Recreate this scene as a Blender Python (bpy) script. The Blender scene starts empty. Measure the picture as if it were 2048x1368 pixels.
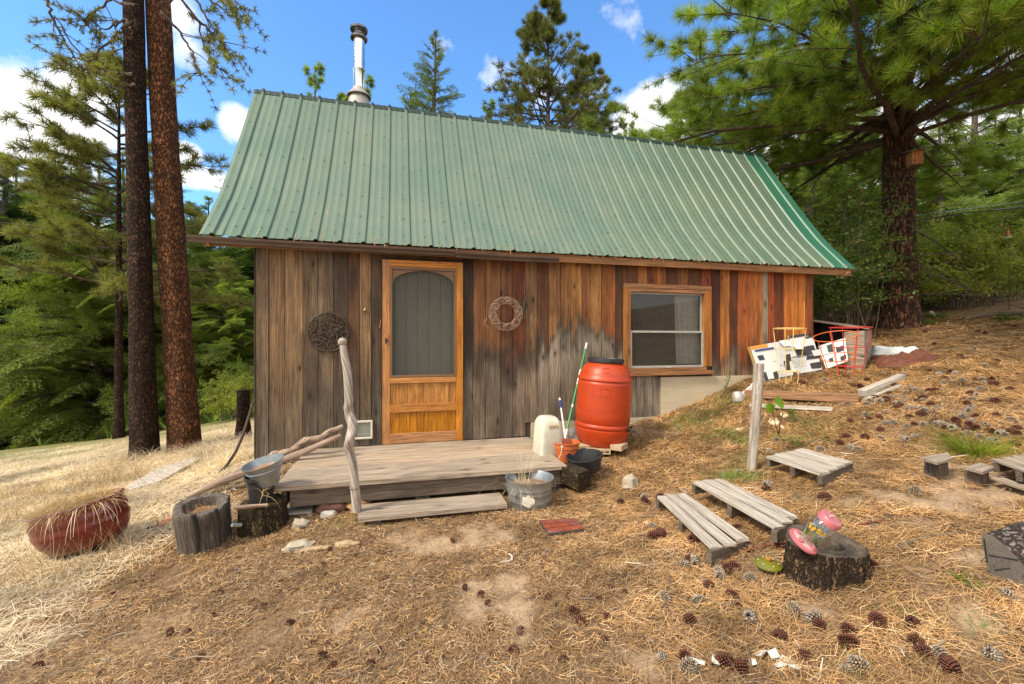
import bpy, math, random
import numpy as np
from mathutils import Vector, Matrix, noise as mnoise
random.seed(7); rng = np.random.default_rng(7)
PI = math.pi; R = math.radians
S = bpy.context.scene; COL = S.collection
# ---------------------------------------------------------------- camera, sky, sun, exposure
F, TH, V0 = 884.14, 0.2526, 681.37          # focal length in photo pixels, heading, horizon row
CT, ST = math.cos(TH), math.sin(TH)
cd = bpy.data.cameras.new("camera"); cam = bpy.data.objects.new("camera", cd); COL.objects.link(cam)
cam.location = (0, 0, 0); cam.rotation_euler = (PI / 2, 0, -TH)
cd.sensor_width = 36; cd.lens = 36 * F / 2048; cd.shift_y = -0.00128; cd.clip_start = 0.05; cd.clip_end = 2000
S.camera = cam
S.view_settings.view_transform = 'Standard'; S.view_settings.look = 'None'
S.view_settings.gamma = 1; S.view_settings.exposure = 0.56
S.cycles.max_bounces = 6; S.cycles.diffuse_bounces = 3; S.cycles.glossy_bounces = 3
S.cycles.transparent_max_bounces = 8; S.cycles.transmission_bounces = 4
SUN_EL, SUN_AZ = 47, 250                      # degrees; azimuth clockwise from +Y
def ray(u, v):
    x, z = (u - 1024) / F, (V0 - v) / F
    d = np.array([x * CT + ST, -x * ST + CT, z]); return d
world = bpy.data.worlds.new("World"); S.world = world; world.use_nodes = True
nt = world.node_tree; nt.nodes.clear()
def nd(nt, t, ins=None, **pr):
    n = nt.nodes.new(t)
    for k, v in pr.items(): setattr(n, k, v)
    for k, v in (ins or {}).items():
        s = n.inputs[k]
        if isinstance(v, bpy.types.NodeSocket): nt.links.new(v, s)
        else: s.default_value = v
    return n
def math_(nt, op, a, b=0.0, clamp=False):
    return nd(nt, 'ShaderNodeMath', {0: a, 1: b}, operation=op, use_clamp=clamp).outputs[0]
sky = nd(nt, 'ShaderNodeTexSky', sky_type='NISHITA', sun_disc=False, sun_elevation=R(SUN_EL), sun_rotation=R(SUN_AZ), altitude=800, air_density=1.0, dust_density=0.6, ozone_density=3.0)
tc = nd(nt, 'ShaderNodeTexCoord').outputs['Generated']
n1 = nd(nt, 'ShaderNodeTexNoise', {'Vector': tc, 'Scale': 7.0, 'Detail': 9.0, 'Roughness': 0.62}).outputs['Fac']
cloud = None
#      u,   v,  radius, flatten
for (u, v, r, k) in [(75, 218, .125, 1.5), (150, 185, .07, 1.2), (0, 270, .10, 2.0), (110, 275, .09, 3), (-160, 250, .15, 1.6), (60, 395, .09, 2.4), (410, 360, .08, 3.2), (368, 305, .035, 1.6),
                     (475, 245, .04, 1.0), (100, 465, .14, 2), (365, 25, .05, 1.0), (375, 100, .035, 1.0), (1290, 245, .12, 1.5), (1200, 165, .10, 2.2), (1240, 45, .06, 1.2),
                     (1000, 140, .09, 2.2), (880, 90, .05, 1.5), (1080, 170, .08, 2), (1700, 330, .26, 1.7), (1980, 330, .3, 1.6), (2400, 250, .5, 1.4), (-600, 300, .4, 1.5)]:
    d = ray(u, v); d /= np.linalg.norm(d)
    a = nd(nt, 'ShaderNodeVectorMath', {0: tc, 1: tuple(d)}, operation='SUBTRACT').outputs[0]
    b = nd(nt, 'ShaderNodeVectorMath', {0: a, 1: (1, 1, k)}, operation='MULTIPLY').outputs[0]
    l = nd(nt, 'ShaderNodeVectorMath', {0: b}, operation='LENGTH').outputs['Value']
    wisp = 0.42 if (800 < u < 1250 and v < 200) or (350 < u < 400 and v < 200) else 1.0
    m = math_(nt, 'MULTIPLY', math_(nt, 'SUBTRACT', 1.0, math_(nt, 'DIVIDE', l, r)), wisp)
    cloud = m if cloud is None else math_(nt, 'MAXIMUM', cloud, m)
cl = math_(nt, 'ADD', cloud, math_(nt, 'MULTIPLY', math_(nt, 'SUBTRACT', n1, 0.56), 1.7))
# broad cloud cover behind the camera and overhead gives the soft light
n2 = nd(nt, 'ShaderNodeTexNoise', {'Vector': tc, 'Scale': 2.2, 'Detail': 5.0, 'Roughness': 0.6}).outputs['Fac']
back = nd(nt, 'ShaderNodeVectorMath', {0: tc, 1: (-ST * .8, -CT * .8, 0.5)}, operation='DOT_PRODUCT').outputs['Value']
bk = math_(nt, 'ADD', math_(nt, 'MULTIPLY', back, 1.6), math_(nt, 'MULTIPLY', math_(nt, 'SUBTRACT', n2, 0.55), 2.5))
cl = math_(nt, 'MAXIMUM', math_(nt, 'MULTIPLY', cl, 2.2, True), math_(nt, 'MULTIPLY', bk, 1.2, True))
clc = nd(nt, 'ShaderNodeMix', {0: n1, 6: (6.6, 6.7, 7.2, 1), 7: (11.5, 11.0, 10.4, 1)}, data_type='RGBA').outputs[2]
tint = nd(nt, 'ShaderNodeMix', {0: 1.0, 6: sky.outputs[0], 7: (1.20, 1.75, 2.10, 1)}, data_type='RGBA', blend_type='MULTIPLY').outputs[2]
skyc = nd(nt, 'ShaderNodeMix', {0: cl, 6: tint, 7: clc}, data_type='RGBA').outputs[2]
bg = nd(nt, 'ShaderNodeBackground', {'Color': skyc, 'Strength': 0.115})
nt.links.new(bg.outputs[0], nd(nt, 'ShaderNodeOutputWorld').inputs[0])
sd = bpy.data.lights.new("sun", 'SUN'); sd.energy = 3.0; sd.angle = R(12); sd.color = (1, .89, .70)
sun = bpy.data.objects.new("sun", sd); COL.objects.link(sun)
sdir = Vector((math.sin(R(SUN_AZ)) * math.cos(R(SUN_EL)), math.cos(R(SUN_AZ)) * math.cos(R(SUN_EL)), math.sin(R(SUN_EL))))
sun.rotation_euler = sdir.to_track_quat('Z', 'Y').to_euler()

# ---------------------------------------------------------------- materials
def lin(c):
    c = np.array(c, float) / 255.
    return tuple(np.where(c <= .04045, c / 12.92, ((c + .055) / 1.055) ** 2.4)) + (1.,)
def mixc(nt, f, a, b, bt='MIX'):
    return nd(nt, 'ShaderNodeMix', {0: f, 6: a, 7: b}, data_type='RGBA', blend_type=bt).outputs[2]
def ramp(nt, f, lo, hi):
    return nd(nt, 'ShaderNodeMapRange', {0: f, 1: lo, 2: hi, 3: 0., 4: 1.}, clamp=True, interpolation_type='SMOOTHSTEP').outputs[0]
def C4(c): return c if len(c) == 4 else tuple(c) + (1.,)
def mat(name, c1, c2=None, c3=None, sc=(8, 8, 8), rough=.7, metal=0., bump=.3, bd=.01, isl=.0, f3=(.62, .75), knots=False, spec=.5, coord='g', attr=None, sc3=None, grain=None, coat=0., alpha=None, roughvar=0.):
    """c1..c2 by stretched noise, c3 in patches; isl varies whole pieces; attr multiplies a stored colour"""
    m = bpy.data.materials.new(name); m.use_nodes = True; t = m.node_tree
    bs = t.nodes['Principled BSDF']
    if coord == 'g': co = nd(t, 'ShaderNodeAttribute', attribute_name='g').outputs['Vector']
    else: co = nd(t, 'ShaderNodeTexCoord').outputs['Object']
    v1 = nd(t, 'ShaderNodeVectorMath', {0: co, 1: sc}, operation='MULTIPLY').outputs[0]
    a = nd(t, 'ShaderNodeTexNoise', {'Vector': v1, 'Scale': 1., 'Detail': 7., 'Roughness': .65, 'Distortion': .4}).outputs['Fac']
    col = mixc(t, ramp(t, a, .3, .7), C4(c1), C4(c2 or c1))
    h = a
    if grain:   # fine fibres along x
        v2 = nd(t, 'ShaderNodeVectorMath', {0: co, 1: (3, grain, grain)}, operation='MULTIPLY').outputs[0]
        g2 = nd(t, 'ShaderNodeTexNoise', {'Vector': v2, 'Scale': 1., 'Detail': 5., 'Roughness': .7, 'Distortion': .8}).outputs['Fac']
        col = mixc(t, ramp(t, g2, .38, .62), mixc(t, 1., col, (.50, .47, .44, 1), 'MULTIPLY'), mixc(t, 1., col, (1.18, 1.16, 1.12, 1), 'MULTIPLY'))
        h = math_(t, 'ADD', h, g2)
    if c3 is not None:
        s3 = sc3 or tuple(x * .35 for x in sc)
        v3 = nd(t, 'ShaderNodeVectorMath', {0: co, 1: s3}, operation='MULTIPLY').outputs[0]
        b = nd(t, 'ShaderNodeTexNoise', {'Vector': v3, 'Scale': 1., 'Detail': 5., 'Roughness': .6}).outputs['Fac']
        col = mixc(t, ramp(t, b, f3[0], f3[1]), col, C4(c3))
    if knots:
        vk = nd(t, 'ShaderNodeVectorMath', {0: co, 1: (4.2, 10, 10)}, operation='MULTIPLY').outputs[0]
        vo = nd(t, 'ShaderNodeTexVoronoi', {'Vector': vk, 'Scale': 1., 'Randomness': 1.}).outputs['Distance']
        vn = nd(t, 'ShaderNodeTexVoronoi', {'Vector': vk, 'Scale': 1., 'Randomness': 1.}); on = math_(t, 'GREATER_THAN', nd(t, 'ShaderNodeSeparateColor', {0: vn.outputs['Color']}).outputs[0], .62)
        k = nd(t, 'ShaderNodeMapRange', {0: vo, 1: .10, 2: .17, 3: 1., 4: 0.}, clamp=True).outputs[0]
        k2 = nd(t, 'ShaderNodeMapRange', {0: vo, 1: .10, 2: .34, 3: .45, 4: 0.}, clamp=True).outputs[0]
        col = mixc(t, math_(t, 'MULTIPLY', on, math_(t, 'MAXIMUM', math_(t, 'MULTIPLY', k, .85), k2)), col, (.045, .022, .010, 1))
    if attr:
        ca = nd(t, 'ShaderNodeAttribute', attribute_name=attr).outputs['Color']
        col = mixc(t, 1., col, ca, 'MULTIPLY')
    if isl:
        ri = nd(t, 'ShaderNodeNewGeometry').outputs['Random Per Island']
        mul = nd(t, 'ShaderNodeMapRange', {0: ri, 1: 0., 2: 1., 3: 1 - isl, 4: 1 + isl * .7}).outputs[0]
        hs = nd(t, 'ShaderNodeHueSaturation', {'Color': col, 'Value': mul, 'Saturation': math_(t, 'ADD', .85, math_(t, 'MULTIPLY', ri, .3))})
        col = hs.outputs[0]
    t.links.new(col, bs.inputs['Base Color'])
    bs.inputs['Roughness'].default_value = rough; bs.inputs['Metallic'].default_value = metal
    bs.inputs['Specular IOR Level'].default_value = spec
    if roughvar: t.links.new(math_(t, 'ADD', rough - roughvar / 2, math_(t, 'MULTIPLY', a, roughvar)), bs.inputs['Roughness'])
    if coat: bs.inputs['Coat Weight'].default_value = coat
    if bump:
        bp = nd(t, 'ShaderNodeBump', {'Height': h, 'Strength': bump, 'Distance': bd})
        t.links.new(bp.outputs[0], bs.inputs['Normal'])
    if alpha is not None: bs.inputs['Alpha'].default_value = alpha
    return m
def leafmat(name, c1, c2, isl=.35, trans=.35, c3=None, clump=None):
    m = bpy.data.materials.new(name); m.use_nodes = True; t = m.node_tree; t.nodes.clear()
    ri = nd(t, 'ShaderNodeNewGeometry').outputs['Random Per Island']
    col = mixc(t, ri, C4(c1), C4(c2))
    if c3:
        w = nd(t, 'ShaderNodeTexWhiteNoise', {'W': ri}, noise_dimensions='1D').outputs['Value']
        col = mixc(t, math_(t, 'GREATER_THAN', w, .93), col, C4(c3))
    co = nd(t, 'ShaderNodeTexCoord').outputs['Object']
    a = nd(t, 'ShaderNodeTexNoise', {'Vector': co, 'Scale': clump or 1.4, 'Detail': 3.}).outputs['Fac']
    oi = nd(t, 'ShaderNodeObjectInfo').outputs['Random']
    val = math_(t, 'MULTIPLY', nd(t, 'ShaderNodeMapRange', {0: a, 1: .32, 2: .68, 3: .55, 4: 1.4}).outputs[0], math_(t, 'ADD', .8, math_(t, 'MULTIPLY', oi, .4)))
    hs = nd(t, 'ShaderNodeHueSaturation', {'Color': col, 'Value': val}).outputs[0]
    d = nd(t, 'ShaderNodeBsdfDiffuse', {'Color': hs}).outputs[0]
    tl = nd(t, 'ShaderNodeBsdfTranslucent', {'Color': mixc(t, 1., hs, (1.3, 1.4, .6, 1), 'MULTIPLY')}).outputs[0]
    ms = nd(t, 'ShaderNodeMixShader', {0: trans, 1: d, 2: tl}).outputs[0]
    gl = nd(t, 'ShaderNodeBsdfGlossy', {'Color': (1, 1, 1, 1), 'Roughness': .45}).outputs[0]
    ms = nd(t, 'ShaderNodeMixShader', {0: .018, 1: ms, 2: gl}).outputs[0]
    t.links.new(ms, nd(t, 'ShaderNodeOutputMaterial').inputs[0])
    return m
def barkmat(name, plate, plate2, crack, ks=22., kl=7., wd=.16, disp=.03):
    """plates of bark between dark cracks, stretched along the trunk"""
    m = bpy.data.materials.new(name); m.use_nodes = True; t = m.node_tree; bs = t.nodes['Principled BSDF']
    co = nd(t, 'ShaderNodeAttribute', attribute_name='g').outputs['Vector']
    wn = nd(t, 'ShaderNodeTexNoise', {'Vector': co, 'Scale': 14., 'Detail': 4.}).outputs['Color']
    cw = nd(t, 'ShaderNodeVectorMath', {0: co, 1: nd(t, 'ShaderNodeVectorMath', {0: wn, 1: (.07, .07, .07)}, operation='MULTIPLY').outputs[0]}, operation='ADD').outputs[0]
    v = nd(t, 'ShaderNodeVectorMath', {0: cw, 1: (kl, ks, ks)}, operation='MULTIPLY').outputs[0]
    e = nd(t, 'ShaderNodeTexVoronoi', {'Vector': v, 'Scale': 1.}, feature='DISTANCE_TO_EDGE').outputs['Distance']
    c = nd(t, 'ShaderNodeSeparateColor', {0: nd(t, 'ShaderNodeTexVoronoi', {'Vector': v, 'Scale': 1.}).outputs['Color']}).outputs[0]
    f = nd(t, 'ShaderNodeTexNoise', {'Vector': co, 'Scale': 70., 'Detail': 5., 'Roughness': .7}).outputs['Fac']
    big = nd(t, 'ShaderNodeTexNoise', {'Vector': co, 'Scale': 5., 'Detail': 3.}).outputs['Fac']
    col = mixc(t, c, C4(plate), C4(plate2)); col = mixc(t, ramp(t, f, .35, .65), mixc(t, 1., col, (.45, .42, .40, 1), 'MULTIPLY'), mixc(t, 1., col, (1.25, 1.2, 1.15, 1), 'MULTIPLY'))
    col = mixc(t, ramp(t, big, .35, .65), mixc(t, 1., col, (.6, .6, .6, 1), 'MULTIPLY'), col)
    k = ramp(t, math_(t, 'ADD', e, math_(t, 'MULTIPLY', math_(t, 'SUBTRACT', f, .5), .60)), -.01, wd * 1.2)
    col = mixc(t, k, C4(crack), col); t.links.new(col, bs.inputs['Base Color']); bs.inputs['Roughness'].default_value = .95; bs.inputs['Specular IOR Level'].default_value = .2
    h = math_(t, 'ADD', math_(t, 'MULTIPLY', k, 1.), math_(t, 'ADD', math_(t, 'MULTIPLY', f, .5), math_(t, 'MULTIPLY', c, .5)))
    t.links.new(nd(t, 'ShaderNodeBump', {'Height': h, 'Strength': 1., 'Distance': disp}).outputs[0], bs.inputs['Normal']); return m
MT = {}
def setup_mats():
    g = MT
    g['grey_wood'] = mat('weathered_grey_wood', (.50, .41, .32), (.34, .27, .205), (.50, .32, .18), sc=(2, 26, 26), rough=.85, grain=130, bump=.5, bd=.004, isl=.22, knots=True)
    g['pallet_wood'] = mat('pallet_wood', (.66, .60, .52), (.48, .42, .35), (.22, .18, .14), sc=(2, 22, 22), rough=.85, grain=150, bump=.5, bd=.004, isl=.2, f3=(.6, .8))
    g['dark_wood'] = mat('damp_dark_wood', (.20, .15, .11), (.12, .09, .065), (.25, .17, .10), sc=(2, 20, 20), rough=.85, grain=120, bump=.5, bd=.004, isl=.2, knots=True)
    g['door_wood'] = mat('varnished_door_wood', (.60, .27, .065), (.44, .17, .035), (.66, .36, .11), sc=(2.5, 20, 20), rough=.45, grain=110, bump=.2, bd=.002, isl=.12)
    g['panel_wood'] = mat('varnished_panel_wood', (.56, .27, .075), (.36, .15, .035), (.20, .11, .05), sc=(3, 14, 14), rough=.4, grain=80, bump=.2, bd=.002, isl=.12, f3=(.6, .68))
    g['trim_wood'] = mat('window_trim_wood', (.44, .20, .07), (.28, .12, .045), (.16, .11, .08), sc=(2, 16, 16), rough=.7, grain=120, bump=.4, bd=.003, isl=.12, knots=True)
    g['beam_wood'] = mat('brown_beam_wood', (.42, .22, .10), (.30, .15, .07), (.34, .25, .16), sc=(2, 16, 16), rough=.8, grain=100, bump=.4, bd=.004, isl=.15)
    g['driftwood'] = mat('bleached_driftwood', (.55, .50, .45), (.36, .30, .25), (.22, .16, .12), sc=(4, 18, 18), rough=.8, grain=70, bump=.6, bd=.006)
    g['driftwood_tan'] = mat('tan_driftwood', (.46, .35, .27), (.28, .19, .14), (.20, .12, .10), sc=(4, 18, 18), rough=.75, grain=70, bump=.5, bd=.006)
    g['wall_wood'] = mat('cabin_board_wood', (1.05, 1.05, 1.05), (.62, .60, .58), (.50, .42, .36), sc=(2.0, 18, 18), rough=.72, grain=105, bump=.5, bd=.004, attr='col', knots=True, f3=(.60, .74), sc3=(1.1, 9, 9))
    g['bark_dark'] = barkmat('dark_pine_bark', (.15, .085, .052), (.075, .045, .032), (.024, .015, .011), 34., 13., .20, .03)
    g['bark_red'] = barkmat('orange_pine_bark', (.42, .19, .085), (.19, .085, .045), (.075, .038, .024), 30., 11., .16, .03)
    g['bark_big'] = barkmat('plated_pine_bark', (.44, .22, .12), (.16, .088, .056), (.045, .028, .020), 24., 4.2, .22, .05)
    g['bark_grey'] = mat('grey_brown_bark', (.13, .10, .08), (.05, .038, .03), sc=(8, 30, 30), rough=.95, bump=.6, bd=.02)
    g['twig'] = mat('bare_twigs', (.11, .075, .055), (.05, .035, .028), sc=(10, 10, 10), rough=.9, bump=0)
    g['twig_pale'] = mat('pale_shrub_stems', (.15, .115, .08), (.08, .06, .045), sc=(10, 10, 10), rough=.9, bump=0)
    g['green_metal'] = mat('faded_green_metal', (.105, .170, .125), (.150, .200, .140), (.165, .20, .145), sc=(1.2, .5, 1.2), rough=.42, bump=0, spec=.45, f3=(.55, .8), sc3=(.5, .25, .5), roughvar=.15, attr='col')
    g['galv'] = mat('galvanised_steel', (.42, .46, .47), (.30, .34, .36), (.50, .53, .53), sc=(14, 14, 14), rough=.42, metal=.75, bump=.1, bd=.002)
    g['steel'] = mat('shiny_stove_pipe', (.80, .80, .80), (.70, .70, .70), sc=(6, 6, 2), rough=.14, metal=1., bump=.05, bd=.003)
    g['dull_metal'] = mat('dull_flashing', (.52, .50, .46), (.40, .38, .34), (.35, .20, .10), sc=(9, 9, 9), rough=.6, metal=.5, bump=.1, f3=(.66, .75))
    g['gutter'] = mat('brown_gutter', (.075, .046, .032), (.11, .075, .055), (.20, .14, .10), sc=(4, 4, 9), rough=.45, bump=.1)
    g['concrete'] = mat('pale_concrete', (.60, .52, .37), (.48, .40, .27), (.36, .30, .20), sc=(1.2, 7, 7), rough=.9, bump=.4, bd=.008, f3=(.58, .8))
    g['grey_paint'] = mat('grey_green_paint', (.17, .165, .13), (.145, .14, .11), sc=(6, 20, 20), rough=.6, bump=.1)
    g['plaque'] = mat('dark_bronze', (.10, .075, .05), (.05, .038, .027), (.15, .11, .07), sc=(20, 20, 20), rough=.5, metal=.5, bump=.3)
    g['brass'] = mat('old_brass', (.45, .34, .14), (.30, .22, .09), sc=(30, 30, 30), rough=.4, metal=.7, bump=0)
    g['white_plastic'] = mat('cream_plastic', (.68, .65, .54), (.58, .54, .43), (.50, .42, .28), sc=(7, 7, 7), rough=.45, bump=.05, f3=(.6, .85))
    g['white'] = mat('white_paint', (.78, .77, .72), (.66, .64, .58), sc=(9, 9, 9), rough=.5, bump=.05)
    g['alu'] = mat('window_aluminium', (.50, .50, .46), (.40, .40, .36), sc=(9, 9, 9), rough=.45, metal=.3, bump=0)
    g['flap'] = mat('flap_plastic', (.26, .28, .23), (.20, .21, .17), sc=(9, 9, 9), rough=.35, bump=0)
    g['barrel'] = mat('red_orange_plastic', (.50, .054, .008), (.40, .042, .007), (.38, .10, .04), sc=(9, 5, 5), rough=.42, bump=.12, bd=.004, f3=(.58, .82), sc3=(7, 4, 4), roughvar=.25)
    g['bucket'] = mat('orange_bucket_plastic', (.58, .14, .04), (.50, .11, .03), sc=(6, 6, 6), rough=.5, bump=.05)
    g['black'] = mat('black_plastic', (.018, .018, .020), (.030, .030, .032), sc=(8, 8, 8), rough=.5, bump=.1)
    g['rubber'] = mat('black_rubber', (.014, .015, .017), (.03, .032, .034), sc=(12, 12, 12), rough=.55, bump=.15)
    g['green_pole'] = mat('green_plastic', (.02, .28, .08), (.02, .22, .06), sc=(6, 6, 6), rough=.35, bump=0)
    g['blue'] = mat('blue_plastic', (.02, .05, .25), sc=(6, 6, 6), rough=.4, bump=0)
    g['clear_grey'] = mat('grey_plastic', (.26, .26, .25), (.18, .18, .17), sc=(6, 6, 6), rough=.3, bump=0)
    g['paver'] = mat('tan_paver', (.55, .42, .27), (.42, .31, .19), sc=(18, 18, 18), rough=.9, bump=.3)
    g['planter'] = mat('red_planter_glaze', (.15, .009, .006), (.10, .007, .005), (.24, .04, .02), sc=(6, 6, 6), rough=.30, bump=.08, f3=(.6, .8), coat=.3)
    g['stump'] = barkmat('rotten_stump_wood', (.32, .21, .12), (.14, .095, .058), (.030, .020, .014), 60., 5., .30, .02)
    g['stump_top'] = mat('weathered_stump_top', (.14, .105, .075), (.055, .042, .03), (.36, .27, .18), sc=(30, 30, 30), rough=.95, bump=1., bd=.012, f3=(.66, .73), sc3=(48, 48, 48))
    g['hollow'] = mat('grey_hollow_log_wood', (.17, .145, .12), (.085, .07, .056), (.22, .16, .11), sc=(4, 20, 20), rough=.9, grain=60, bump=.7, bd=.01)
    g['moss'] = barkmat('mossy_stump_wood', (.20, .155, .07), (.11, .08, .04), (.03, .022, .014), 40., 5., .3, .012)
    g['dull_steel'] = mat('dark_steel_cap', (.22, .22, .22), (.12, .12, .12), sc=(9, 9, 9), rough=.35, metal=.9, bump=.05)
    g['log_bark'] = barkmat('pale_flaky_bark', (.46, .40, .36), (.26, .20, .17), (.06, .045, .04), 30., 12., .2, .02)
    g['log_end'] = mat('grey_log_end', (.17, .145, .115), (.095, .08, .065), (.035, .03, .028), sc=(9, 9, 60), rough=.9, bump=.5, bd=.008, f3=(.62, .66), sc3=(3, 3, 22))
    g['soil'] = mat('dry_soil', (.28, .17, .09), (.15, .09, .05), sc=(30, 30, 30), rough=1., bump=.6, bd=.01)
    g['rust_water'] = mat('rusty_water', (.36, .17, .06), (.28, .12, .04), sc=(8, 8, 8), rough=.15, bump=.03)
    g['rock'] = mat('pale_rock', (.50, .43, .33), (.36, .30, .22), (.25, .20, .15), sc=(14, 14, 14), rough=.9, bump=.5, bd=.01)
    g['rock_white'] = mat('whitish_rock', (.70, .66, .58), (.55, .50, .42), sc=(20, 20, 20), rough=.9, bump=.5, bd=.008)
    g['rock_tan'] = mat('sandy_rock', (.50, .36, .20), (.36, .25, .14), (.60, .48, .28), sc=(12, 12, 12), rough=.9, bump=.5, bd=.01)
    g['block'] = mat('cinder_block', (.36, .32, .25), (.26, .23, .18), sc=(40, 40, 40), rough=1., bump=.5, bd=.004)
    g['redstone'] = mat('red_stone', (.22, .10, .07), (.15, .07, .05), sc=(14, 14, 14), rough=.9, bump=.4)
    g['ochre'] = mat('ochre_stone', (.46, .26, .09), (.34, .18, .07), sc=(14, 14, 14), rough=.9, bump=.4)
    g['brick'] = mat('red_brick_face', (.26, .075, .045), (.18, .05, .032), (.30, .16, .12), sc=(24, 24, 24), rough=.85, bump=.3, isl=.25, f3=(.6, .75))
    g['mortar'] = mat('dark_mortar', (.045, .04, .04), (.07, .06, .055), sc=(24, 24, 24), rough=.9, bump=.2)
    g['bone'] = mat('bleached_bone', (.75, .73, .66), (.62, .58, .50), sc=(20, 20, 20), rough=.6, bump=.2)
    g['feeder_pink'] = mat('pink_plastic', (.52, .15, .17), (.44, .12, .14), sc=(6, 6, 6), rough=.35, bump=0)
    g['feeder_light'] = mat('pale_pink_plastic', (.72, .42, .40), (.68, .36, .35), sc=(6, 6, 6), rough=.35, bump=0)
    g['yellow'] = mat('yellow_paint', (.70, .42, .03), (.62, .34, .02), sc=(6, 6, 6), rough=.4, bump=0)
    g['lime'] = mat('lime_paint', (.22, .34, .04), (.16, .28, .03), sc=(6, 6, 6), rough=.4, bump=0)
    g['olive'] = mat('olive_glaze', (.20, .19, .015), (.13, .13, .012), (.26, .24, .03), sc=(5, 5, 5), rough=.12, bump=.02, coat=.5)
    g['knob'] = mat('amber_knob', (.45, .22, .03), sc=(6, 6, 6), rough=.25, bump=0)
    g['rust'] = mat('rusty_iron', (.24, .075, .035), (.16, .05, .03), (.10, .07, .06), sc=(20, 20, 20), rough=.8, metal=.2, bump=.3)
    g['cage_yellow'] = mat('yellow_cage_wire', (.80, .62, .22), (.72, .52, .16), sc=(8, 8, 8), rough=.4, bump=0)
    g['cage_orange'] = mat('orange_cage_wire', (.80, .16, .03), (.72, .13, .03), sc=(8, 8, 8), rough=.4, bump=0)
    g['cage_red'] = mat('red_cage_wire', (.60, .035, .025), (.50, .03, .02), sc=(8, 8, 8), rough=.4, bump=0)
    g['card_white'] = mat('white_printed_card', (.82, .83, .82), (.74, .75, .74), sc=(5, 5, 5), rough=.6, bump=0)
    g['card_black'] = mat('charcoal_print', (.045, .045, .05), (.06, .06, .065), sc=(6, 6, 6), rough=.6, bump=0)
    g['card_brown'] = mat('kraft_cardboard', (.50, .33, .12), (.42, .27, .10), sc=(8, 8, 8), rough=.9, bump=.1)
    g['card_orange'] = mat('orange_print', (.75, .36, .08), (.70, .30, .05), sc=(8, 8, 8), rough=.6, bump=0)
    g['card_blue'] = mat('blue_print', (.04, .06, .22), sc=(8, 8, 8), rough=.6, bump=0)
    g['tarp'] = mat('brown_tarp', (.20, .075, .045), (.13, .05, .035), sc=(6, 6, 6), rough=.4, bump=.3)
    g['tarp_white'] = mat('silver_tarp', (.62, .66, .68), (.50, .54, .57), sc=(6, 6, 6), rough=.4, bump=.3)
    g['hose'] = mat('black_hose', (.05, .032, .02), (.09, .055, .03), sc=(10, 10, 10), rough=.5, bump=.1)
    g['curtain'] = mat('white_curtain', (.62, .60, .54), (.50, .48, .43), sc=(3, 3, 30), rough=.9, bump=.1)
    g['vine'] = mat('pale_vine_twigs', (.42, .29, .21), (.22, .13, .09), sc=(20, 20, 20), rough=.7, bump=.2)
    g['red_leaf'] = mat('dark_red_petals', (.30, .025, .015), (.22, .02, .012), sc=(8, 8, 8), rough=.6, bump=0)
    g['teal'] = mat('teal_plastic', (.015, .10, .09), sc=(8, 8, 8), rough=.5, bump=0)
    g['birdhouse'] = mat('birdhouse_wood', (.55, .24, .09), (.40, .17, .06), sc=(3, 30, 30), rough=.8, grain=120, bump=.3)
    g['interior'] = mat('dim_room', (.10, .085, .065), (.06, .05, .04), sc=(2, 2, 2), rough=.9, bump=0)
    g['mushroom'] = mat('cream_gourd_skin', (.80, .66, .46), (.68, .48, .28), sc=(30, 30, 30), rough=.6, bump=.1)
    g['cone_brown'] = mat('brown_cone_scales', (.155, .052, .028), (.070, .026, .016), sc=(60, 60, 60), rough=.7, bump=0, isl=.35)
    g['cone_grey'] = mat('grey_tipped_cone_scales', (.50, .42, .32), (.13, .075, .05), sc=(60, 60, 60), rough=.8, bump=0, isl=.5)
    g['straw'] = leafmat('straw_blades', (.68, .50, .28), (.48, .32, .15), trans=.12)
    g['straw_pale'] = leafmat('pale_straw_blades', (.84, .71, .51), (.62, .48, .30), trans=.08)
    g['needles'] = leafmat('fallen_needles', (.60, .36, .155), (.20, .105, .045), trans=.04, c3=(.68, .50, .29), clump=3.2)
    g['needles_old'] = leafmat('trampled_needles', (.54, .36, .20), (.18, .105, .055), trans=.05, c3=(.74, .60, .42), clump=4)
    g['chips'] = leafmat('litter_flakes', (.30, .18, .09), (.10, .06, .035), trans=0., clump=3)
    g['twigs_f'] = leafmat('broken_twigs', (.34, .26, .19), (.10, .065, .045), trans=0., c3=(.6, .52, .42))
    g['pine'] = leafmat('ponderosa_needles', (.27, .34, .052), (.12, .20, .030), trans=.48, c3=(.45, .34, .11))
    g['pine_tan'] = leafmat('tan_pine_needles', (.25, .25, .075), (.14, .17, .043), trans=.38, c3=(.36, .24, .09))
    g['fir'] = leafmat('fir_needles', (.26, .32, .062), (.12, .18, .036), trans=.42, c3=(.40, .30, .08))
    g['fir_dark'] = leafmat('dark_fir_needles', (.115, .180, .045), (.05, .10, .028), trans=.38, c3=(.22, .22, .06))
    g['fir_pale'] = leafmat('pale_fir_needles', (.29, .36, .085), (.16, .23, .05), trans=.45, c3=(.42, .34, .09))
    g['larch'] = leafmat('yellowing_needles', (.24, .28, .065), (.12, .18, .045), trans=.4, c3=(.40, .30, .08))
    g['cone_tree'] = leafmat('olive_pine_needles', (.24, .26, .075), (.13, .16, .045), trans=.35, c3=(.42, .20, .08))
    g['leaf'] = leafmat('shrub_leaves', (.46, .49, .11), (.24, .31, .06), trans=.5, c3=(.52, .40, .10))
    g['leaf_dark'] = leafmat('dark_shrub_leaves', (.17, .25, .05), (.09, .16, .03), trans=.5, c3=(.36, .24, .07))
    g['weed'] = leafmat('weed_leaves', (.26, .34, .09), (.16, .24, .07), trans=.4)
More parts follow.
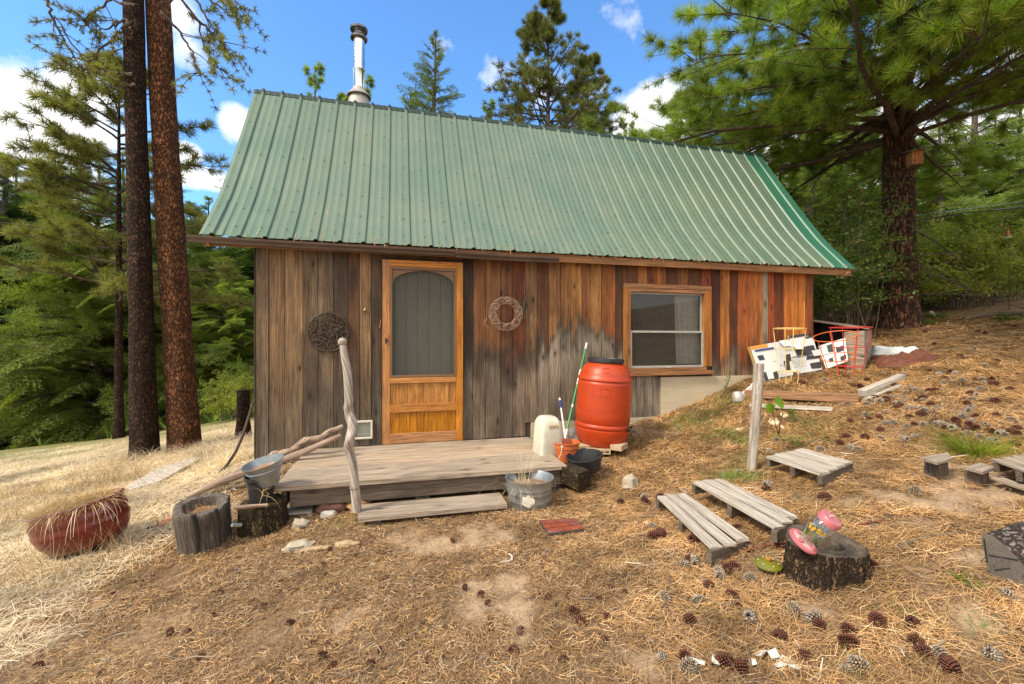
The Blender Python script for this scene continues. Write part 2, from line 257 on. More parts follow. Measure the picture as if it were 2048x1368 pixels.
    g['tuft_green'] = leafmat('yellow_green_blades', (.46, .46, .06), (.26, .33, .04), trans=.4)
    g['bright_leaf'] = leafmat('bright_green_leaf', (.22, .42, .02), (.16, .34, .02), trans=.5, isl=.1)
setup_mats()
# ---------------------------------------------------------------- geometry helpers
def W(u, v, z):
    """point seen at photo pixel (u, v) at depth z along the view axis"""
    return ray(u, v) * z
def WY(u, v, Y):
    d = ray(u, v); return d * (Y / d[1])
def uw(X, Y, Z=0):
    z = Y * CT + X * ST; x = X * CT - Y * ST
    return 1024 + F * x / z, V0 - F * Z / z
# --- terrain: control points read from the photo (u, v, Z) or given in metres
_cp = []
for u, v, Z in [(0, 1368, -1.50), (500, 1368, -1.45), (1024, 1368, -1.42), (1500, 1368, -1.34), (2048, 1368, -1.18), (0, 1150, -1.55), (400, 1112, -1.46), (800, 1100, -1.40),
                (1100, 1060, -1.38), (1400, 1100, -1.27), (1650, 1185, -1.24), (2000, 1180, -1.08), (560, 1036, -1.36), (760, 1050, -1.39), (1010, 1030, -1.37), (1150, 970, -1.33),
                (100, 1115, -1.52), (0, 960, -1.85), (0, 900, -2.2), (200, 880, -2.25), (1515, 935, -1.12), (1620, 950, -1.06), (1900, 900, -.93), (2040, 1000, -.98), (1900, 800, -.60), (1900, 720, -.25),
                (1325, 890, -1.13), (1400, 960, -1.19), (1250, 960, -1.28)]:
    z = F * -Z / (v - V0); p = ray(u, v) * z; _cp.append((p[0], p[1], Z))
for u, v, z in [(290, 917, 6.3), (370, 905, 6.5), (487, 870, 7.3), (1790, 655, 8.5), (2048, 615, 9), (1740, 742, 6.3), (1700, 692, 7.6), (1620, 798, 5.2), (1900, 650, 8), (2300, 560, 10), (2300, 800, 4.5), (1960, 560, 16), (1700, 600, 15)]:
    p = ray(u, v) * z; _cp.append(tuple(p))
_cp += [(-1.39, 4.92, -1.27), (3.23, 4.92, -.94), (4.55, 4.92, -.50), (2.75, 4.92, -1.02), (2.2, 4.92, -1.12), (1.5, 4.92, -1.18), (5.61, 4.92, -.40), (1.9, 4.45, -1.20), (1.5, 4.3, -1.27), (-1.4, 8.2, -1.5), (5.6, 8.2, .05), (2, 8.2, -.7),
        (0, 0, -1.45), (-3, 0, -1.55), (3, 0, -1.1), (0, -5, -1.5), (-8, 0, -2.0), (8, 0, 0), (-12, 12, -3.2), (-8, 18, -3.6), (-20, 30, -6), (0, 20, -1.5), (10, 20, 1.6), (20, 20, 3.2), (22, 5, 3.), (-25, 0, -4),
        (0, 45, -3), (30, 45, 6), (-40, 60, -9), (0, -30, -1.5), (60, 10, 8), (-60, 0, -7), (60, 70, 10), (-60, 100, -12), (0, 120, -6)]
CP = np.array(_cp)
def _k(r2): return np.sqrt(r2 + .35 ** 2)
_d2 = ((CP[:, None, :2] - CP[None, :, :2]) ** 2).sum(2); _n = len(CP)
_A = np.zeros((_n + 3, _n + 3)); _A[:_n, :_n] = _k(_d2) + np.eye(_n) * -.02
_A[:_n, _n] = 1; _A[:_n, _n + 1:] = CP[:, :2]; _A[_n:, :_n] = _A[:_n, _n:].T
_w = np.linalg.solve(_A, np.concatenate([CP[:, 2], np.zeros(3)]))
def H(X, Y):
    X = np.atleast_1d(np.asarray(X, float)).ravel(); Y = np.atleast_1d(np.asarray(Y, float)).ravel(); out = np.empty(len(X))
    for i in range(0, len(X), 20000):
        x, y = X[i:i + 20000], Y[i:i + 20000]
        xc, yc = np.clip(x, -60, 60), np.clip(y, -30, 120)
        r2 = (xc[:, None] - CP[:, 0]) ** 2 + (yc[:, None] - CP[:, 1]) ** 2
        out[i:i + 20000] = _k(r2) @ _w[:_n] + _w[_n] + _w[_n + 1] * xc + _w[_n + 2] * yc
    out += .012 * np.sin(X * 3.1 + 1.3 * np.sin(Y * 2.3)) * np.sin(Y * 3.7 + .8) + .007 * np.sin(X * 9.1 + 2 * np.sin(Y * 5)) * np.sin(Y * 8.3 + np.sin(X * 4))
    return out
def h1(x, y): return float(H(x, y)[0])
def gp(u, v, dz=0.):
    """ground point under photo pixel"""
    d = ray(u, v); z = np.concatenate([np.arange(.8, 12, .02), np.arange(12, 60, .2)])
    P = d[None] * z[:, None]; b = P[:, 2] - H(P[:, 0], P[:, 1]) < 0
    i = int(np.argmax(b)) if b.any() else len(z) - 1
    p = P[i].copy(); p[2] = h1(p[0], p[1]) + dz; return p
def rotm(ax, ang): return np.array(Matrix.Rotation(ang, 3, ax))
def RZ(a): return rotm('Z', a)
def frame(d, up=(0, 0, 1)):
    """3x3 with columns x=d"""
    d = np.array(d, float); d /= np.linalg.norm(d); u = np.array(up, float)
    if abs(d @ u) > .98: u = np.array([1., 0, 0]) if abs(d[0]) < .9 else np.array([0, 1., 0])
    y = np.cross(u, d); y /= np.linalg.norm(y); z = np.cross(d, y); return np.stack([d, y, z], 1)
ORG = {}
def props(o, label=None, cat=None, group=None, kind=None):
    if label: o['label'] = label
    if cat: o['category'] = cat
    if group: o['group'] = group
    if kind: o['kind'] = kind
    return o
def root(name, loc, label, cat, group=None):
    o = bpy.data.objects.new(name, None); COL.objects.link(o); o.location = tuple(loc); o.empty_display_size = .1
    ORG[o.name] = np.array(loc, float); return props(o, label, cat, group)
class M:
    def __init__(s): s.V = []; s.F = []; s.G = []; s.C = []; s.MI = []; s.n = 0
    def add(s, V, Fs, G=None, C=None, mi=0):
        V = np.asarray(V, float)
        s.V.append(V); s.F += [tuple(int(i) + s.n for i in f) for f in Fs]; s.MI += [mi] * len(Fs)
        s.G.append(V.copy() if G is None else np.asarray(G, float)); s.C.append(np.ones((len(V), 3)) if C is None else np.asarray(C, float)); s.n += len(V); return s
    def box(s, c, size, Rm=None, jit=0., mi=0, taper=None, long=None):
        """size along local x, y, z; taper scales the top's x and y"""
        sz = np.array(size, float) / 2
        L = np.array([[x, y, z] for z in (-1, 1) for y in (-1, 1) for x in (-1, 1)]) * sz
        if taper: L[4:, 0] *= taper[0]; L[4:, 1] *= taper[1]
        if jit: L += rng.uniform(-jit, jit, L.shape)
        k = int(np.argmax(size)) if long is None else long
        G = np.roll(L, -k, 1) + rng.uniform(-5, 5, 3)
        V = L @ (Rm.T if Rm is not None else np.eye(3)) + np.array(c, float)
        return s.add(V, [(0, 2, 3, 1), (4, 5, 7, 6), (0, 1, 5, 4), (2, 6, 7, 3), (0, 4, 6, 2), (1, 3, 7, 5)], G, mi=mi)
    def bar(s, a, b, w, h, up=(0, 0, 1), jit=0., mi=0):
        a, b = np.array(a, float), np.array(b, float)
        return s.box((a + b) / 2, (np.linalg.norm(b - a), w, h), frame(b - a, up), jit, mi, long=0)
    def tube(s, P, r, n=8, cap=True, jit=0., mi=0, sq=None):
        P = np.array(P, float); k = len(P); r = np.ones(k) * r if np.isscalar(r) else np.array(r, float)
        T = np.gradient(P, axis=0); T /= np.linalg.norm(T, axis=1)[:, None] + 1e-12
        f0 = frame(T[0]); y = f0[:, 1]; V = []; G = []; L = 0; off = rng.uniform(-5, 5, 3)
        a = np.arange(n) * 2 * PI / n
        for i in range(k):
            if i: L += np.linalg.norm(P[i] - P[i - 1])
            y = y - T[i] * (y @ T[i]); y /= np.linalg.norm(y) + 1e-12; z = np.cross(T[i], y)
            rr = r[i] * (1 + (rng.uniform(-jit, jit, n) if jit else 0))
            V.append(P[i] + (np.cos(a) * rr)[:, None] * y + (np.sin(a) * rr)[:, None] * z * (sq or 1))
            G.append(np.stack([np.full(n, L), np.cos(a) * r[i], np.sin(a) * r[i]], 1) + off)
        Fs = [(i * n + j, i * n + (j + 1) % n, (i + 1) * n + (j + 1) % n, (i + 1) * n + j) for i in range(k - 1) for j in range(n)]
        if cap: Fs += [tuple(range(n))[::-1], tuple((k - 1) * n + j for j in range(n))]
        return s.add(np.concatenate(V), Fs, np.concatenate(G), mi=mi)
    def lathe(s, prof, c=(0, 0, 0), Rm=None, n=32, sx=1., sy=1., jit=None, mi=0, capb=True, capt=False):
        """prof = [(r, z)...] ; jit(theta, i) multiplies the radius"""
        a = np.arange(n) * 2 * PI / n; V = []; G = []; L = 0; off = rng.uniform(-5, 5, 3)
        for i, (r, z) in enumerate(prof):
            q = np.ones(n) if jit is None else jit(a, i)
            V.append(np.stack([np.cos(a) * r * q * sx, np.sin(a) * r * q * sy, np.full(n, float(z))], 1))
            if i: L += math.hypot(r - prof[i - 1][0], z - prof[i - 1][1])
            G.append(np.stack([np.full(n, L), np.cos(a) * max(r, .02), np.sin(a) * max(r, .02)], 1) + off)
        V = np.concatenate(V); k = len(prof)
        V = V @ (Rm.T if Rm is not None else np.eye(3)) + np.array(c, float)
        Fs = [(i * n + j, i * n + (j + 1) % n, (i + 1) * n + (j + 1) % n, (i + 1) * n + j) for i in range(k - 1) for j in range(n)]
        if capb: Fs.append(tuple(range(n))[::-1])
        if capt: Fs.append(tuple((k - 1) * n + j for j in range(n)))
        return s.add(V, Fs, np.concatenate(G), mi=mi)
    def ball(s, c, size, Rm=None, seg=16, rough=0., seed=0, mi=0, freq=2.):
        V = []; k = seg // 2
        for i in range(k + 1):
            p = PI * i / k
            for j in range(seg):
                t = 2 * PI * j / seg; d = np.array([math.sin(p) * math.cos(t), math.sin(p) * math.sin(t), math.cos(p)])
                q = 1 + (rough * mnoise.noise(Vector(d * freq) + Vector((seed * 7.3, 1.7, seed))) if rough else 0)
                V.append(d * q)
        V = np.array(V) * (np.array(size) / 2); G = V.copy() + seed
        V = V @ (Rm.T if Rm is not None else np.eye(3)) + np.array(c, float)
        Fs = [(i * seg + j, (i + 1) * seg + j, (i + 1) * seg + (j + 1) % seg, i * seg + (j + 1) % seg) for i in range(k) for j in range(seg)]
        return s.add(V, Fs, G, mi=mi)
    def plate(s, P, th, nrm, mi=0):
        """flat polygon with thickness"""
        P = np.array(P, float); n = len(P); nrm = np.array(nrm, float) / np.linalg.norm(nrm)
        V = np.concatenate([P, P + nrm * th]); f = frame(P[1] - P[0], nrm)
        Fs = [tuple(range(n))[::-1], tuple(range(n, 2 * n))] + [(i, (i + 1) % n, n + (i + 1) % n, n + i) for i in range(n)]
        return s.add(V, Fs, V @ f + rng.uniform(-4, 4, 3), mi=mi)
    def build(s, name, m, parent=None, label=None, cat=None, group=None, kind=None, smooth=False, bevel=0., loc=None, sub=0, angle=None):
        V = np.concatenate(s.V); G = np.concatenate(s.G); C = np.concatenate(s.C)
        if parent is not None: org = ORG[parent.name]
        elif loc is not None: org = np.array(loc, float)
        else: org = np.array([V[:, 0].mean(), V[:, 1].mean(), V[:, 2].min()])
        me = bpy.data.meshes.new(name); me.from_pydata((V - org).tolist(), [], s.F)
        ms = m if isinstance(m, (list, tuple)) else [m]
        for q in ms: me.materials.append(MT[q])
        if len(ms) > 1: me.polygons.foreach_set('material_index', s.MI)
        a = me.attributes.new('g', 'FLOAT_VECTOR', 'POINT'); a.data.foreach_set('vector', G.ravel())
        if not np.allclose(C, 1):
            a = me.attributes.new('col', 'FLOAT_COLOR', 'POINT'); a.data.foreach_set('color', np.concatenate([C, np.ones((len(C), 1))], 1).ravel())
        if smooth:
            me.polygons.foreach_set('use_smooth', [True] * len(me.polygons))
            me.set_sharp_from_angle(angle=R(angle or 42))
        me.validate(); me.update()
        o = bpy.data.objects.new(name, me); COL.objects.link(o)
        if parent is not None: o.parent = parent
        else: o.location = tuple(org)
        ORG[o.name] = org
        if bevel:
            b = o.modifiers.new('bevel', 'BEVEL'); b.width = bevel; b.segments = 2; b.limit_method = 'ANGLE'; b.angle_limit = R(40)
        if sub:
            b = o.modifiers.new('sub', 'SUBSURF'); b.levels = b.render_levels = sub
        return props(o, label, cat, group, kind)
def npmesh(name, V, Fa, m, parent=None, org=None, smooth=False, **pr):
    """big mesh from arrays; Fa is (n, k)"""
    V = np.asarray(V, np.float32); org = np.zeros(3) if org is None else np.array(org, float)
    if parent is not None: org = ORG[parent.name]
    me = bpy.data.meshes.new(name); k = Fa.shape[1]; n = len(Fa)
    me.vertices.add(len(V)); me.vertices.foreach_set('co', (V - org.astype(np.float32)).ravel())
    me.loops.add(n * k); me.loops.foreach_set('vertex_index', Fa.astype(np.int32).ravel())
    me.polygons.add(n); me.polygons.foreach_set('loop_start', np.arange(n, dtype=np.int32) * k); me.polygons.foreach_set('loop_total', np.full(n, k, np.int32))
    me.materials.append(MT[m]); me.update(calc_edges=True)
    if smooth: me.polygons.foreach_set('use_smooth', [True] * n)
    o = bpy.data.objects.new(name, me); COL.objects.link(o)
    if parent is not None: o.parent = parent
    else: o.location = tuple(org)
    ORG[o.name] = org; return props(o, **pr)
def inst(TV, TF, P, Rm, sc):
    """copies of a template: P (n,3), Rm (n,3,3), sc (n,) or (n,3)"""
    sc = np.asarray(sc, float); sc = sc[:, None] if sc.ndim == 1 else sc
    V = TV[None] * sc[:, None, :] if sc.shape[1] == 3 else TV[None] * sc[:, :, None]
    V = np.einsum('nij,nkj->nki', Rm, V) + P[:, None, :]
    Fs = TF[None] + (np.arange(len(P)) * len(TV))[:, None, None]
    return V.reshape(-1, 3), Fs.reshape(-1, TF.shape[1])
def frames(D, roll=True):
    """(n,3,3) with x column = D"""
    D = D / (np.linalg.norm(D, axis=1)[:, None] + 1e-9); up = np.tile([0., 0, 1], (len(D), 1)); up[np.abs(D[:, 2]) > .97] = [1, 0, 0]
    Y = np.cross(up, D); Y /= np.linalg.norm(Y, axis=1)[:, None]; Z = np.cross(D, Y)
    if roll:
        a = rng.uniform(0, 2 * PI, len(D)); c, s = np.cos(a)[:, None], np.sin(a)[:, None]; Y, Z = Y * c + Z * s, Z * c - Y * s
    return np.stack([D, Y, Z], 2)
def copy_tree(o, loc=None, rz=None, sc=None, parent=None, mats=None):
    c = o.copy(); COL.objects.link(c)
    if parent is not None: c.parent = parent
    if loc is not None: c.location = tuple(loc)
    if rz is not None: c.rotation_euler[2] = rz
    if sc is not None: c.scale = (sc, sc, sc) if np.isscalar(sc) else sc
    for ch in o.children: copy_tree(ch, parent=c)
    return c
def blades(P, L, w, lean=.5, curve=.5, segs=3, az=None):
    """grass blades rooted at P; returns V, quads"""
    n = len(P); az = rng.uniform(0, 2 * PI, n) if az is None else az
    lean = lean * rng.uniform(.3, 1.3, n); D = np.stack([np.cos(az), np.sin(az), np.zeros(n)], 1); side = np.stack([-np.sin(az), np.cos(az), np.zeros(n)], 1)
    ro = rng.uniform(0, PI, n)[:, None]; side = side * np.cos(ro) + D * np.sin(ro)
    V = []
    for i in range(segs + 1):
        t = i / segs; ang = lean + curve * t * 1.6
        if i == 0: c = P.copy()
        else: c = c + (D * np.sin(ang)[:, None] + np.array([0, 0, 1.]) * np.cos(ang)[:, None]) * (L / segs)[:, None]
        ww = (w * (1 - .8 * t))[:, None] * .5; V += [c - side * ww, c + side * ww]
    V = np.stack(V, 1); k = 2 * (segs + 1)
    Fs = np.array([(2 * i, 2 * i + 1, 2 * i + 3, 2 * i + 2) for i in range(segs)])
    return V.reshape(-1, 3), (Fs[None] + (np.arange(n) * k)[:, None, None]).reshape(-1, 4)
# ---------------------------------------------------------------- ground
def lattice(a, b, fine, lo, hi, g=1.12):
    x = list(np.arange(a, b, fine)); s = fine
    while x[-1] < hi: s *= g; x.append(x[-1] + s)
    s = fine
    while x[0] > lo: s *= g; x.insert(0, x[0] - s)
    return np.array(x)
gx = lattice(-3.6, 7, .045, -260, 260); gy = lattice(1.0, 7.5, .045, -120, 420)
GX, GY = np.meshgrid(gx, gy); GZ = H(GX, GY).reshape(GX.shape)
nearf = np.clip(1 - (np.hypot(GX - 1, GY - 3) - 5) / 4, 0, 1)
def fbm(x, y, s, o=0.):
    return np.array([mnoise.fractal(Vector((a * s + o, b * s, o)), 1., 2., 4) for a, b in zip(np.ravel(x), np.ravel(y))]).reshape(np.shape(x))
def gmasks(X, Y):
    """sand, straw, green weights at ground points"""
    u, v = uw(X, np.maximum(Y, .3), H(X, Y).reshape(np.shape(X)))
    n = fbm(X, Y, 1.7); n2 = fbm(X, Y, 5.5, 9.)
    sand = np.zeros(np.shape(X))
    for (a, b, ra, rb, k) in [(860, 1085, 75, 22, 1), (975, 1070, 55, 28, 1), (955, 1190, 60, 60, .9), (1010, 1160, 60, 25, .8), (1030, 1250, 40, 60, .8), (1160, 1240, 50, 30, .7), (700, 1235, 110, 40, .35), (1930, 985, 130, 60, 1), (1760, 1000, 90, 40, .35), (1930, 1120, 60, 70, .5), (1960, 1230, 60, 50, .7), (1600, 1215, 70, 25, .5),
                              (1230, 1290, 70, 60, .5), (1300, 860, 70, 22, .9), (1260, 1330, 60, 60, .4), (1900, 700, 130, 40, .4), (1880, 900, 80, 25, .5)]:
        sand = np.maximum(sand, k * np.clip(1.5 - np.hypot((u - a) / ra, (v - b) / rb), 0, 1))
    sand = np.clip(sand * 1.2 + n2 * .9 - .12, 0, 1) * (sand > 0)
    straw = np.clip((-X - 1.2 + .4 * n - .25 * np.clip(4.2 - Y, -2, 3)) / .9, 0, 1)
    straw = np.maximum(straw, np.clip((Y - 9) / 4, 0, 1) * (X < 2))
    far = np.clip((Y - 9.0 - .25 * X + n * 2.2) / 3.5, 0, 1) * (X < 1)
    green = np.maximum(far, np.clip((.968 * Y + .25 * X - 10.9 + n) / 1.5, 0, 1) * (X > 3))
    return sand, straw, green
sand, straw, green = gmasks(GX, GY)
GZ = GZ + nearf * (.010 * fbm(GX, GY, 9., 3.) + .005 * fbm(GX, GY, 24., 5.)) - .012 * sand * nearf
nx_, ny_ = len(gx), len(gy); idx = np.arange(nx_ * ny_).reshape(ny_, nx_)
Fq = np.stack([idx[:-1, :-1], idx[:-1, 1:], idx[1:, 1:], idx[1:, :-1]], -1).reshape(-1, 4)
def groundmat():
    m = bpy.data.materials.new('forest_floor'); m.use_nodes = True; t = m.node_tree; bs = t.nodes['Principled BSDF']
    co = nd(t, 'ShaderNodeTexCoord').outputs['Object']
    def ns(s, d=6., r=.65, off=0.): return nd(t, 'ShaderNodeTexNoise', {'Vector': nd(t, 'ShaderNodeVectorMath', {0: co, 1: (off, off, 0)}, operation='ADD').outputs[0], 'Scale': s, 'Detail': d, 'Roughness': r}).outputs['Fac']
    big, mid, fine, spk = ns(.9), ns(6., 7, .7, 3.), ns(38., 5, .75, 7.), ns(120., 3, .7, 1.)
    litter = mixc(t, ramp(t, mid, .35, .65), (.27, .165, .085, 1), (.155, .092, .048, 1))
    litter = mixc(t, ramp(t, big, .40, .62), litter, mixc(t, ramp(t, fine, .4, .6), (.40, .27, .15, 1), (.25, .155, .082, 1)))
    litter = mixc(t, ramp(t, spk, .52, .66), litter, (.46, .31, .16, 1))
    litter = mixc(t, ramp(t, fine, .60, .72), litter, (.075, .045, .028, 1))
    at = nd(t, 'ShaderNodeAttribute', attribute_name='col'); sp = nd(t, 'ShaderNodeSeparateColor', {0: at.outputs['Color']})
    sandc = mixc(t, ramp(t, fine, .3, .7), (.58, .42, .27, 1), (.44, .30, .18, 1))
    strawc = mixc(t, ramp(t, fine, .35, .65), mixc(t, ramp(t, mid, .4, .6), (.78, .64, .43, 1), (.64, .49, .30, 1)), (.50, .37, .22, 1))
    strawc = mixc(t, ramp(t, big, .5, .65), strawc, (.84, .72, .52, 1))
    greenc = mixc(t, ramp(t, mid, .38, .62), (.16, .19, .06, 1), (.34, .28, .12, 1))
    c = mixc(t, sp.outputs[1], litter, strawc); c = mixc(t, sp.outputs[2], c, greenc); c = mixc(t, math_(t, 'MULTIPLY', sp.outputs[0], ramp(t, math_(t, 'ADD', mid, math_(t, 'MULTIPLY', sp.outputs[0], .25)), .38, .6)), c, sandc)
    t.links.new(c, bs.inputs['Base Color']); bs.inputs['Roughness'].default_value = 1.; bs.inputs['Specular IOR Level'].default_value = .15
    hh = math_(t, 'ADD', math_(t, 'MULTIPLY', fine, .6), math_(t, 'ADD', math_(t, 'MULTIPLY', spk, .35), mid))
    t.links.new(nd(t, 'ShaderNodeBump', {'Height': hh, 'Strength': .9, 'Distance': .03}).outputs[0], bs.inputs['Normal'])
    return m
MT['ground'] = groundmat()
g_ = npmesh('ground', np.stack([GX, GY, GZ], -1).reshape(-1, 3), Fq, 'ground', smooth=True, kind='structure')
a_ = g_.data.attributes.new('col', 'FLOAT_COLOR', 'POINT'); a_.data.foreach_set('color', np.stack([sand, straw, green, np.ones_like(sand)], -1).astype(np.float32).ravel())

# ---------------------------------------------------------------- cabin
D = 4.923; XL, XR = -1.388, 5.609
def wx(u, Y=D): p = WY(u, V0, Y); return float(p[0])
def wz(u, v, Y=D): p = WY(u, v, Y); return float(p[2])
cabin = root('cabin', (2.1, 6.45, -1.2), 'small weathered wood cabin with steep green metal roof', 'cabin')
T = lambda r, g, b: np.array(lin((r, g, b))[:3]) * 1.38
TAN, BRN, DRK, ORG_, RED, LGT, GRY = T(146, 116, 82), T(112, 84, 58), T(74, 55, 40), T(178, 106, 42), T(120, 62, 26), T(196, 130, 62), T(134, 124, 110)
left = [(a_, b_ if b_ is None else b_ * .84) for a_, b_ in [(507.6, DRK * .7), (512, T(116, 96, 72)), (537.7, T(132, 104, 74)), (569.6, T(140, 112, 80)), (605.8, T(108, 88, 66)), (636, T(126, 106, 84)), (666.6, T(96, 76, 56)), (696, T(104, 72, 46)), (719.4, T(142, 112, 78)), (742.4, T(90, 72, 54)), (765, None)]]
mid_ = [(926, T(58, 42, 32)), (946, T(118, 78, 44)), (971, T(128, 88, 52)), (1000.5, T(104, 68, 40)), (1025, T(112, 62, 34)), (1050.5, T(128, 98, 66)), (1074, T(100, 62, 34)), (1098, T(140, 100, 60)), (1121, T(142, 98, 52)), (1141, T(160, 112, 58)), (1163, T(120, 76, 38)), (1181.6, T(148, 104, 58)), (1203, T(134, 80, 34)), (1230, T(78, 48, 28)), (1245, None)]
above = [(1245, T(96, 56, 26)), (1256, T(104, 62, 30)), (1276, T(150, 98, 46)), (1293.6, T(112, 58, 24)), (1313, T(150, 92, 42)), (1332, T(96, 54, 26)), (1355, T(132, 84, 42)), (1376, T(90, 52, 28)), (1403, T(134, 66, 26)), (1423, None)]
right = [(1423, T(82, 40, 20)), (1440, T(186, 118, 50)), (1458, T(86, 46, 22)), (1474.6, T(168, 92, 42)), (1500, T(184, 110, 48)), (1515.4, T(176, 110, 52)), (1524.5, T(150, 140, 124)), (1535.5, T(150, 72, 28)), (1549, T(104, 52, 22)), (1566.6, T(180, 104, 40)), (1583, T(192, 118, 46)), (1596, T(196, 122, 48)), (1610, T(136, 74, 30)), (1626, None)]
below = [(1245, T(120, 108, 94)), (1272, T(92, 80, 68)), (1287, T(104, 92, 80)), (1305, T(86, 76, 66)), (1320.5, None)]
def sstep(x, a, b): t = np.clip((x - a) / (b - a), 0, 1); return t * t * (3 - 2 * t)
def wallcol(u, v, tone, X, Z):
    """stains and weathering of the boards"""
    n = np.array([mnoise.fractal(Vector((a * 9., b * 1.6, 0)), 1., 2., 4) for a, b in zip(X, Z)]); n2 = np.array([mnoise.fractal(Vector((a * 2.2 + 30, b * 1.1, 4)), 1., 2., 3) for a, b in zip(X, Z)])
    n3 = np.array([mnoise.noise(Vector((a * 14 + 5, b * 2.5, 8))) for a, b in zip(X, Z)])
    bd = np.interp(u, [500, 760, 930, 1000, 1050, 1098, 1121, 1163, 1203, 1240, 1250, 1420, 1440, 1500, 1626], [880, 780, 705, 735, 715, 680, 655, 646, 662, 676, 690, 735, 722, 705, 740])
    soft = np.interp(u, [500, 760, 900, 1000, 1090, 1110, 1245, 1300, 1626], [170, 120, 50, 40, 30, 10, 12, 30, 30])
    k = sstep(v + n * 46 + n3 * 14, bd - soft, bd + soft)[:, None]
    gry = np.where((u > 1080) & (u < 1330), 1., .72)[:, None] * GRY * (.92 + .35 * n[:, None]) + np.where((u > 1080) & (u < 1330), 0., .24)[:, None] * tone
    c = tone[None] * (1 - k) + gry * k
    band = np.exp(-((v + n * 46 + n3 * 14 - bd - 6) / np.maximum(soft * .9, 14)) ** 2)[:, None] * np.interp(u, [500, 900, 1100, 1640], [.45, .9, .85, .6])[:, None]
    c = c * (1 - band * .72)
    low = sstep(v + n * 60, 770, 850)[:, None] * np.interp(u, [700, 930, 1000, 1080], [.1, .55, .5, .0])[:, None]; c = c * (1 - low * .5)
    st = sstep(n2 + .4 * n, .05, .42)[:, None] * np.interp(u, [500, 700, 1000, 1640], [.55, .55, .5, .42])[:, None]
    c = c * (1 - st * .72)
    wt = sstep(-n2 + .5 * n, .2, .55)[:, None] * np.interp(u, [500, 760, 900, 1640], [.5, .45, .15, .25])[:, None]
    return np.clip(c * (1 + wt * .55), 0, 1.6)
wm = M()
def boards(lst, zt, zb):
    for (ua, tone), (ub, _) in zip(lst[:-1], lst[1:]):
        xa, xb = wx(ua) + .0025, wx(ub) - .0025
        top = zt(ua) if callable(zt) else zt; bot = zb(ua) if callable(zb) else zb
        nz, nx = max(3, int((top - bot) / .035)), 5
        y0 = D - rng.uniform(0, .007); off = rng.uniform(-20, 20, 3); bot += rng.uniform(-.008, .008)
        xs, zs = np.linspace(xa, xb, nx), np.linspace(bot, top, nz); XX, ZZ = np.meshgrid(xs, zs); X, Z = XX.ravel(), ZZ.ravel()
        cup = rng.uniform(-.004, .003) * (((X - xa) / (xb - xa) - .5) ** 2 * 4)
        V = np.stack([X, np.full(len(X), y0) + cup, Z], 1); i = np.arange(nx * nz).reshape(nz, nx)
        Fs = np.stack([i[:-1, :-1], i[:-1, 1:], i[1:, 1:], i[1:, :-1]], -1).reshape(-1, 4)
        u, v = uw(X, D, Z); C = wallcol(u, v, tone * rng.uniform(.92, 1.08), X, Z); G = np.stack([Z, X, np.zeros(len(X))], 1) + off
        # sides and bottom return
        e = np.concatenate([i[:, 0][::-1], i[0, 1:], i[1:, -1]]); B = V[e].copy(); B[:, 1] = D + .018
        V2 = np.concatenate([V, B]); nB = len(V); Fb = [(int(e[j]), nB + j, nB + j + 1, int(e[j + 1])) for j in range(len(e) - 1)]
        wm.add(V2, list(map(tuple, Fs)) + Fb, np.concatenate([G, G[e]]), np.concatenate([C, C[e] * .35]))
ZB = lambda u: -1.27 if u < 600 else (-1.11 if u < 1050 else -.95)
boards(left, 1.06, ZB); boards([(765, T(80, 56, 38)), (800, T(92, 64, 42)), (846, T(78, 52, 34)), (890, T(88, 60, 38)), (926, None)], 1.06, .885)
boards(mid_, 1.06, ZB); boards(above, 1.06, .705); boards(right, 1.06, -.465); boards(below, -.40, -.955)
front = wm.build('wall', 'wall_wood', cabin)
inner = M()   # sheathing behind the boards, so that gaps are dark; leaves the openings free
for x0, x1, z0, z1 in [(XL, -.159, -1.35, 1.06), (-.159, .699, .87, 1.06), (.699, 2.70, -1.35, 1.06), (2.70, 3.92, .70, 1.06), (2.70, 3.92, -1.35, -.40), (3.92, XR, -1.35, 1.06)]:
    inner.box(((x0 + x1) / 2, D + .045, (z0 + z1) / 2), (x1 - x0, .05, z1 - z0))
inner.box(((XL + XR) / 2, 6.5, -1.13), (XR - XL, 3.0, .04)); inner.build('sheathing', 'interior', cabin)
YB = 8.0
for name_, X0, sg in (('wall', XL, -1), ('wall', XR, 1)):   # gable end walls in upright boards
    w_ = M(); n_ = 20
    for i in range(n_):
        y0, y1 = D + (YB - D) * i / n_ + .003, D + (YB - D) * (i + 1) / n_ - .003; ym = (y0 + y1) / 2
        zt = lambda y: float(np.interp(-abs(y - 6.46), [-1.67, -1.38, -1.2, -1.065, -.64, 0], [.97, 1.26, 1.47, 1.65, 2.25, 3.2])) - .05
        V = [(X0, y0, -1.5), (X0, y1, -1.5), (X0, y1, zt(y1)), (X0, y0, zt(y0))]
        w_.plate(V, .02, (-sg, 0, 0))
    w_.V = [v for v in w_.V]; b_ = w_.build(name_, 'dark_wood', cabin)
w_ = M()
for i in range(40):
    x0 = XL + (XR - XL) * i / 40; w_.box((x0 + .0875, YB, -.2), (.172, .02, 2.6))
w_.build('wall', 'dark_wood', cabin)
f_ = M()
f_.box(((3.2 + XR) / 2 - .0, D + .02, -.98), (XR - 3.2, .06, 1.04)).box((2.35, D + .012, -1.15), (1.7, .05, .395)); f_.box(((XL + XR) / 2, YB - .02, -1.5), (XR - XL, .1, .8))
f_.build('foundation', 'concrete', cabin)
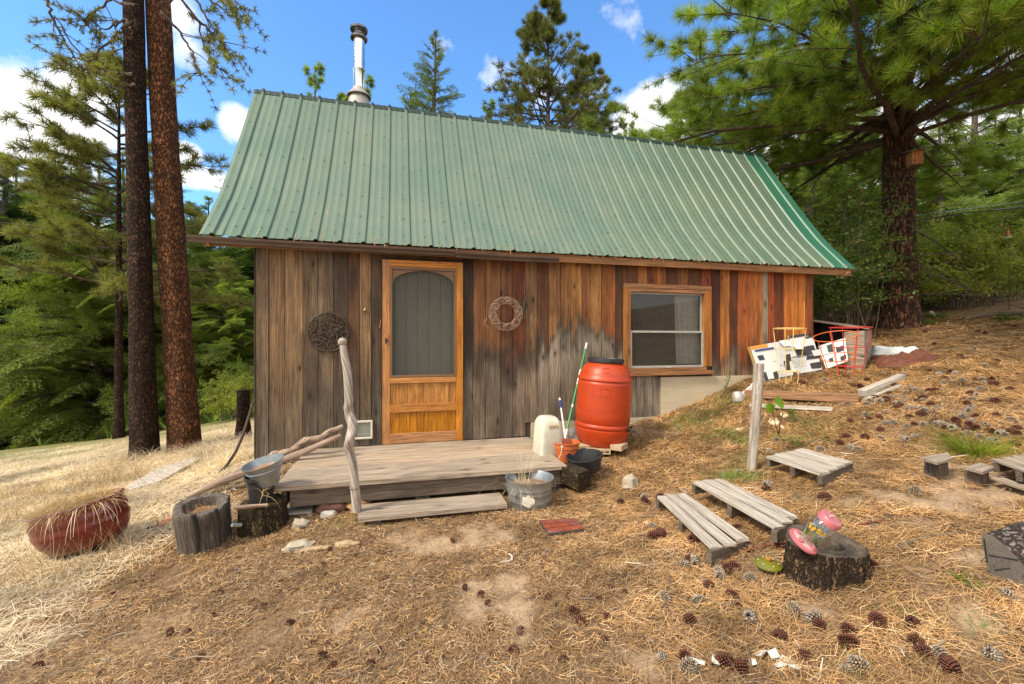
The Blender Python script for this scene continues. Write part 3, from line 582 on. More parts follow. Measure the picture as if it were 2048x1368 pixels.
# roof
prof = [(6.46, 3.28), (6.349, 3.097), (6.137, 2.783), (5.926, 2.461), (5.66, 2.075), (5.395, 1.70), (5.24, 1.50), (5.078, 1.312), (4.926, 1.149), (4.79, 1.005)]
pr = []; 
for i in range(len(prof) - 1):
    for k in range(3): t_ = k / 3; pr.append((prof[i][0] * (1 - t_) + prof[i + 1][0] * t_, prof[i][1] * (1 - t_) + prof[i + 1][1] * t_))
pr.append(prof[-1]); pr = np.array(pr)
for _ in range(2): pr[1:-1] = (pr[:-2] + pr[1:-1] * 2 + pr[2:]) / 4
RX0, RX1, S0, PER = -1.822, 6.205, -1.714, .2286
xs, hs = [], []
for n in range(-1, 36):
    c = S0 + n * PER
    for dx, h in [(-.026, 0), (-.011, .019), (.011, .019), (.026, 0), (PER / 3 - .014, 0), (PER / 3 - .006, .0032), (PER / 3 + .006, .0032), (PER / 3 + .014, 0), (PER * 2 / 3 - .014, 0), (PER * 2 / 3 - .006, .0032), (PER * 2 / 3 + .006, .0032), (PER * 2 / 3 + .014, 0)]:
        x = c + dx
        if RX0 < x < RX1: xs.append(x); hs.append(h)
xs = np.array([RX0] + xs + [RX1]); hs = np.array([0] + hs + [0])
def roofsheet(P, sx=xs, shp=hs, lift=0., col=None):
    Tn = np.gradient(P, axis=0); Tn /= np.linalg.norm(Tn, axis=1)[:, None]; Nn = np.stack([Tn[:, 1], -Tn[:, 0]], 1); Nn *= np.sign(Nn[:, 1:2] + 1e-9)
    V = []; C = []
    for i, (p, n) in enumerate(zip(P, Nn)):
        for x, h in zip(sx, shp):
            wob = .0022 * mnoise.noise(Vector((x * 2.2, i * .30, 0)))
            V.append((x, p[0] + n[0] * (h + lift + wob), p[1] + n[1] * (h + lift + wob)))
            C.append((.34, .88, .78) if x > S0 + 33 * PER - .013 else ((.92, 1.0, 1.02) if x < S0 + 2 * PER else (1., 1., 1.)))
    k = len(sx); Fs = [(i * k + j, (i + 1) * k + j, (i + 1) * k + j + 1, i * k + j + 1) for i in range(len(P) - 1) for j in range(k - 1)]
    return V, Fs, C
rm = M(); V, Fs, C = roofsheet(pr); rm.add(V, Fs, C=C)
bk_ = pr.copy(); bk_[:, 0] = 2 * 6.46 - bk_[:, 0]; V, Fs, C = roofsheet(bk_[::-1]); rm.add(V, Fs, C=C)
m6 = (xs > -1.83) & (xs < -1.60); V, Fs, C = roofsheet(pr[19:], xs[m6], hs[m6] * 1.15, .006); rm.add(V, Fs, C=C)   # lapped lower sheet at the left edge
for n in range(0, 35):   # screw heads
    for k, (dx) in enumerate([.045, .045, .045, .045, .045, .045]):
        s_ = (k + .55) / 6.1 * (len(pr) - 1); i = int(s_); p = pr[i] * (1 - s_ + i) + pr[i + 1] * (s_ - i); x = S0 + n * PER - dx - .012 + rng.uniform(-.006, .006)
        if x > RX0 + .02: rm.box((x, p[0] - .006, p[1] + .006), (.008, .008, .009), rotm('X', R(55)), mi=1)
MT['screw'] = mat('screw_heads', (.10, .10, .09), rough=.5, bump=0)
roof = rm.build('roof', ['green_metal', 'screw'], cabin, smooth=True, angle=25)
MT['ridge'] = mat('dark_green_ridge_metal', (.012, .035, .03), rough=.6, bump=0)
rc = M(); V = []
for x, h in zip(xs, hs):
    V += [(x, 6.425, 3.235 + h * 1.3), (x, 6.455, 3.30 + h * 1.3), (x, 6.465, 3.30 + h * 1.3), (x, 6.56, 3.125 + h)]
k = len(xs); rc.add(V, [(i * 4 + j, i * 4 + j + 1, i * 4 + 5 + j, i * 4 + 4 + j) for i in range(k - 1) for j in range(3)])
rc.build('ridge_cap', 'ridge', roof)
fb = M(); fb.box((2.18, 4.836, .957), (7.98, .028, .085)); fb.box((2.2, 8.09, .952), (7.9, .028, .075))
for s_ in (RX0 + .07, RX1 - .14):
    for i in range(len(prof) - 1):
        for m_ in (1, -1):
            q0 = (s_, 6.46 - m_ * (6.46 - prof[i][0]), prof[i][1] - .085); q1 = (s_, 6.46 - m_ * (6.46 - prof[i + 1][0]), prof[i + 1][1] - .085); fb.bar(q0, q1, .03, .06)
fb.build('fascia', 'beam_wood', cabin)
so = M(); so.box((2.2, 4.885, .985), (7.85, .07, .02)); so.build('soffit', 'dark_wood', cabin)
def gutter(x0, x1, z0, z1, y):
    m = M(); P = [(0, .0), (0, -.055), (-.055, -.058), (-.062, -.035), (-.085, -.018), (-.088, .0), (-.080, .002), (-.080, -.004), (-.078, -.014), (-.056, -.031), (-.050, -.052), (-.004, -.050), (-.004, 0)]
    N_ = 14; V = []
    for i in range(N_ + 1):
        t = i / N_; x = x0 + (x1 - x0) * t; z = z0 + (z1 - z0) * t - .006 * math.sin(PI * t)
        V += [(x, y + a, z + b) for a, b in P]
    k = len(P); Fs = [(i * k + j, i * k + (j + 1) % k, (i + 1) * k + (j + 1) % k, (i + 1) * k + j) for i in range(N_) for j in range(k)] + [tuple(range(k)), tuple(N_ * k + j for j in range(k))]
    m.add(V, Fs); m.plate([(x0, y + a, z0 + b) for a, b in P[:6]], .003, (-1, 0, 0)); return m.build('gutter', 'gutter', cabin)
gutter(-1.90, .62, .985, .972, 4.815); gutter(.60, 1.78, .955, .948, 4.812)
# stove pipe
cx, cy = W(718, 100, 7.0)[:2]
zz = lambda v: (V0 - v) / F * 7.0
sp = root('stove_pipe', (cx, cy, 3.3), 'shiny steel stove pipe rising behind the roof ridge', 'stove pipe'); 
del sp['label'], sp['category']; sp.parent = cabin; sp.location = tuple(ORG[sp.name] - ORG[cabin.name])
p_ = M(); p_.lathe([(.088, zz(185)), (.088, zz(142)), (.093, zz(141)), (.093, zz(138)), (.088, zz(137)), (.088, zz(78))], (cx, cy, 0), capt=True).build('pipe', 'steel', sp, smooth=True)
c_ = M(); c_.lathe([(.105, zz(80)), (.128, zz(79)), (.130, zz(76)), (.105, zz(72)), (.08, zz(71)), (.08, zz(66)), (.10, zz(65)), (.10, zz(63)), (.132, zz(62)), (.134, zz(58)), (.10, zz(55)), (.0, zz(54))], (cx, cy, 0), capb=True).build('pipe_cap', 'dull_steel' if 'dull_steel' in MT else 'steel', sp, smooth=True)
c_ = M(); c_.lathe([(.092, zz(177)), (.10, zz(181)), (.185, zz(193)), (.182, zz(195)), (.098, zz(184))], (cx, cy, 0), capb=False).build('storm_collar', 'dull_metal', sp, smooth=True)
c_ = M(); c_.lathe([(.19, 2.95), (.165, zz(207)), (.135, zz(190)), (.10, zz(186))], (cx, cy, 0), capb=False).build('flashing', 'dull_metal', sp, smooth=True)
# screen door
dr = root('screen_door', (.27, D, -1.1), 'x', 'x'); del dr['label'], dr['category']; dr.parent = cabin; dr.location = tuple(ORG[dr.name] - ORG[cabin.name])
x0, x1, YD = -.159, .699, D - .03
d_ = M()
d_.box((x0 + .038, YD, -.118), (.076, .036, 1.965), mi=0).box((x1 - .038, YD, -.118), (.076, .036, 1.965)).box(((x0 + x1) / 2, YD - .002, .826), (x1 - x0 - .153, .034, .076))
d_.box(((x0 + x1) / 2, YD - .003, -.425), (x1 - x0 - .153, .038, .058)).box(((x0 + x1) / 2, YD - .003, -.725), (x1 - x0 - .153, .034, .088)).box(((x0 + x1) / 2, YD - .003, -1.045), (x1 - x0 - .153, .034, .105))
d_.build('door_frame', 'door_wood', dr, bevel=.003)
pn = M()
for za, zb in ((-.682, -.454), (-.992, -.769)):
    for xa, xb in ((x0 + .078, .268), (.272, x1 - .078)): pn.box(((xa + xb) / 2, YD + .008, (za + zb) / 2), (xb - xa, .014, zb - za), long=2)
pn.build('panel', 'panel_wood', dr)
ins = M(); sx0, sx1, s0, s1 = x0 + .078, x1 - .078, -.394, .786
ins.box((sx0 + .011, YD - .008, (s0 + s1) / 2), (.022, .03, s1 - s0)).box((sx1 - .011, YD - .008, (s0 + s1) / 2), (.022, .03, s1 - s0)).box(((sx0 + sx1) / 2, YD - .008, s1 - .011), (sx1 - sx0 - .046, .03, .022)).box(((sx0 + sx1) / 2, YD - .008, s0 + .012), (sx1 - sx0 - .046, .03, .024))
MT['dim_trim'] = mat('brown_screen_trim', (.22, .12, .055), (.16, .085, .04), sc=(3, 20, 20), rough=.5, bump=.1)
ins.build('screen_frame', 'dim_trim', dr, bevel=.002)
ar = M(); xa, xb = sx0 + .024, sx1 - .024; xm, hw = (xa + xb) / 2, (xb - xa) / 2; V = []
NA = 28
for i in range(NA + 1):
    a = -1 + 2 * i / NA; zA = .592 + .165 * math.sqrt(max(0, 1 - (a * .97) ** 2)) ** 1.0
    if abs(a) > .93: zA = .592
    V += [(xm + a * hw, YD - .006, zA), (xm + a * hw, YD - .006, s1 - .024), (xm + a * hw, YD + .006, zA), (xm + a * hw, YD + .006, s1 - .024)]
ar.add(V, [f for i in range(NA) for f in ((i * 4, i * 4 + 4, i * 4 + 5, i * 4 + 1), (i * 4 + 2, i * 4 + 3, i * 4 + 7, i * 4 + 6), (i * 4, i * 4 + 2, i * 4 + 6, i * 4 + 4))])
ar.build('arch_trim', 'dim_trim', dr)
def screenmat():
    m = bpy.data.materials.new('insect_screen'); m.use_nodes = True; t = m.node_tree; t.nodes.clear()
    d = nd(t, 'ShaderNodeBsdfDiffuse', {'Color': (.10, .10, .09, 1)}).outputs[0]; tr = nd(t, 'ShaderNodeBsdfTransparent').outputs[0]
    t.links.new(nd(t, 'ShaderNodeMixShader', {0: .42, 1: tr, 2: d}).outputs[0], nd(t, 'ShaderNodeOutputMaterial').inputs[0]); return m
MT['screen'] = screenmat()
M().add([(xa - .01, YD, s0 + .02), (xb + .01, YD, s0 + .02), (xb + .01, YD, s1 - .02), (xa - .01, YD, s1 - .02)], [(0, 1, 2, 3)]).build('screen', 'screen', dr)
idr = M()
for i in range(7): xq = x0 + (x1 - x0) * i / 7; idr.box((xq + .0613, D + .035, -.118), (.119, .03, 1.96), long=2)
idr.build('inner_door', 'grey_paint', cabin, bevel=.003)
hk = M(); hk.box((x0 + .035, YD - .024, .0), (.014, .012, .06)).tube([(x0 + .035, YD - .03, .01), (x0 + .035, YD - .05, .01), (x0 + .06, YD - .05, .0)], .007, 6); hk.build('handle', 'plaque', dr)
M().box(((x0 + x1) / 2, D - .01, -1.115), (x1 - x0, .09, .022)).build('threshold', 'grey_wood', cabin)
# window
wn = root('window', (3.3, D, -.4), 'x', 'x'); del wn['label'], wn['category']; wn.parent = cabin; wn.location = tuple(ORG[wn.name] - ORG[cabin.name])
a0, a1, b0, b1 = 2.676, 3.930, -.385, .704
t_ = M(); YW = D - .022
t_.box(((a0 + a1) / 2, YW, b1 - .026), (a1 - a0, .032, .052)).box((a0 + .026, YW, (b0 + b1) / 2), (.052, .030, b1 - b0 - .106), long=2).box((a1 - .04, YW, (b0 + b1) / 2), (.080, .030, b1 - b0 - .106), long=2).box(((a0 + a1) / 2, YW - .008, -.408), (a1 - a0 + .02, .052, .052))
t_.build('casing', 'trim_wood', wn, bevel=.003)
t_ = M(); c0, c1, e0, e1 = a0 + .053, a1 - .081, -.38, b1 - .053
t_.box(((c0 + c1) / 2, D + .008, e1 - .022), (c1 - c0, .08, .044)).box((c0 + .02, D + .008, (e0 + e1) / 2), (.04, .08, e1 - e0 - .09), long=2).box((c1 - .013, D + .008, (e0 + e1) / 2), (.026, .08, e1 - e0 - .09), long=2).box(((c0 + c1) / 2, D + .0, e0 + .02), (c1 - c0, .10, .04))
t_.build('jamb', 'trim_wood', wn, bevel=.002)
def sash(xa, xb, za, zb, y, w=.022):
    s = M(); s.box(((xa + xb) / 2, y, za + w / 2), (xb - xa, .024, w)).box(((xa + xb) / 2, y, zb - w / 2), (xb - xa, .024, w)).box((xa + w / 2, y, (za + zb) / 2), (w, .024, zb - za - 2 * w - .002)).box((xb - w / 2, y, (za + zb) / 2), (w, .024, zb - za - 2 * w - .002))
    o = s.build('sash', 'alu', wn, bevel=.002)
    M().add([(xa + w, y + .003, za + w), (xb - w, y + .003, za + w), (xb - w, y + .003, zb - w), (xa + w, y + .003, zb - w)], [(0, 1, 2, 3)]).build('pane', 'glass', o)
def glassmat():
    m = bpy.data.materials.new('window_glass'); m.use_nodes = True; t = m.node_tree; t.nodes.clear()
    gl = nd(t, 'ShaderNodeBsdfGlossy', {'Color': (1, 1, 1, 1), 'Roughness': .02}).outputs[0]; tr = nd(t, 'ShaderNodeBsdfTransparent', {'Color': (.80, .82, .80, 1)}).outputs[0]
    d = nd(t, 'ShaderNodeBsdfDiffuse', {'Color': (.35, .34, .30, 1)}).outputs[0]
    tr = nd(t, 'ShaderNodeMixShader', {0: .10, 1: tr, 2: d}).outputs[0]
    fr = math_(t, 'ADD', nd(t, 'ShaderNodeFresnel', {'IOR': 1.5}).outputs[0], .0)
    t.links.new(nd(t, 'ShaderNodeMixShader', {0: fr, 1: tr, 2: gl}).outputs[0], nd(t, 'ShaderNodeOutputMaterial').inputs[0]); return m
MT['glass'] = glassmat()
sash(c0 + .041, c1 - .027, .10, e1 - .045, D + .025); sash(c0 + .041, c1 - .027, e0 + .041, .125, D - .004, .026)
def drape(xa, xb, amp, y):
    c = M(); V = []; nx = 40
    for k, z in enumerate(np.linspace(-.30, .60, 8)):
        for i in range(nx + 1):
            t = i / nx; w = (1. - .12 * math.sin(PI * k / 7)); V.append((xa + (xb - xa) * t * w, y + amp * math.sin(t * 30 + .3 * k) + .004 * k, z))
    c.add(V, [(k * (nx + 1) + i, k * (nx + 1) + i + 1, (k + 1) * (nx + 1) + i + 1, (k + 1) * (nx + 1) + i) for k in range(7) for i in range(nx)]); c.build('curtain', 'curtain', wn, smooth=True)
drape(3.50, 3.88, .014, D + .10); drape(2.74, 2.83, .010, D + .10)
k_ = M(); k_.ball((3.32, D - .02, -.335), (.10, .02, .02)); k_.build('sash_lift', 'alu', wn, smooth=True)
# small cat door
pt = root('pet_door', (-.33, D, -.95), 'x', 'x'); del pt['label'], pt['category']; pt.parent = cabin; pt.location = tuple(ORG[pt.name] - ORG[cabin.name])
px0, px1, pz0, pz1 = wx(707), wx(745.5), wz(725, 877.5), wz(725, 840.5)
q = M(); w = .022
q.box(((px0 + px1) / 2, D - .016, pz1 - w / 2), (px1 - px0, .026, w)).box(((px0 + px1) / 2, D - .016, pz0 + w / 2), (px1 - px0, .026, w)).box((px0 + w / 2, D - .016, (pz0 + pz1) / 2), (w, .026, pz1 - pz0 - 2 * w)).box((px1 - w / 2, D - .016, (pz0 + pz1) / 2), (w, .026, pz1 - pz0 - 2 * w))
q.build('door_frame', 'white_plastic', pt, bevel=.004)
q = M(); q.box(((px0 + px1) / 2, D - .010, (pz0 + pz1) / 2), (px1 - px0 - .05, .008, pz1 - pz0 - .05)).box(((px0 + px1) / 2, D - .016, pz0 + .045), (px1 - px0 - .06, .008, .03)); q.build('flap', 'flap', pt, bevel=.003)

# ---------------------------------------------------------------- deck and step
dk = root('wooden_deck', (.27, 4.3, -1.36), 'low deck of five weathered grey planks below the screen door', 'deck')
m = M(); YF = D - 1.225; Xa, Xb = -.912, 1.465
for i in range(5):
    y1 = D - .022 - i * .242; y0 = y1 - .234 if i < 4 else YF
    m.box(((Xa + Xb) / 2 + rng.uniform(-.006, .006), (y0 + y1) / 2, -1.1115 - .019), (Xb - Xa, y1 - y0, .038), jit=.003)
m.build('deck_boards', 'grey_wood', dk, bevel=.004)
m = M(); m.box(((Xa + Xb) / 2 + .04, YF + .045, -1.218), (Xb - Xa - .13, .038, .135)).box((Xa + .06, D - .63, -1.218), (.038, 1.10, .13)).box((Xb - .05, D - .63, -1.218), (.038, 1.10, .13)).build('rim_board', 'dark_wood', dk, bevel=.003)
m = M()
for (u, v, w_, d_, h_) in []: pass
bp = gp(592, 1040)
m.box((Xa + .16, YF + .10, -1.335), (.20, .18, .012)).box((Xa + .07, YF + .10, -1.372), (.022, .18, .075)).box((Xa + .25, YF + .10, -1.372), (.022, .18, .075)).box((Xa + .16, YF + .10, -1.405), (.20, .18, .016)); 
m.build('concrete_block', 'block', dk, bevel=.003)
m = M(); m.ball((Xa + .40, YF + .09, -1.335), (.24, .2, .12), rough=.25, seed=3); m.build('red_stone', 'redstone', dk)
m = M(); m.ball((Xa + .60, YF + .09, -1.325), (.18, .18, .13), rough=.3, seed=5); m.build('ochre_stone', 'ochre', dk)
for xx in (1.35, .2): M().box((xx, YF + .12, -1.34), (.12, .12, .12)).build('support_post', 'dark_wood', dk)
stp = root('wooden_step', (.2, 3.56, -1.38), 'long single plank step in front of the deck', 'step')
xs0, xs1 = float(W(716, 1035, 3.27)[0]), float(W(1016, 1006, 3.52)[0])
M().box(((xs0 + xs1) / 2, 3.565, -1.32), (xs1 - xs0, .275, .04), jit=.003).build('tread', 'grey_wood', stp, bevel=.004)
for xx in (xs0 + .12, xs1 - .14): M().box((xx, 3.56, -1.372), (.09, .2, .062)).build('support', 'dark_wood', stp, bevel=.003)
# ---------------------------------------------------------------- things on the cabin wall
def lay(P): return np.array(P, float)
# round openwork plaque
pc = WY(657, 664, D - .03); rad = .197
pl = root('wall_plaque', pc, 'round dark metal openwork wall plaque left of the door', 'wall decoration')
fr_ = np.stack([np.array([1., 0, 0]), np.array([0, 0, 1.]), np.array([0, -1., 0])], 1)
def circ(c, r, n=48, ph=0.): a = np.linspace(0, 2 * PI, n) + ph; return np.stack([c[0] + r * np.cos(a), np.full(n, c[1]), c[2] + r * np.sin(a)], 1)
M().tube(circ(pc, rad), .010, 8, cap=False).build('rim', 'plaque', pl, smooth=True)
m = M()
for i in range(150):
    a, r = rng.uniform(0, 2 * PI), rad * math.sqrt(rng.uniform(.0, .93)); c = pc + np.array([r * math.cos(a), -rng.uniform(0, .012), r * math.sin(a)])
    L_ = rng.uniform(.03, .06); t = rng.uniform(0, PI); dx, dz = math.cos(t), math.sin(t); w = L_ * .24
    P = [c + np.array([dx * s * L_ * .5 - dz * q * w, -.004 * (1 - abs(s)) + .004 * math.sin(3 * s), dz * s * L_ * .5 + dx * q * w]) for s, q in ((-1, 0), (-.2, 1), (1, .3), (.1, -1))]
    m.plate(P, .004, (0, -1, 0))
for i in range(14):
    a = i * 2 * PI / 14; m.tube([pc + np.array([math.cos(a + .3 * k) * rad * k / 4, 0, math.sin(a + .3 * k) * rad * k / 4]) for k in range(5)], .0035, 5)
m.build('leaf_relief', 'plaque', pl)
# brass bell wind chime
bx = lambda v: WY(730, v, D - .03)
ch = root('hanging_bell', bx(604), 'small brass bell with a tassel hanging left of the door', 'bell')
M().tube([bx(604), bx(612), bx(640)], .0015, 4).tube([bx(622), bx(652)], .0015, 4).build('cord', 'vine', ch)
M().lathe([(.002, .030), (.010, .028), (.012, .018), (.016, .006), (.022, 0), (.019, 0), (.012, .012)], bx(621), n=20, capb=False).build('bell', 'brass', ch, smooth=True)
m = M()
for i in range(12): m.tube([bx(640), bx(652) + np.array([rng.uniform(-.014, .014), rng.uniform(-.008, .004), 0])], .0018, 4)
m.build('tassel', 'vine', ch)
m = M(); m.plate([WY(u, v, D - .02) for u, v in ((757, 657), (761, 640), (762.5, 638), (760, 656))], .006, (0, -1, 0)).build('wooden_strip', 'trim_wood', None, 'short orange wood strip nailed beside the door frame', 'wood strip')
# vine wreath
wc = WY(1010.5, 628, D - .05)
wr = root('vine_wreath', wc, 'round wreath of pale twisted vines on the wall right of the door', 'wreath')
for k in range(4):
    m = M()
    for j in range(5):
        n = 60; a = np.linspace(0, 2 * PI * rng.uniform(.5, 1.02), n) + rng.uniform(0, 6.3); f1, f2 = rng.integers(4, 9), rng.integers(5, 11); p1, p2 = rng.uniform(0, 6.3, 2)
        rr = .152 + .046 * np.sin(f1 * a * .8 + p1) * .9; yy = -.028 + .030 * np.cos(f2 * a * .7 + p2)
        P = np.stack([wc[0] + rr * np.cos(a), wc[1] + yy, wc[2] + rr * np.sin(a)], 1); m.tube(P, rng.uniform(.0020, .0034), 5)
    m.build('vine', 'vine', wr)
m = M(); P = [WY(u, v, D - .06) for u, v in ((974, 636), (969, 644), (970, 650), (978, 656))]; m.tube(P, .004, 5).build('loose_end', 'vine', wr)
gl = root('hanging_garland', WY(1049, 560, D - .03), 'string of dark red petals with a teal stick hanging beside the wreath', 'garland')
m = M(); m.tube([WY(1049, v, D - .02) for v in (545, 580, 620, 660, 680)], .0018, 4).build('cord', 'vine', gl)
for u, v in ((1045, 580), (1056, 578), (1046, 586), (1052, 642), (1053, 672), (1020, 588), (1026, 670), (1043, 592)):
    p = WY(u, v, D - .03); q = rng.uniform(0, 3)
    M().plate([p + np.array([math.cos(q + t) * s, -.004 * (i % 2), math.sin(q + t) * s]) for i, (t, s) in enumerate(((0, .022), (1.2, .009), (PI, .018), (4.6, .010)))], .002, (0, -1, 0)).build('petal', 'red_leaf', gl)
M().bar(WY(1047, 602, D - .03), WY(1046, 628, D - .03), .014, .010).build('teal_stick', 'teal', gl)
# ---------------------------------------------------------------- barrel and the things beside it
bb = W(1202, 889, 4.83); bz = bb[2]; bc = np.array([bb[0], bb[1], bz]); RB = frame((math.sin(.058) * CT, -math.sin(.058) * ST, math.cos(.058))); RB = np.stack([RB[:, 1], RB[:, 2], RB[:, 0]], 1)
ba = root('rain_barrel', bc, 'red-orange plastic rain barrel with black lid leaning by the wall', 'barrel')
bp_ = [(.0, 0), (.20, .0), (.235, .02), (.262, .06), (.280, .12), (.288, .17), (.289, .185), (.276, .195), (.276, .205), (.291, .215), (.293, .235), (.280, .250), (.283, .262), (.290, .275), (.292, .34), (.292, .60), (.289, .665), (.290, .680), (.279, .692), (.279, .702), (.292, .712), (.290, .735), (.276, .750), (.272, .765), (.268, .775), (.255, .82), (.225, .86), (.188, .885), (.176, .893), (.174, .90)]
m = M(); m.lathe(bp_, bc, RB, n=56, capb=False)
def onb(th, z, r): return bc + RB @ np.array([r * math.cos(th), r * math.sin(th), z])
tf = math.atan2(*(RB.T @ np.array([-bc[0], -bc[1], 0]))[[1, 0]])
for (z0, z1, h, r) in ((.55, .635, .17, .293), (.80, .845, .13, .262)):
    for q in (-1, 1): m.tube([onb(tf + .03 + q * h, z, r - (.0 if z < .7 else (z - .8) * .45)) for z in np.linspace(z0, z1, 4)], .0022, 4)
    for z in (z0, z1): m.tube([onb(tf + .03 + t, z, r - (.0 if z < .7 else (z - .8) * .45)) for t in np.linspace(-h, h, 7)], .0022, 4)
m.build('barrel_body', 'barrel', ba, smooth=True, angle=50)
m = M(); m.lathe([(.0, .935), (.16, .935), (.175, .930), (.182, .945), (.190, .944), (.193, .930), (.193, .90), (.186, .893), (.176, .893)], bc, RB, n=64, capb=False, jit=lambda a, i: 1 + (.010 * np.sign(np.sin(a * 30)) if i in (5, 6) else 0)).build('lid', 'black', ba, smooth=True)
m = M(); q = tf + 1.18; m.tube([onb(q, .215, .27), onb(q, .215, .315)], .022, 12).tube([onb(q, .215, .315), onb(q, .213, .35), onb(q, .20, .362), onb(q, .18, .364)], .012, 8).bar(onb(q - .06, .245, .325), onb(q + .09, .250, .325), .010, .012).tube([onb(q, .21, .325), onb(q, .248, .325)], .006, 6); m.build('spigot', 'black', ba, smooth=True)
def paver(u, v, z, ang, lab, sz=(.24, .10, .05), holes=True):
    p = W(u, v, z); r_ = RZ(ang); m = M(); L_, w_, h_ = sz; n = 4
    m.box(p, (L_, w_, h_ * .36)).V[-1]; m.V[-1] = (m.V[-1] - p) @ r_.T + p + np.array([0, 0, h_ * .32])
    def bb_(c, s): 
        m.box((0, 0, 0), s); m.V[-1] = (m.V[-1] + np.array(c)) @ r_.T + p
    bb_((0, 0, -h_ * .36), (L_, w_, h_ * .28))
    for i in range(n + 1): bb_((-L_ / 2 + .008 + (L_ - .016) * i / n, 0, -h_ * .04), (.016, w_, h_ * .36))
    return m.build('paver_brick', 'paver', None, lab, 'brick', 'hollow tan bricks under the barrel')
paver(1177, 893, 4.72, .15, 'tan hollow brick under the left side of the barrel', (.30, .13, .06)); paver(1196, 902, 4.60, -.2, 'tan hollow brick lying in front of the barrel'); paver(1238, 892, 4.62, .75, 'tan hollow brick poking out right of the barrel', (.20, .12, .055)); paver(1166, 908, 4.55, .05, 'tan hollow brick between bucket and black bowl', (.2, .1, .05), True)
def pole(name, a, b, r, segs, lab, cat, extra=None):
    t = root(name, b, lab, cat); a, b = np.array(a), np.array(b)
    for nm, s0, s1, mt, k in segs: M().tube([a + (b - a) * s0, a + (b - a) * s1], r * k, 10).build(nm, mt, t, smooth=True)
    return t
br = pole('broom', WY(1173.5, 686, 4.87), W(1131, 873, 4.75), .012, [('grip', 0, .07, 'white', 1.05), ('handle', .07, .31, 'green_pole', 1), ('collar', .31, .47, 'white_plastic', 1.12), ('handle', .47, .68, 'green_pole', 1.0), ('collar', .68, .71, 'white_plastic', 1.15), ('handle', .71, .93, 'green_pole', 1.), ('socket', .93, 1.0, 'white_plastic', 1.4)], 'long green handled tool leaning on the wall left of the barrel', 'tool')
ds = pole('mop', WY(1119.5, 797, 4.85), W(1131, 879, 4.70), .011, [('grip', 0, .06, 'white', 1.2), ('sleeve', .06, .25, 'blue', 1.25), ('handle', .25, 1.0, 'white', .9)], 'short white handled tool with a dark blue grip', 'tool')
c = W(1145, 872, 4.80); m = M(); m.add([c + np.array(p) for p in ((-.12, 0, -.05), (.10, -.0, -.05), (.11, .04, .03), (.03, .10, .075), (-.06, .10, .06), (-.13, .05, .01), (0, .12, -.05))], [(0, 1, 2, 3, 4, 5), (0, 6, 1), (1, 6, 2), (2, 6, 3), (3, 6, 4), (4, 6, 5), (5, 6, 0)]).build('dustpan', 'clear_grey', None, 'grey plastic dustpan behind the orange bucket', 'dustpan', bevel=.004)
# cream plastic bin
b1_ = W(1095, 912, 4.42); b1_[2] = h1(b1_[0], b1_[1]) + .01; zt = (V0 - 832) / F * 4.42; hh = zt - b1_[2]
bn = root('storage_bin', b1_, 'cream plastic bin standing on end beside the deck', 'bin')
prof_ = [(0, .125, .115), (.02, .135, .125), (.72, .112, .118), (.90, .100, .110), (.96, .085, .092), (1.0, .062, .068)]
V = []; ns = 32; ry = -TH + .35
for t, a, b in prof_:
    for j in range(ns):
        q = 2 * PI * j / ns; e = .32; x, y = np.sign(math.cos(q)) * abs(math.cos(q)) ** e * a, np.sign(math.sin(q)) * abs(math.sin(q)) ** e * b
        V.append(b1_ + RZ(ry) @ np.array([x, y, t * hh]))
m = M(); m.add(V, [(i * ns + j, i * ns + (j + 1) % ns, (i + 1) * ns + (j + 1) % ns, (i + 1) * ns + j) for i in range(len(prof_) - 1) for j in range(ns)] + [tuple((len(prof_) - 1) * ns + j for j in range(ns)), tuple(range(ns))[::-1]])
m.build('bin_body', 'white_plastic', bn, smooth=True, angle=50)
m = M()
for i in range(5): p = b1_ + RZ(ry) @ np.array([-.03 + .022 * i, -.1175, hh * (.83 + .01 * (i % 2))]); m.box(p, (.010, .006, .03), RZ(ry))
m.build('vent_mark', 'card_brown', bn)
# orange bucket
p = W(1133, 926, 4.35); bk0 = root('bucket', p, 'orange plastic bucket beside the cream bin', 'bucket')
M().lathe([(.0, .006), (.092, .0), (.098, .004), (.112, .15), (.122, .155), (.124, .195), (.132, .20), (.134, .212), (.128, .214), (.120, .205), (.115, .15), (.092, .012), (0, .010)], p, n=48, capb=False).build('bucket_body', 'bucket', bk0, smooth=True)
hp = p + RZ(-TH) @ np.array([-.055, -.112, .185]); m = M(); m.ball(hp, (.028, .02, .028)).build('handle_lug', 'white_plastic', bk0, smooth=True)
q = p + RZ(-TH) @ np.array([.10, .07, .185]); M().tube([hp, hp + np.array([-.02, -.02, -.06]), hp + np.array([-.045, -.02, -.105]), hp + np.array([-.03, .0, -.10])], .003, 6).build('handle', 'white_plastic', bk0, smooth=True)
# black rubber bowl, tilted
p = W(1172, 941, 4.15); Rb = rotm('Y', -.16) @ rotm('X', .06); bw = root('feed_pan', p, 'tilted black rubber feed pan in front of the barrel', 'pan')
M().lathe([(.0, 0), (.11, 0), (.135, .012), (.155, .10), (.172, .142), (.172, .150), (.160, .152), (.142, .10), (.12, .02), (0, .015)], p, Rb, n=44, capb=False).build('pan_body', 'rubber', bw, smooth=True)
p = W(1147, 972, 3.92); M().box(p + np.array([0, .02, .085]), (.15, .27, .15), RZ(.42) @ rotm('X', .10), jit=.012, long=1).build('wood_block', 'moss', None, 'dark timber block wedged against the right deck corner', 'wood block', bevel=.006)
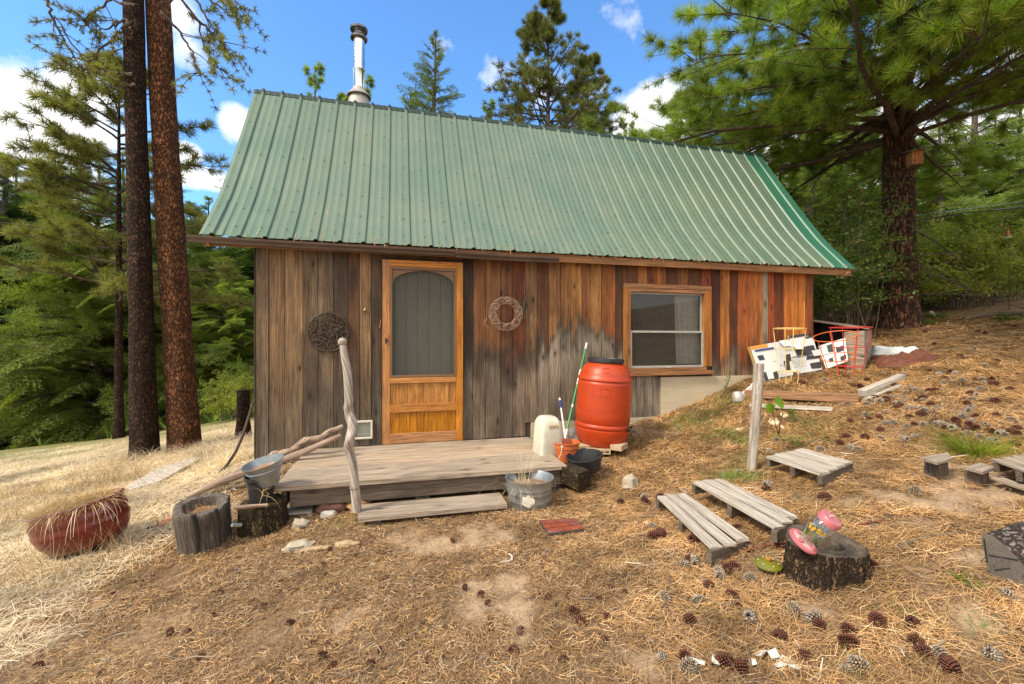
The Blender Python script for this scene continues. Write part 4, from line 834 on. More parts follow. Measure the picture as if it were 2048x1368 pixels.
# galvanised tub with dry grass
p = gp(1070, 1028); p = W(1069, 1022, F * 1.375 / (1022 - V0)); p[2] = h1(p[0], p[1]) - .01
p = p + np.array([0, .14, 0]); 
tb = root('washtub', p, 'round galvanised tub of dry grass by the end of the step', 'tub')
hT = .235; rT = .198
M().lathe([(.0, 0), (rT * .87, 0), (rT * .885, .012), (rT * .90, .06), (rT * .925, .066), (rT * .91, .074), (rT * .93, .125), (rT * .955, .132), (rT * .94, .14), (rT * .95, .160), (rT * .975, .167), (rT * .96, .175), (rT, hT - .006), (rT * 1.03, hT), (rT * 1.03, hT + .008), (rT, hT + .008), (rT * .97, hT), (rT * .9, .09), (0, .085)], p, n=56, capb=False).build('tub_body', 'galv', tb, smooth=True, angle=60)
M().lathe([(0, .175), (rT * .6, .172), (rT * .955, .165)], p, n=40, capb=False, jit=lambda a, i: 1 + 0 * a).build('soil', 'soil', tb)
m = M(); u1 = RZ(-TH); cc = p + u1 @ np.array([-.02, -rT * .975, .10]); m.ball(cc, (.10, .008, .085), u1, rough=.5, seed=4, freq=2.5).build('paint_patch', 'white_plastic', tb)
for sg in (-1, 1):
    q = p + u1 @ np.array([-.115 if sg < 0 else .19, -.155 if sg < 0 else .02, .185]); M().tube([q + u1 @ np.array([-.028, 0, 0]), q + u1 @ np.array([-.03, -.012, -.025]), q + u1 @ np.array([.03, -.012, -.025]), q + u1 @ np.array([.028, 0, 0])], .004, 6).build('handle', 'galv', tb)
def tuftmesh(name, c, n, r, L, w, lean, curve, mt, parent=None, **pr):
    a, q = rng.uniform(0, 2 * PI, n), np.sqrt(rng.uniform(0, 1, n)) * r; P = np.stack([c[0] + q * np.cos(a), c[1] + q * np.sin(a), np.full(n, float(c[2]))], 1)
    V, Fs = blades(P, L * rng.uniform(.45, 1.15, n), np.full(n, w), lean, curve, az=a + rng.normal(0, .7, n)); return npmesh(name, V, Fs, mt, parent, None if parent is not None else c, **pr)
tuftmesh('dry_grass', p + np.array([-.06, 0, .17]), 160, .11, .13, .0035, .7, .9, 'straw_pale', tb)
tuftmesh('tall_stalks', p + np.array([-.06, -.02, .17]), 14, .04, .42, .0045, .18, .15, 'straw_pale', tb)
tuftmesh('hanging_grass', p + np.array([-.13, -.06, .19]), 26, .05, .34, .003, 1.3, 1.2, 'straw', tb)
# ---------------------------------------------------------------- driftwood
def twist(P, r, turns, amp, n=14, k=70):
    P = np.array(P, float); t = np.linspace(0, 1, len(P)); tt = np.linspace(0, 1, k); Q = np.stack([np.interp(tt, t, P[:, i]) for i in range(3)], 1)
    for _ in range(4): Q[1:-1] = (Q[:-2] + 2 * Q[1:-1] + Q[2:]) / 4
    rr = np.interp(tt, np.linspace(0, 1, len(r)), r); return Q, rr
def twisted_tube(m, P, r, turns, amp, n=16, k=80, t0=0., t1=1.):
    Q, rr = twist(P, r, turns, amp, n, k); T_ = np.gradient(Q, axis=0); T_ /= np.linalg.norm(T_, axis=1)[:, None]; y = frame(T_[0])[:, 1]; V = []; G = []; a = np.arange(n) * 2 * PI / n
    for i in range(k):
        s = i / (k - 1); y = y - T_[i] * (y @ T_[i]); y /= np.linalg.norm(y); z = np.cross(T_[i], y); ww = amp * sstep(np.array(s), t0, t0 + .08) * (1 - sstep(np.array(s), t1 - .08, t1))
        q = rr[i] * (1 + ww * np.cos(a - turns * 2 * PI * s) + .25 * ww * np.cos(3 * (a - turns * 2 * PI * s)) + .04 * np.sin(5 * a + 9 * s))
        off = ww * .35 * rr[i] * (y * math.cos(turns * 2 * PI * s) + z * math.sin(turns * 2 * PI * s))
        V.append(Q[i] + off + (np.cos(a) * q)[:, None] * y + (np.sin(a) * q)[:, None] * z); G.append(np.stack([np.full(n, s * 1.2), np.cos(a + turns * 3 * s) * rr[i], np.sin(a + turns * 3 * s) * rr[i]], 1))
    m.add(np.concatenate(V), [(i * n + j, i * n + (j + 1) % n, (i + 1) * n + (j + 1) % n, (i + 1) * n + j) for i in range(k - 1) for j in range(n)] + [tuple(range(n))[::-1], tuple((k - 1) * n + j for j in range(n))], np.concatenate(G)); return m
zP = 3.36
px = [(713, 1022), (711, 985), (707, 945), (703, 905), (701, 880), (701, 858), (698, 835), (699, 812), (697, 780), (695, 745), (690, 715), (686, 690)]
m = M(); twisted_tube(m, [W(u, v, zP) for u, v in px], [.036, .034, .033, .034, .036, .034, .036, .034, .032, .031, .029, .025], 2.6, .36, t0=.22, t1=.68)
post = root('driftwood_post', W(713, 1022, zP), 'twisted bleached driftwood post with round knob standing at the deck', 'post')
m.build('post_shaft', 'driftwood', post, smooth=True, angle=60); M().ball(W(685, 684, zP), (.068, .068, .066), rough=.08, seed=2).build('knob', 'driftwood', post, smooth=True)
M().tube(circ(np.array([0, 0, 0]), 1, 20) @ np.array([[.042, 0, 0], [0, 0, 0], [0, .042, 0.004]]) + W(709, 974, zP), .0025, 4, cap=False).build('wire_tie', 'rust', post)
A = gp(374, 1003, .035); B = W(682, 872, 4.25)
m = M(); m.tube([A + (B - A) * t + np.array([0, 0, .012 * math.sin(t * 7)]) for t in np.linspace(0, 1, 16)], np.interp(np.linspace(0, 1, 16), [0, .2, .75, 1], [.020, .034, .031, .020]), 12, jit=.05).build('driftwood_pole', 'driftwood_tan', None, 'smooth tan driftwood pole leaning on the deck corner', 'pole', smooth=True, angle=70)
A = gp(398, 988, .03); B = W(686, 852, 4.42); m = M(); twisted_tube(m, [A + (B - A) * t for t in np.linspace(0, 1, 8)], [.02, .03, .036, .034, .034, .034, .030, .020], 4.5, .42, t0=.3, t1=.95); m.build('driftwood_pole', 'driftwood_tan', None, 'spiral twisted driftwood pole leaning behind the smooth one', 'pole', smooth=True, angle=60)
M().tube([gp(374, 999, .02), gp(352, 1004, .02)], .012, 8).build('wood_chip', 'driftwood', None, 'short pale wood chip at the foot of the poles', 'wood chip')
# hose
z0_ = float(gp(378, 996, .02) @ np.array([ST, CT, 0])) - .02; hz = [(u, v, z0_ + (5.5 - z0_) * k / 8) for k, (u, v) in enumerate([(378, 995), (402, 977), (428, 958), (452, 933), (472, 903), (486, 870), (496, 838), (504, 812), (512, 788)])]
m = M(); P = np.array([W(*q) for q in hz]); t = np.linspace(0, 1, len(P)); tt = np.linspace(0, 1, 40); m.tube(np.stack([np.interp(tt, t, P[:, i]) for i in range(3)], 1), .015, 8).build('garden_hose', 'hose', None, 'black hose running down past the left cabin corner', 'hose', smooth=True)
# ---------------------------------------------------------------- planters, stumps and pots on the left
def wob(s, k=3., a=.12, a2=.05):
    return lambda th, i: 1 + a * np.array([mnoise.noise(Vector((math.cos(q) * k * .5 + s, math.sin(q) * k * .5, i * .06 + s))) for q in th]) + a2 * np.array([mnoise.noise(Vector((math.cos(q) * k * 3 + s, math.sin(q) * k * 3, i * .25))) for q in th])
p = W(178, 1090, 3.14); p[2] = h1(p[0], p[1]) + .0; Rp = RZ(-TH + .12) @ rotm('Y', -.25) @ rotm('X', .06)
rp = root('oval_planter', p, 'tilted oval red planter overflowing with dry grass', 'planter')
p2 = p + np.array([0, 0, .045])
M().lathe([(.0, 0), (.66, .0), (.78, .02), (.92, .08), (.985, .14), (1.0, .165), (.975, .175), (.985, .20), (1.01, .222), (.985, .232), (.96, .27), (1.0, .292), (1.01, .305), (.97, .31), (.91, .295), (.89, .2), (0, .19)], p2, Rp, n=56, sx=.300, sy=.19, capb=False).build('planter_body', 'planter', rp, smooth=True, angle=60)
M().box(p2 + Rp @ np.array([-.06, -.0, -.02]), (.26, .15, .04), Rp).build('foot', 'black', rp, bevel=.01)
M().lathe([(0, .27), (.6, .27), (.92, .25)], p2, Rp, n=40, sx=.295, sy=.185, capb=False, jit=wob(4.)).build('soil', 'soil', rp)
def matted(n, spread, L, w, z0, lean, curve, nm, mt):
    a, q = rng.uniform(0, 2 * PI, n), np.sqrt(rng.uniform(0, 1, n)) * spread; loc = np.stack([q * np.cos(a) * .28, q * np.sin(a) * .17, z0 + .075 * (1 - q ** 2) * rng.uniform(.3, 1, n)], 1); P = loc @ Rp.T + p2
    V, Fs = blades(P, L * rng.uniform(.4, 1.2, n), np.full(n, w), lean, curve, segs=4, az=np.arctan2(loc[:, 1], loc[:, 0]) - .2 + rng.normal(0, 1.7, n)); npmesh(nm, V, Fs, mt, rp)
matted(3800, .95, .13, .0034, .272, .95, .8, 'dry_grass', 'straw'); matted(240, .97, .18, .003, .285, 1.25, 1.0, 'hanging_grass', 'straw')
matted(26, .8, .36, .0028, .27, .12, .1, 'seed_stalks', 'straw')
a = rng.uniform(PI * 1.05, PI * 1.95, 60); loc = np.stack([np.cos(a) * .29, np.sin(a) * .185, np.full(60, .30)], 1); V, Fs = blades(loc @ Rp.T + p2, rng.uniform(.10, .34, 60), np.full(60, .0036), 1.9, .75, segs=5, az=a + rng.normal(0, .5, 60)); npmesh('drooping_grass', V, Fs, 'straw_pale', rp)
def hollowlog(p, r, h, Rm, mt, lab, nm='hollow_log', soil=True, seed=1.):
    t = root(nm, p, lab, 'stump'); jf = wob(seed, 2.6, .16, .05)
    prof = [(r * .98, 0), (r * .96, h * .3), (r, h * .6), (r * 1.02, h * .88), (r * 1.0, h * .97), (r * .96, h), (r * .82, h * 1.0), (r * .70, h * .98), (r * .66, h * .9), (r * .62, h * .72)]
    M().lathe(prof, p, Rm, n=72, jit=jf, capb=True, capt=True).build('log_wall', mt, t, smooth=True, angle=50)
    if soil: M().lathe([(0, h * .80), (r * .3, h * .80), (r * .66, h * .77)], p, Rm, n=32, jit=jf, capb=False).build('litter', 'soil', t)
    return t, jf
p = W(411, 1085, 3.16); p[2] = h1(p[0], p[1]) - .02; Rm = RZ(.3) @ rotm('Y', -.06) @ rotm('X', .16)
t, jf = hollowlog(p, .168, .315, Rm, 'hollow', 'hollow grey log planter with wide cracks in its side', seed=3.)
m = M()   # cracks: dark slots standing just proud of the wall
for th, w_ in ((-1.75, .016), (-1.12, .012), (-.62, .008)):
    rr = .2 * (1 + .0); loc = [np.array([math.cos(th + .05 * math.sin(z * 9)) * .2 * float(jf(np.array([th]), 4)[0]), math.sin(th + .05 * math.sin(z * 9)) * .2 * float(jf(np.array([th]), 4)[0]), z]) for z in np.linspace(.06, .345, 7)]
    m.tube([p + Rm @ q for q in loc], [w_ * .3, w_ * .6, w_ * .8, w_, w_, w_, w_], 6)
m.build('crack', 'black', t)
V, Fs = blades(p + (Rm @ np.array([[0], [0], [.275]])).T + np.stack([rng.uniform(-.09, .09, 60), rng.uniform(-.08, .08, 60), np.zeros(60)], 1), rng.uniform(.04, .10, 60), np.full(60, .003), 1.3, .6); npmesh('dry_needles', V, Fs, 'needles', t)
p = W(528, 1058, 3.32); p[2] = h1(p[0], p[1]) - .02; Rm = rotm('Y', -.04) @ rotm('X', .05); ms_ = root('mossy_stump', p, 'short mossy dark stump under the black pot', 'stump'); hM = (V0 - 1004) / F * 3.28 - p[2]
M().lathe([(.165, 0), (.160, hM * .4), (.150, hM * .8), (.150, hM * .95), (.140, hM), (.0, hM * .99)], p, Rm, n=60, jit=wob(8., 3.5, .16, .07)).build('stump_body', 'moss', ms_, smooth=True, angle=55)
q = W(522, 1002, 3.30); bp0 = root('nursery_pot', q, 'black plastic nursery pot on the mossy stump', 'pot')
M().lathe([(.0, 0), (.075, 0), (.098, .165), (.112, .168), (.114, .19), (.106, .19), (.10, .17), (.07, .01), (0, .01)], q, rotm('Y', .02), n=40, capb=False).build('pot_body', 'black', bp0, smooth=True)
q2 = W(537, 984, 3.30) + np.array([0, 0, .06]); Rg = RZ(0) @ rotm('Y', -.20) @ rotm('X', .10); gb = root('metal_basin', q2, 'tilted galvanised pail of rusty water set in the black pot', 'pail')
M().lathe([(0, 0), (.075, 0), (.100, .07), (.117, .118), (.123, .121), (.120, .126), (.136, .165), (.143, .168), (.143, .176), (.134, .174), (.10, .07), (0, .05)], q2, Rg, n=48, capb=False).build('pail_body', 'galv', gb, smooth=True)
M().lathe([(0, .122), (.115, .122)], q2, Rg, n=40, capb=False).build('water', 'rust_water', gb)
M().tube([W(470, 1015, 3.1), W(500, 1013, 3.15), W(536, 1010, 3.18)], [.014, .015, .011], 10).build('tool_handle', 'driftwood_tan', None, 'smooth wooden handle resting across the mossy stump', 'handle', smooth=True)
M().tube([W(464, 1050, 2.95), W(482, 1050, 3.0)], .013, 10).build('metal_tube', 'galv', None, 'short steel tube between hollow log and mossy stump', 'tube', smooth=True)
V, Fs = blades(np.array([W(530, 985, 3.1)] * 7) + rng.normal(0, .012, (7, 3)), rng.uniform(.1, .2, 7), np.full(7, .006), 1.0, .9, segs=5, az=rng.uniform(-2, .5, 7)); npmesh('withered_plant', V, Fs, 'straw', bp0)
# rake
rk = root('rake', W(330, 1062, 3.3), 'rake with orange tines and wooden handle lying behind the hollow log', 'rake')
M().tube([W(300, 1066, 3.34), W(362, 1063, 3.28), W(400, 1061, 3.2)], .014, 8).build('handle', 'driftwood_tan', rk, smooth=True)
m = M()
for i in range(7): m.tube([W(288, 1058, 3.36), W(306 + 3 * i, 1052 + i, 3.38), W(352, 1030 + 3.4 * i, 3.50 - i * .01)], .003, 5)
m.build('tines', 'cage_orange', rk); M().bar(W(296, 1056, 3.36), W(312, 1059, 3.36), .03, .02).build('socket', 'black', rk)
# pale board on the grass
P = [gp(248, 982, .015), gp(262, 986, .012), gp(320, 970, .02), gp(402, 928, .05), gp(395, 926, .06), gp(322, 946, .05)]
M().plate(P, .02, (0, 0, 1)).build('loose_board', 'pallet_wood', None, 'pale tapering board lying on the dry grass', 'board')
# burnt post stump behind the left corner
p = W(487, 872, 7.2); p[2] = h1(p[0], p[1]) - .05; hS = (V0 - 780) / F * 7.2 - p[2]
M().lathe([(.135, 0), (.115, hS * .15), (.095, hS * .4), (.092, hS * .9), (.085, hS), (0, hS * .985)], p, n=40, jit=wob(6., 3., .12, .08)).build('tree_stump', 'bark_dark', None, 'upright bark covered stump past the left cabin corner', 'stump', smooth=True, angle=55)
# ---------------------------------------------------------------- right side
p = W(1651, 1140, 2.33); p[2] = h1(p[0], p[1]) - .03; hR = -1.052 - p[2]
st = root('hollow_stump', p, 'dark rotting hollow stump holding the hummingbird feeder', 'stump')
jr = wob(11., 3.2, .20, .08)
M().lathe([(.190, 0), (.184, hR * .25), (.181, hR * .6), (.180, hR * .86), (.176, hR * .95)], p, n=110, jit=lambda th, i: jr(th, i) * (1 + .018 * np.sin(th * 37 + np.sin(th * 5)) + .012 * np.sin(th * 61)), capb=False).build('stump_side', 'stump', st, smooth=True, angle=60)
def topj(th, i): return jr(th, i if i < 3 else 8)
V = []; prof_ = [(.176, .95), (.168, 1.0), (.150, 1.01), (.13, 1.0), (.10, .985), (.085, .93), (.075, .7), (.07, .45)]; n = 110
for i, (r, z) in enumerate(prof_):
    for j in range(n):
        th = 2 * PI * j / n; q = float(jr(np.array([th]), 4 if i < 2 else 6)[0]); zz_ = z * hR + .012 * mnoise.noise(Vector((math.cos(th) * r * 22, math.sin(th) * r * 22, 3))) * (i > 0) + (.03 * math.cos(th - 1.9) * (i > 0) * (i < 5))
        V.append(p + np.array([math.cos(th) * r * q + (.0 if i < 4 else -.012), math.sin(th) * r * q + (0 if i < 4 else -.01), zz_]))
M().add(V, [(i * n + j, i * n + (j + 1) % n, (i + 1) * n + (j + 1) % n, (i + 1) * n + j) for i in range(len(prof_) - 1) for j in range(n)] + [tuple((len(prof_) - 1) * n + j for j in range(n))]).build('stump_top', 'stump_top', st, smooth=True, angle=70)
# hummingbird feeder
fa, fb_ = W(1604, 1084, 2.24), W(1664, 1036, 2.15); ax = (fb_ - fa) / np.linalg.norm(fb_ - fa); Rf = frame(ax, (0, -1, .4)); Rf = np.stack([Rf[:, 1], Rf[:, 2], Rf[:, 0]], 1); L_ = float(np.linalg.norm(fb_ - fa)); 
fd = root('hummingbird_feeder', fa, 'clear glass hummingbird feeder with pink cap and base on the stump', 'bird feeder')
M().lathe([(0, -.006), (.060, -.006), (.071, .002), (.071, .012), (.060, .018), (.0, .020)], fa, Rf, n=40, capb=False).build('base', 'feeder_pink', fd, smooth=True)
M().lathe([(0, .0205), (.055, .019), (.069, .0125)], fa, Rf, n=40, capb=False).build('base_top', 'feeder_light', fd, smooth=True)
for k in range(4):
    a = k * PI / 2 + .6; q = fa + Rf @ np.array([.045 * math.cos(a), .045 * math.sin(a), .021]); m = M()
    m.lathe([(.013, 0), (.014, .004), (.007, .008), (.004, .004)], q, Rf, n=12, capb=False); m.build('feeding_port', 'feeder_pink', fd, smooth=True)
def clearglass():
    m = bpy.data.materials.new('clear_bottle'); m.use_nodes = True; t = m.node_tree; t.nodes.clear()
    gl_ = nd(t, 'ShaderNodeBsdfGlossy', {'Color': (1, 1, 1, 1), 'Roughness': .03}).outputs[0]; tr = nd(t, 'ShaderNodeBsdfTransparent', {'Color': (.86, .90, .88, 1)}).outputs[0]
    lw = nd(t, 'ShaderNodeLayerWeight', {'Blend': .35}).outputs['Facing']
    t.links.new(nd(t, 'ShaderNodeMixShader', {0: math_(t, 'ADD', math_(t, 'MULTIPLY', lw, .6), .12), 1: tr, 2: gl_}).outputs[0], nd(t, 'ShaderNodeOutputMaterial').inputs[0]); return m
MT['bottle'] = clearglass()
bpf = [(.030, .018), (.028, .035), (.030, .05), (.036, .07), (.046, .095), (.054, .12), (.055, .14), (.048, .158), (.042, .168)]; kf = L_ / .195
bpf = [(r, z * kf) for r, z in bpf]; M().lathe(bpf, fa, Rf, n=44, capb=False).build('bottle', 'bottle', fd, smooth=True)
M().lathe([(.0, .196 * kf), (.046, .196 * kf), (.050, .190 * kf), (.051, .165 * kf), (.044, .162 * kf)], fa, Rf, n=40, capb=False).build('cap', 'feeder_pink', fd, smooth=True)
q = fa + Rf @ np.array([0, 0, .197 * kf]); M().tube([q + Rf @ np.array([.014 * math.cos(a), 0, .014 * math.sin(a)]) for a in np.linspace(-.3, PI + .3, 10)], .0035, 6).build('hanging_ring', 'feeder_light', fd, smooth=True)
front_a = math.atan2(*(Rf.T @ np.array([-fa[0], -fa[1], .6]))[[1, 0]])
def onf(a, z, e=.0012): r = float(np.interp(z, [b[1] for b in bpf], [b[0] for b in bpf])) + e; return fa + Rf @ np.array([r * math.cos(a), r * math.sin(a), z])
m = M()
for a0_, z0_ in ((front_a - .55, .105 * kf), (front_a + .25, .115 * kf), (front_a + 1.2, .11 * kf)):
    for s in (-1, 1):
        m.add([onf(a0_, z0_), onf(a0_ + s * .18, z0_ + .022), onf(a0_ + s * .36, z0_ + .018), onf(a0_ + s * .30, z0_), onf(a0_ + s * .22, z0_ - .014)], [(0, 1, 2, 3, 4)])
m.build('butterfly_print', 'yellow', fd)
m = M()
for k in range(9):
    a = front_a + rng.uniform(-1.3, 1.5); z1_ = rng.uniform(.06, .10) * kf; d = rng.uniform(-.3, .3)
    m.add([onf(a, .03 * kf), onf(a + .14, .035 * kf), onf(a + .16 + d, z1_), onf(a + .05 + d * 1.3, z1_ + .015)], [(0, 1, 2, 3)])
m.build('leaf_print', 'lime', fd)
# ceramic lid
p = gp(1536, 1141); ld = root('pot_lid', p, 'round olive green ceramic lid beside the hollow stump', 'lid'); q = p + np.array([0, 0, .032]); Rl = rotm('X', .06)
M().lathe([(.0, -.012), (.062, -.012), (.070, .0), (.068, .006), (.045, .016), (.018, .021), (0, .022)], q, Rl, n=44, capb=False).build('lid_body', 'olive', ld, smooth=True)
M().lathe([(.010, .018), (.011, .026), (.017, .031), (.016, .038), (0, .040)], q, Rl, n=24, capb=False).build('knob', 'knob', ld, smooth=True)
m = M()
for k in range(6): a = k * PI / 3 + .3; M().ball(q + Rl @ np.array([.048 * math.cos(a), .048 * math.sin(a), .0155]), (.008, .008, .004), seg=8).build('dot', 'bone', ld)
# pallets: corner pixels (far left, far right, near right, near left), depths
def quadpt(Q, s, t): return (Q[0] * (1 - s) + Q[1] * s) * (1 - t) + (Q[3] * (1 - s) + Q[2] * s) * t
def pallet(name, Q, nb, lab, grp, gap=.2, th=.018, legs=((0, .12), (0, .5), (0, .9), (1, .5), (1, .9)), lh=.09, mt='pallet_wood', cat='pallet', lowboards=False):
    """boards run from t=0 to t=1, side by side in s"""
    Q = [np.array(q) for q in Q]; c = sum(Q) / 4; t = root(name, c - np.array([0, 0, lh]), lab, cat, grp); up = np.cross(Q[1] - Q[0], Q[3] - Q[0]); up /= np.linalg.norm(up); up = up * np.sign(up[2]); wtot = np.linalg.norm(Q[1] - Q[0]); bw = wtot / nb * (1 - gap)
    for i in range(nb):
        s = (i + .5) / nb; e = rng.uniform(-.012, .012); a, b = quadpt(Q, s, -e), quadpt(Q, s + rng.uniform(-.01, .01), 1 + e)
        M().bar(a, b, bw, th, up, jit=.003).build('slat', mt, t, bevel=.002)
    for s_ in (.02, .5, .98) if not lowboards else (.03, .97):
        a, b = quadpt(Q, 0.02, s_) - up * (th / 2 + .034), quadpt(Q, .98, s_) - up * (th / 2 + .034)
        if cat == 'pallet': M().bar(a, b, .034, .068, up, jit=.003).build('stringer', 'dark_wood', t, bevel=.002)
    return t
ZA = lambda u, v, Z: W(u, v, F * -Z / (v - V0))
Zt = -1.165
pallet('wooden_pallet', [ZA(1312, 994, Zt), ZA(1372, 988, Zt - .01), ZA(1500, 1076, Zt - .02), ZA(1420, 1102, Zt - .02)], 3, 'low three slat pallet, lower one of the overlapping pair', 'small slatted pallets on the slope')
Zt = -1.075
pallet('wooden_pallet', [ZA(1384, 966, Zt), ZA(1444, 958, Zt), ZA(1592, 1030, Zt - .01), ZA(1552, 1062, Zt - .02)], 3, 'three slat pallet stacked partly over the lower pallet', 'small slatted pallets on the slope')
Zt = -.965
pallet('wooden_pallet', [ZA(1532, 915, Zt), ZA(1606, 898, Zt + .02), ZA(1704, 924, Zt + .01), ZA(1640, 950, Zt)], 4, 'four slat pallet by itself behind the stacked pair', 'small slatted pallets on the slope')
Zt = -.84
t = pallet('wooden_pallet', [ZA(1988, 922, Zt), ZA(2062, 908, Zt + .02), ZA(2160, 932, Zt), ZA(2092, 962, Zt)], 4, 'dark grey pallet cut off by the right edge of the photo', 'small slatted pallets on the slope', mt='grey_wood', lh=.14)
M().bar(ZA(1994, 957, Zt - .10), ZA(2120, 1000, Zt - .10), .08, .016, jit=.003).build('slat', 'grey_wood', t)
for (P4, Zt, lab) in (([(1840, 914), (1896, 904), (1904, 916), (1873, 924)], -.84, 'short grey plank stub left of the yellow-green grass'), ([(1928, 933), (1962, 925), (1990, 934), (1965, 943)], -.87, 'short grey plank stub below the yellow-green grass')):
    P_ = [ZA(u, v, Zt) for u, v in P4]; c = sum(P_) / 4; t = root('plank_step', c - np.array([0, 0, .10]), lab, 'plank', 'plank stubs by the path'); M().plate([q - np.array([0, 0, .022]) for q in P_], .022, (0, 0, 1)).build('plank', 'grey_wood', t, bevel=.003)
    M().box(c - np.array([.0, -.02, .075]), (.09, .09, .11), jit=.008).build('support', 'dark_wood', t)
# log on the right edge
axl = np.array([.991, .132, .01]); axl /= np.linalg.norm(axl); p0_ = W(1975, 1110, 2.02)
face = [ray(u, v) * ((axl @ p0_) / (axl @ ray(u, v))) for u, v in [(1963, 1074), (1972, 1067), (1984, 1070), (1998, 1080), (2014, 1094), (2030, 1110), (2046, 1128), (2060, 1150), (2070, 1175), (2076, 1205), (2060, 1212), (2040, 1188), (2020, 1176), (1996, 1168), (1985, 1158), (1976, 1130), (1968, 1100)]]
lg = root('log', p0_ - np.array([0, 0, .12]), 'thick split log with dark sawn end and flaky grey bark at the right edge', 'log')
m = M(); V = []; G = []; nf = len(face)
for k in range(13):
    for i, q in enumerate(face): V.append(q + axl * k * .07 + rng.normal(0, .004, 3) * (k > 0)); G.append((k * .07, i * .035, 0))
m.add(V, [(k * nf + i, k * nf + (i + 1) % nf, (k + 1) * nf + (i + 1) % nf, (k + 1) * nf + i) for k in range(12) for i in range(nf)] + [tuple(12 * nf + i for i in range(nf))], G).build('log_bark', 'log_bark', lg, smooth=True, angle=50)
cf = sum(face) / nf; M().add([q - axl * .002 for q in face] + [cf - axl * .006], [(i, (i + 1) % nf, nf) for i in range(nf)], [(q @ axl, (q - cf) @ np.array([-axl[1], axl[0], 0]), (q - cf)[2]) for q in face] + [(0, 0, 0)]).build('sawn_end', 'log_end', lg)
m = M()
for (s0, s1) in (((1968, 1078), (1974, 1125)), ((1978, 1110), (2036, 1120)), ((1990, 1140), (2020, 1136))):
    q0, q1 = [ray(u, v) * ((axl @ (p0_ - axl * .006)) / (axl @ ray(u, v))) for u, v in (s0, s1)]; m.bar(q0, q1, .004, .005, up=axl)
m.build('crack', 'black', lg)
# rusty bars
def rod(pts, r, mt, nm, lab, cat, sq=None): return M().tube([gp(u, v, dz) for u, v, dz in pts], r, 6, sq=sq).build(nm, mt, None, lab, cat)
rod([(1472, 1112, .01), (1530, 1096, .012), (1588, 1084, .02)], .008, 'rust', 'iron_bar', 'rusty flat bar running under the feeder toward the pallets', 'metal bar')
rod([(1538, 1095, .01), (1560, 1082, .02), (1585, 1068, .04)], .007, 'clear_grey', 'iron_bar', 'grey pointed bar lying above the rusty one', 'metal bar')
rod([(1712, 1055, .01), (1740, 1050, .012), (1768, 1044, .01)], .006, 'rust', 'iron_bar', 'short rusty bar right of the hollow stump', 'metal bar')
rod([(1788, 1106, .01), (1812, 1098, .02), (1850, 1082, .015), (1920, 1072, .01)], .007, 'twig_pale', 'stick', 'thin curved grey stick right of the stump', 'stick')
rod([(1736, 1120, .01), (1738, 1160, .015), (1736, 1195, .01), (1760, 1228, .01)], .006, 'twig_pale', 'stick', 'crooked twig lying down the right side of the stump', 'stick')
rod([(1372, 1326, .01), (1410, 1334, .01)], .009, 'bone', 'stick', 'stubby whitish lichened stick near the front litter', 'stick')
# grey post
p = W(1503, 938, 3.80); p[2] = h1(p[0], p[1]) - .05
m = M(); m.tube([p, W(1506, 900, 3.82), W(1511, 840, 3.84), W(1515, 780, 3.84), W(1518, 727, 3.84)], [.040, .038, .040, .042, .040], 14, jit=.05).build('fence_post', 'driftwood', None, 'weathered grey post standing alone in front of the garden bed', 'post', smooth=True, angle=50)
# garden bed boards
gb_ = lambda u, v, dz: gp(u, v, dz)
M().bar(gb_(1490, 796, .05), gb_(1716, 806, .05), .09, .095, jit=.004).build('bed_beam', 'beam_wood', None, 'brown square beam edging the garden bed in front of the cages', 'beam', bevel=.004)
M().bar(gb_(1724, 797, .05), gb_(1804, 762, .04), .085, .08, jit=.004).build('bed_beam', 'pallet_wood', None, 'pale grey beam edging the right side of the garden bed', 'beam', bevel=.004)
M().bar(gb_(1732, 806, .02), gb_(1800, 776, .02), .05, .04, jit=.004).build('plank', 'pallet_wood', None, 'thin pale plank lying below the right bed beam', 'plank', bevel=.003)
M().bar(gb_(1500, 814, .02), gb_(1664, 822, .02), .12, .035, jit=.006).build('plank', 'pallet_wood', None, 'pale flat plank lying in front of the brown beam', 'plank', bevel=.003)
M().bar(gb_(1672, 812, .015), gb_(1706, 814, .015), .08, .03, jit=.004).build('plank', 'dark_wood', None, 'short dark plank under the end of the brown beam', 'plank')
p = gp(1477, 804); M().lathe([(.066, 0), (.07, .01), (.06, .09), (.045, .12), (.04, .125), (0, .12)], p, rotm('X', -.2), n=24).build('paint_can', 'dull_metal', None, 'small dented pale metal can by the concrete foundation', 'can', smooth=True)
zb_ = float(gp(1492, 796)[1]); P = [WY(u, v, zb_) for u, v in ((1476, 790), (1500, 772), (1507, 762), (1510, 784), (1488, 798))]; M().plate(P, .02, (0, -1, 0)).build('paper_bag', 'white', None, 'crumpled white paper bag behind the can', 'bag')
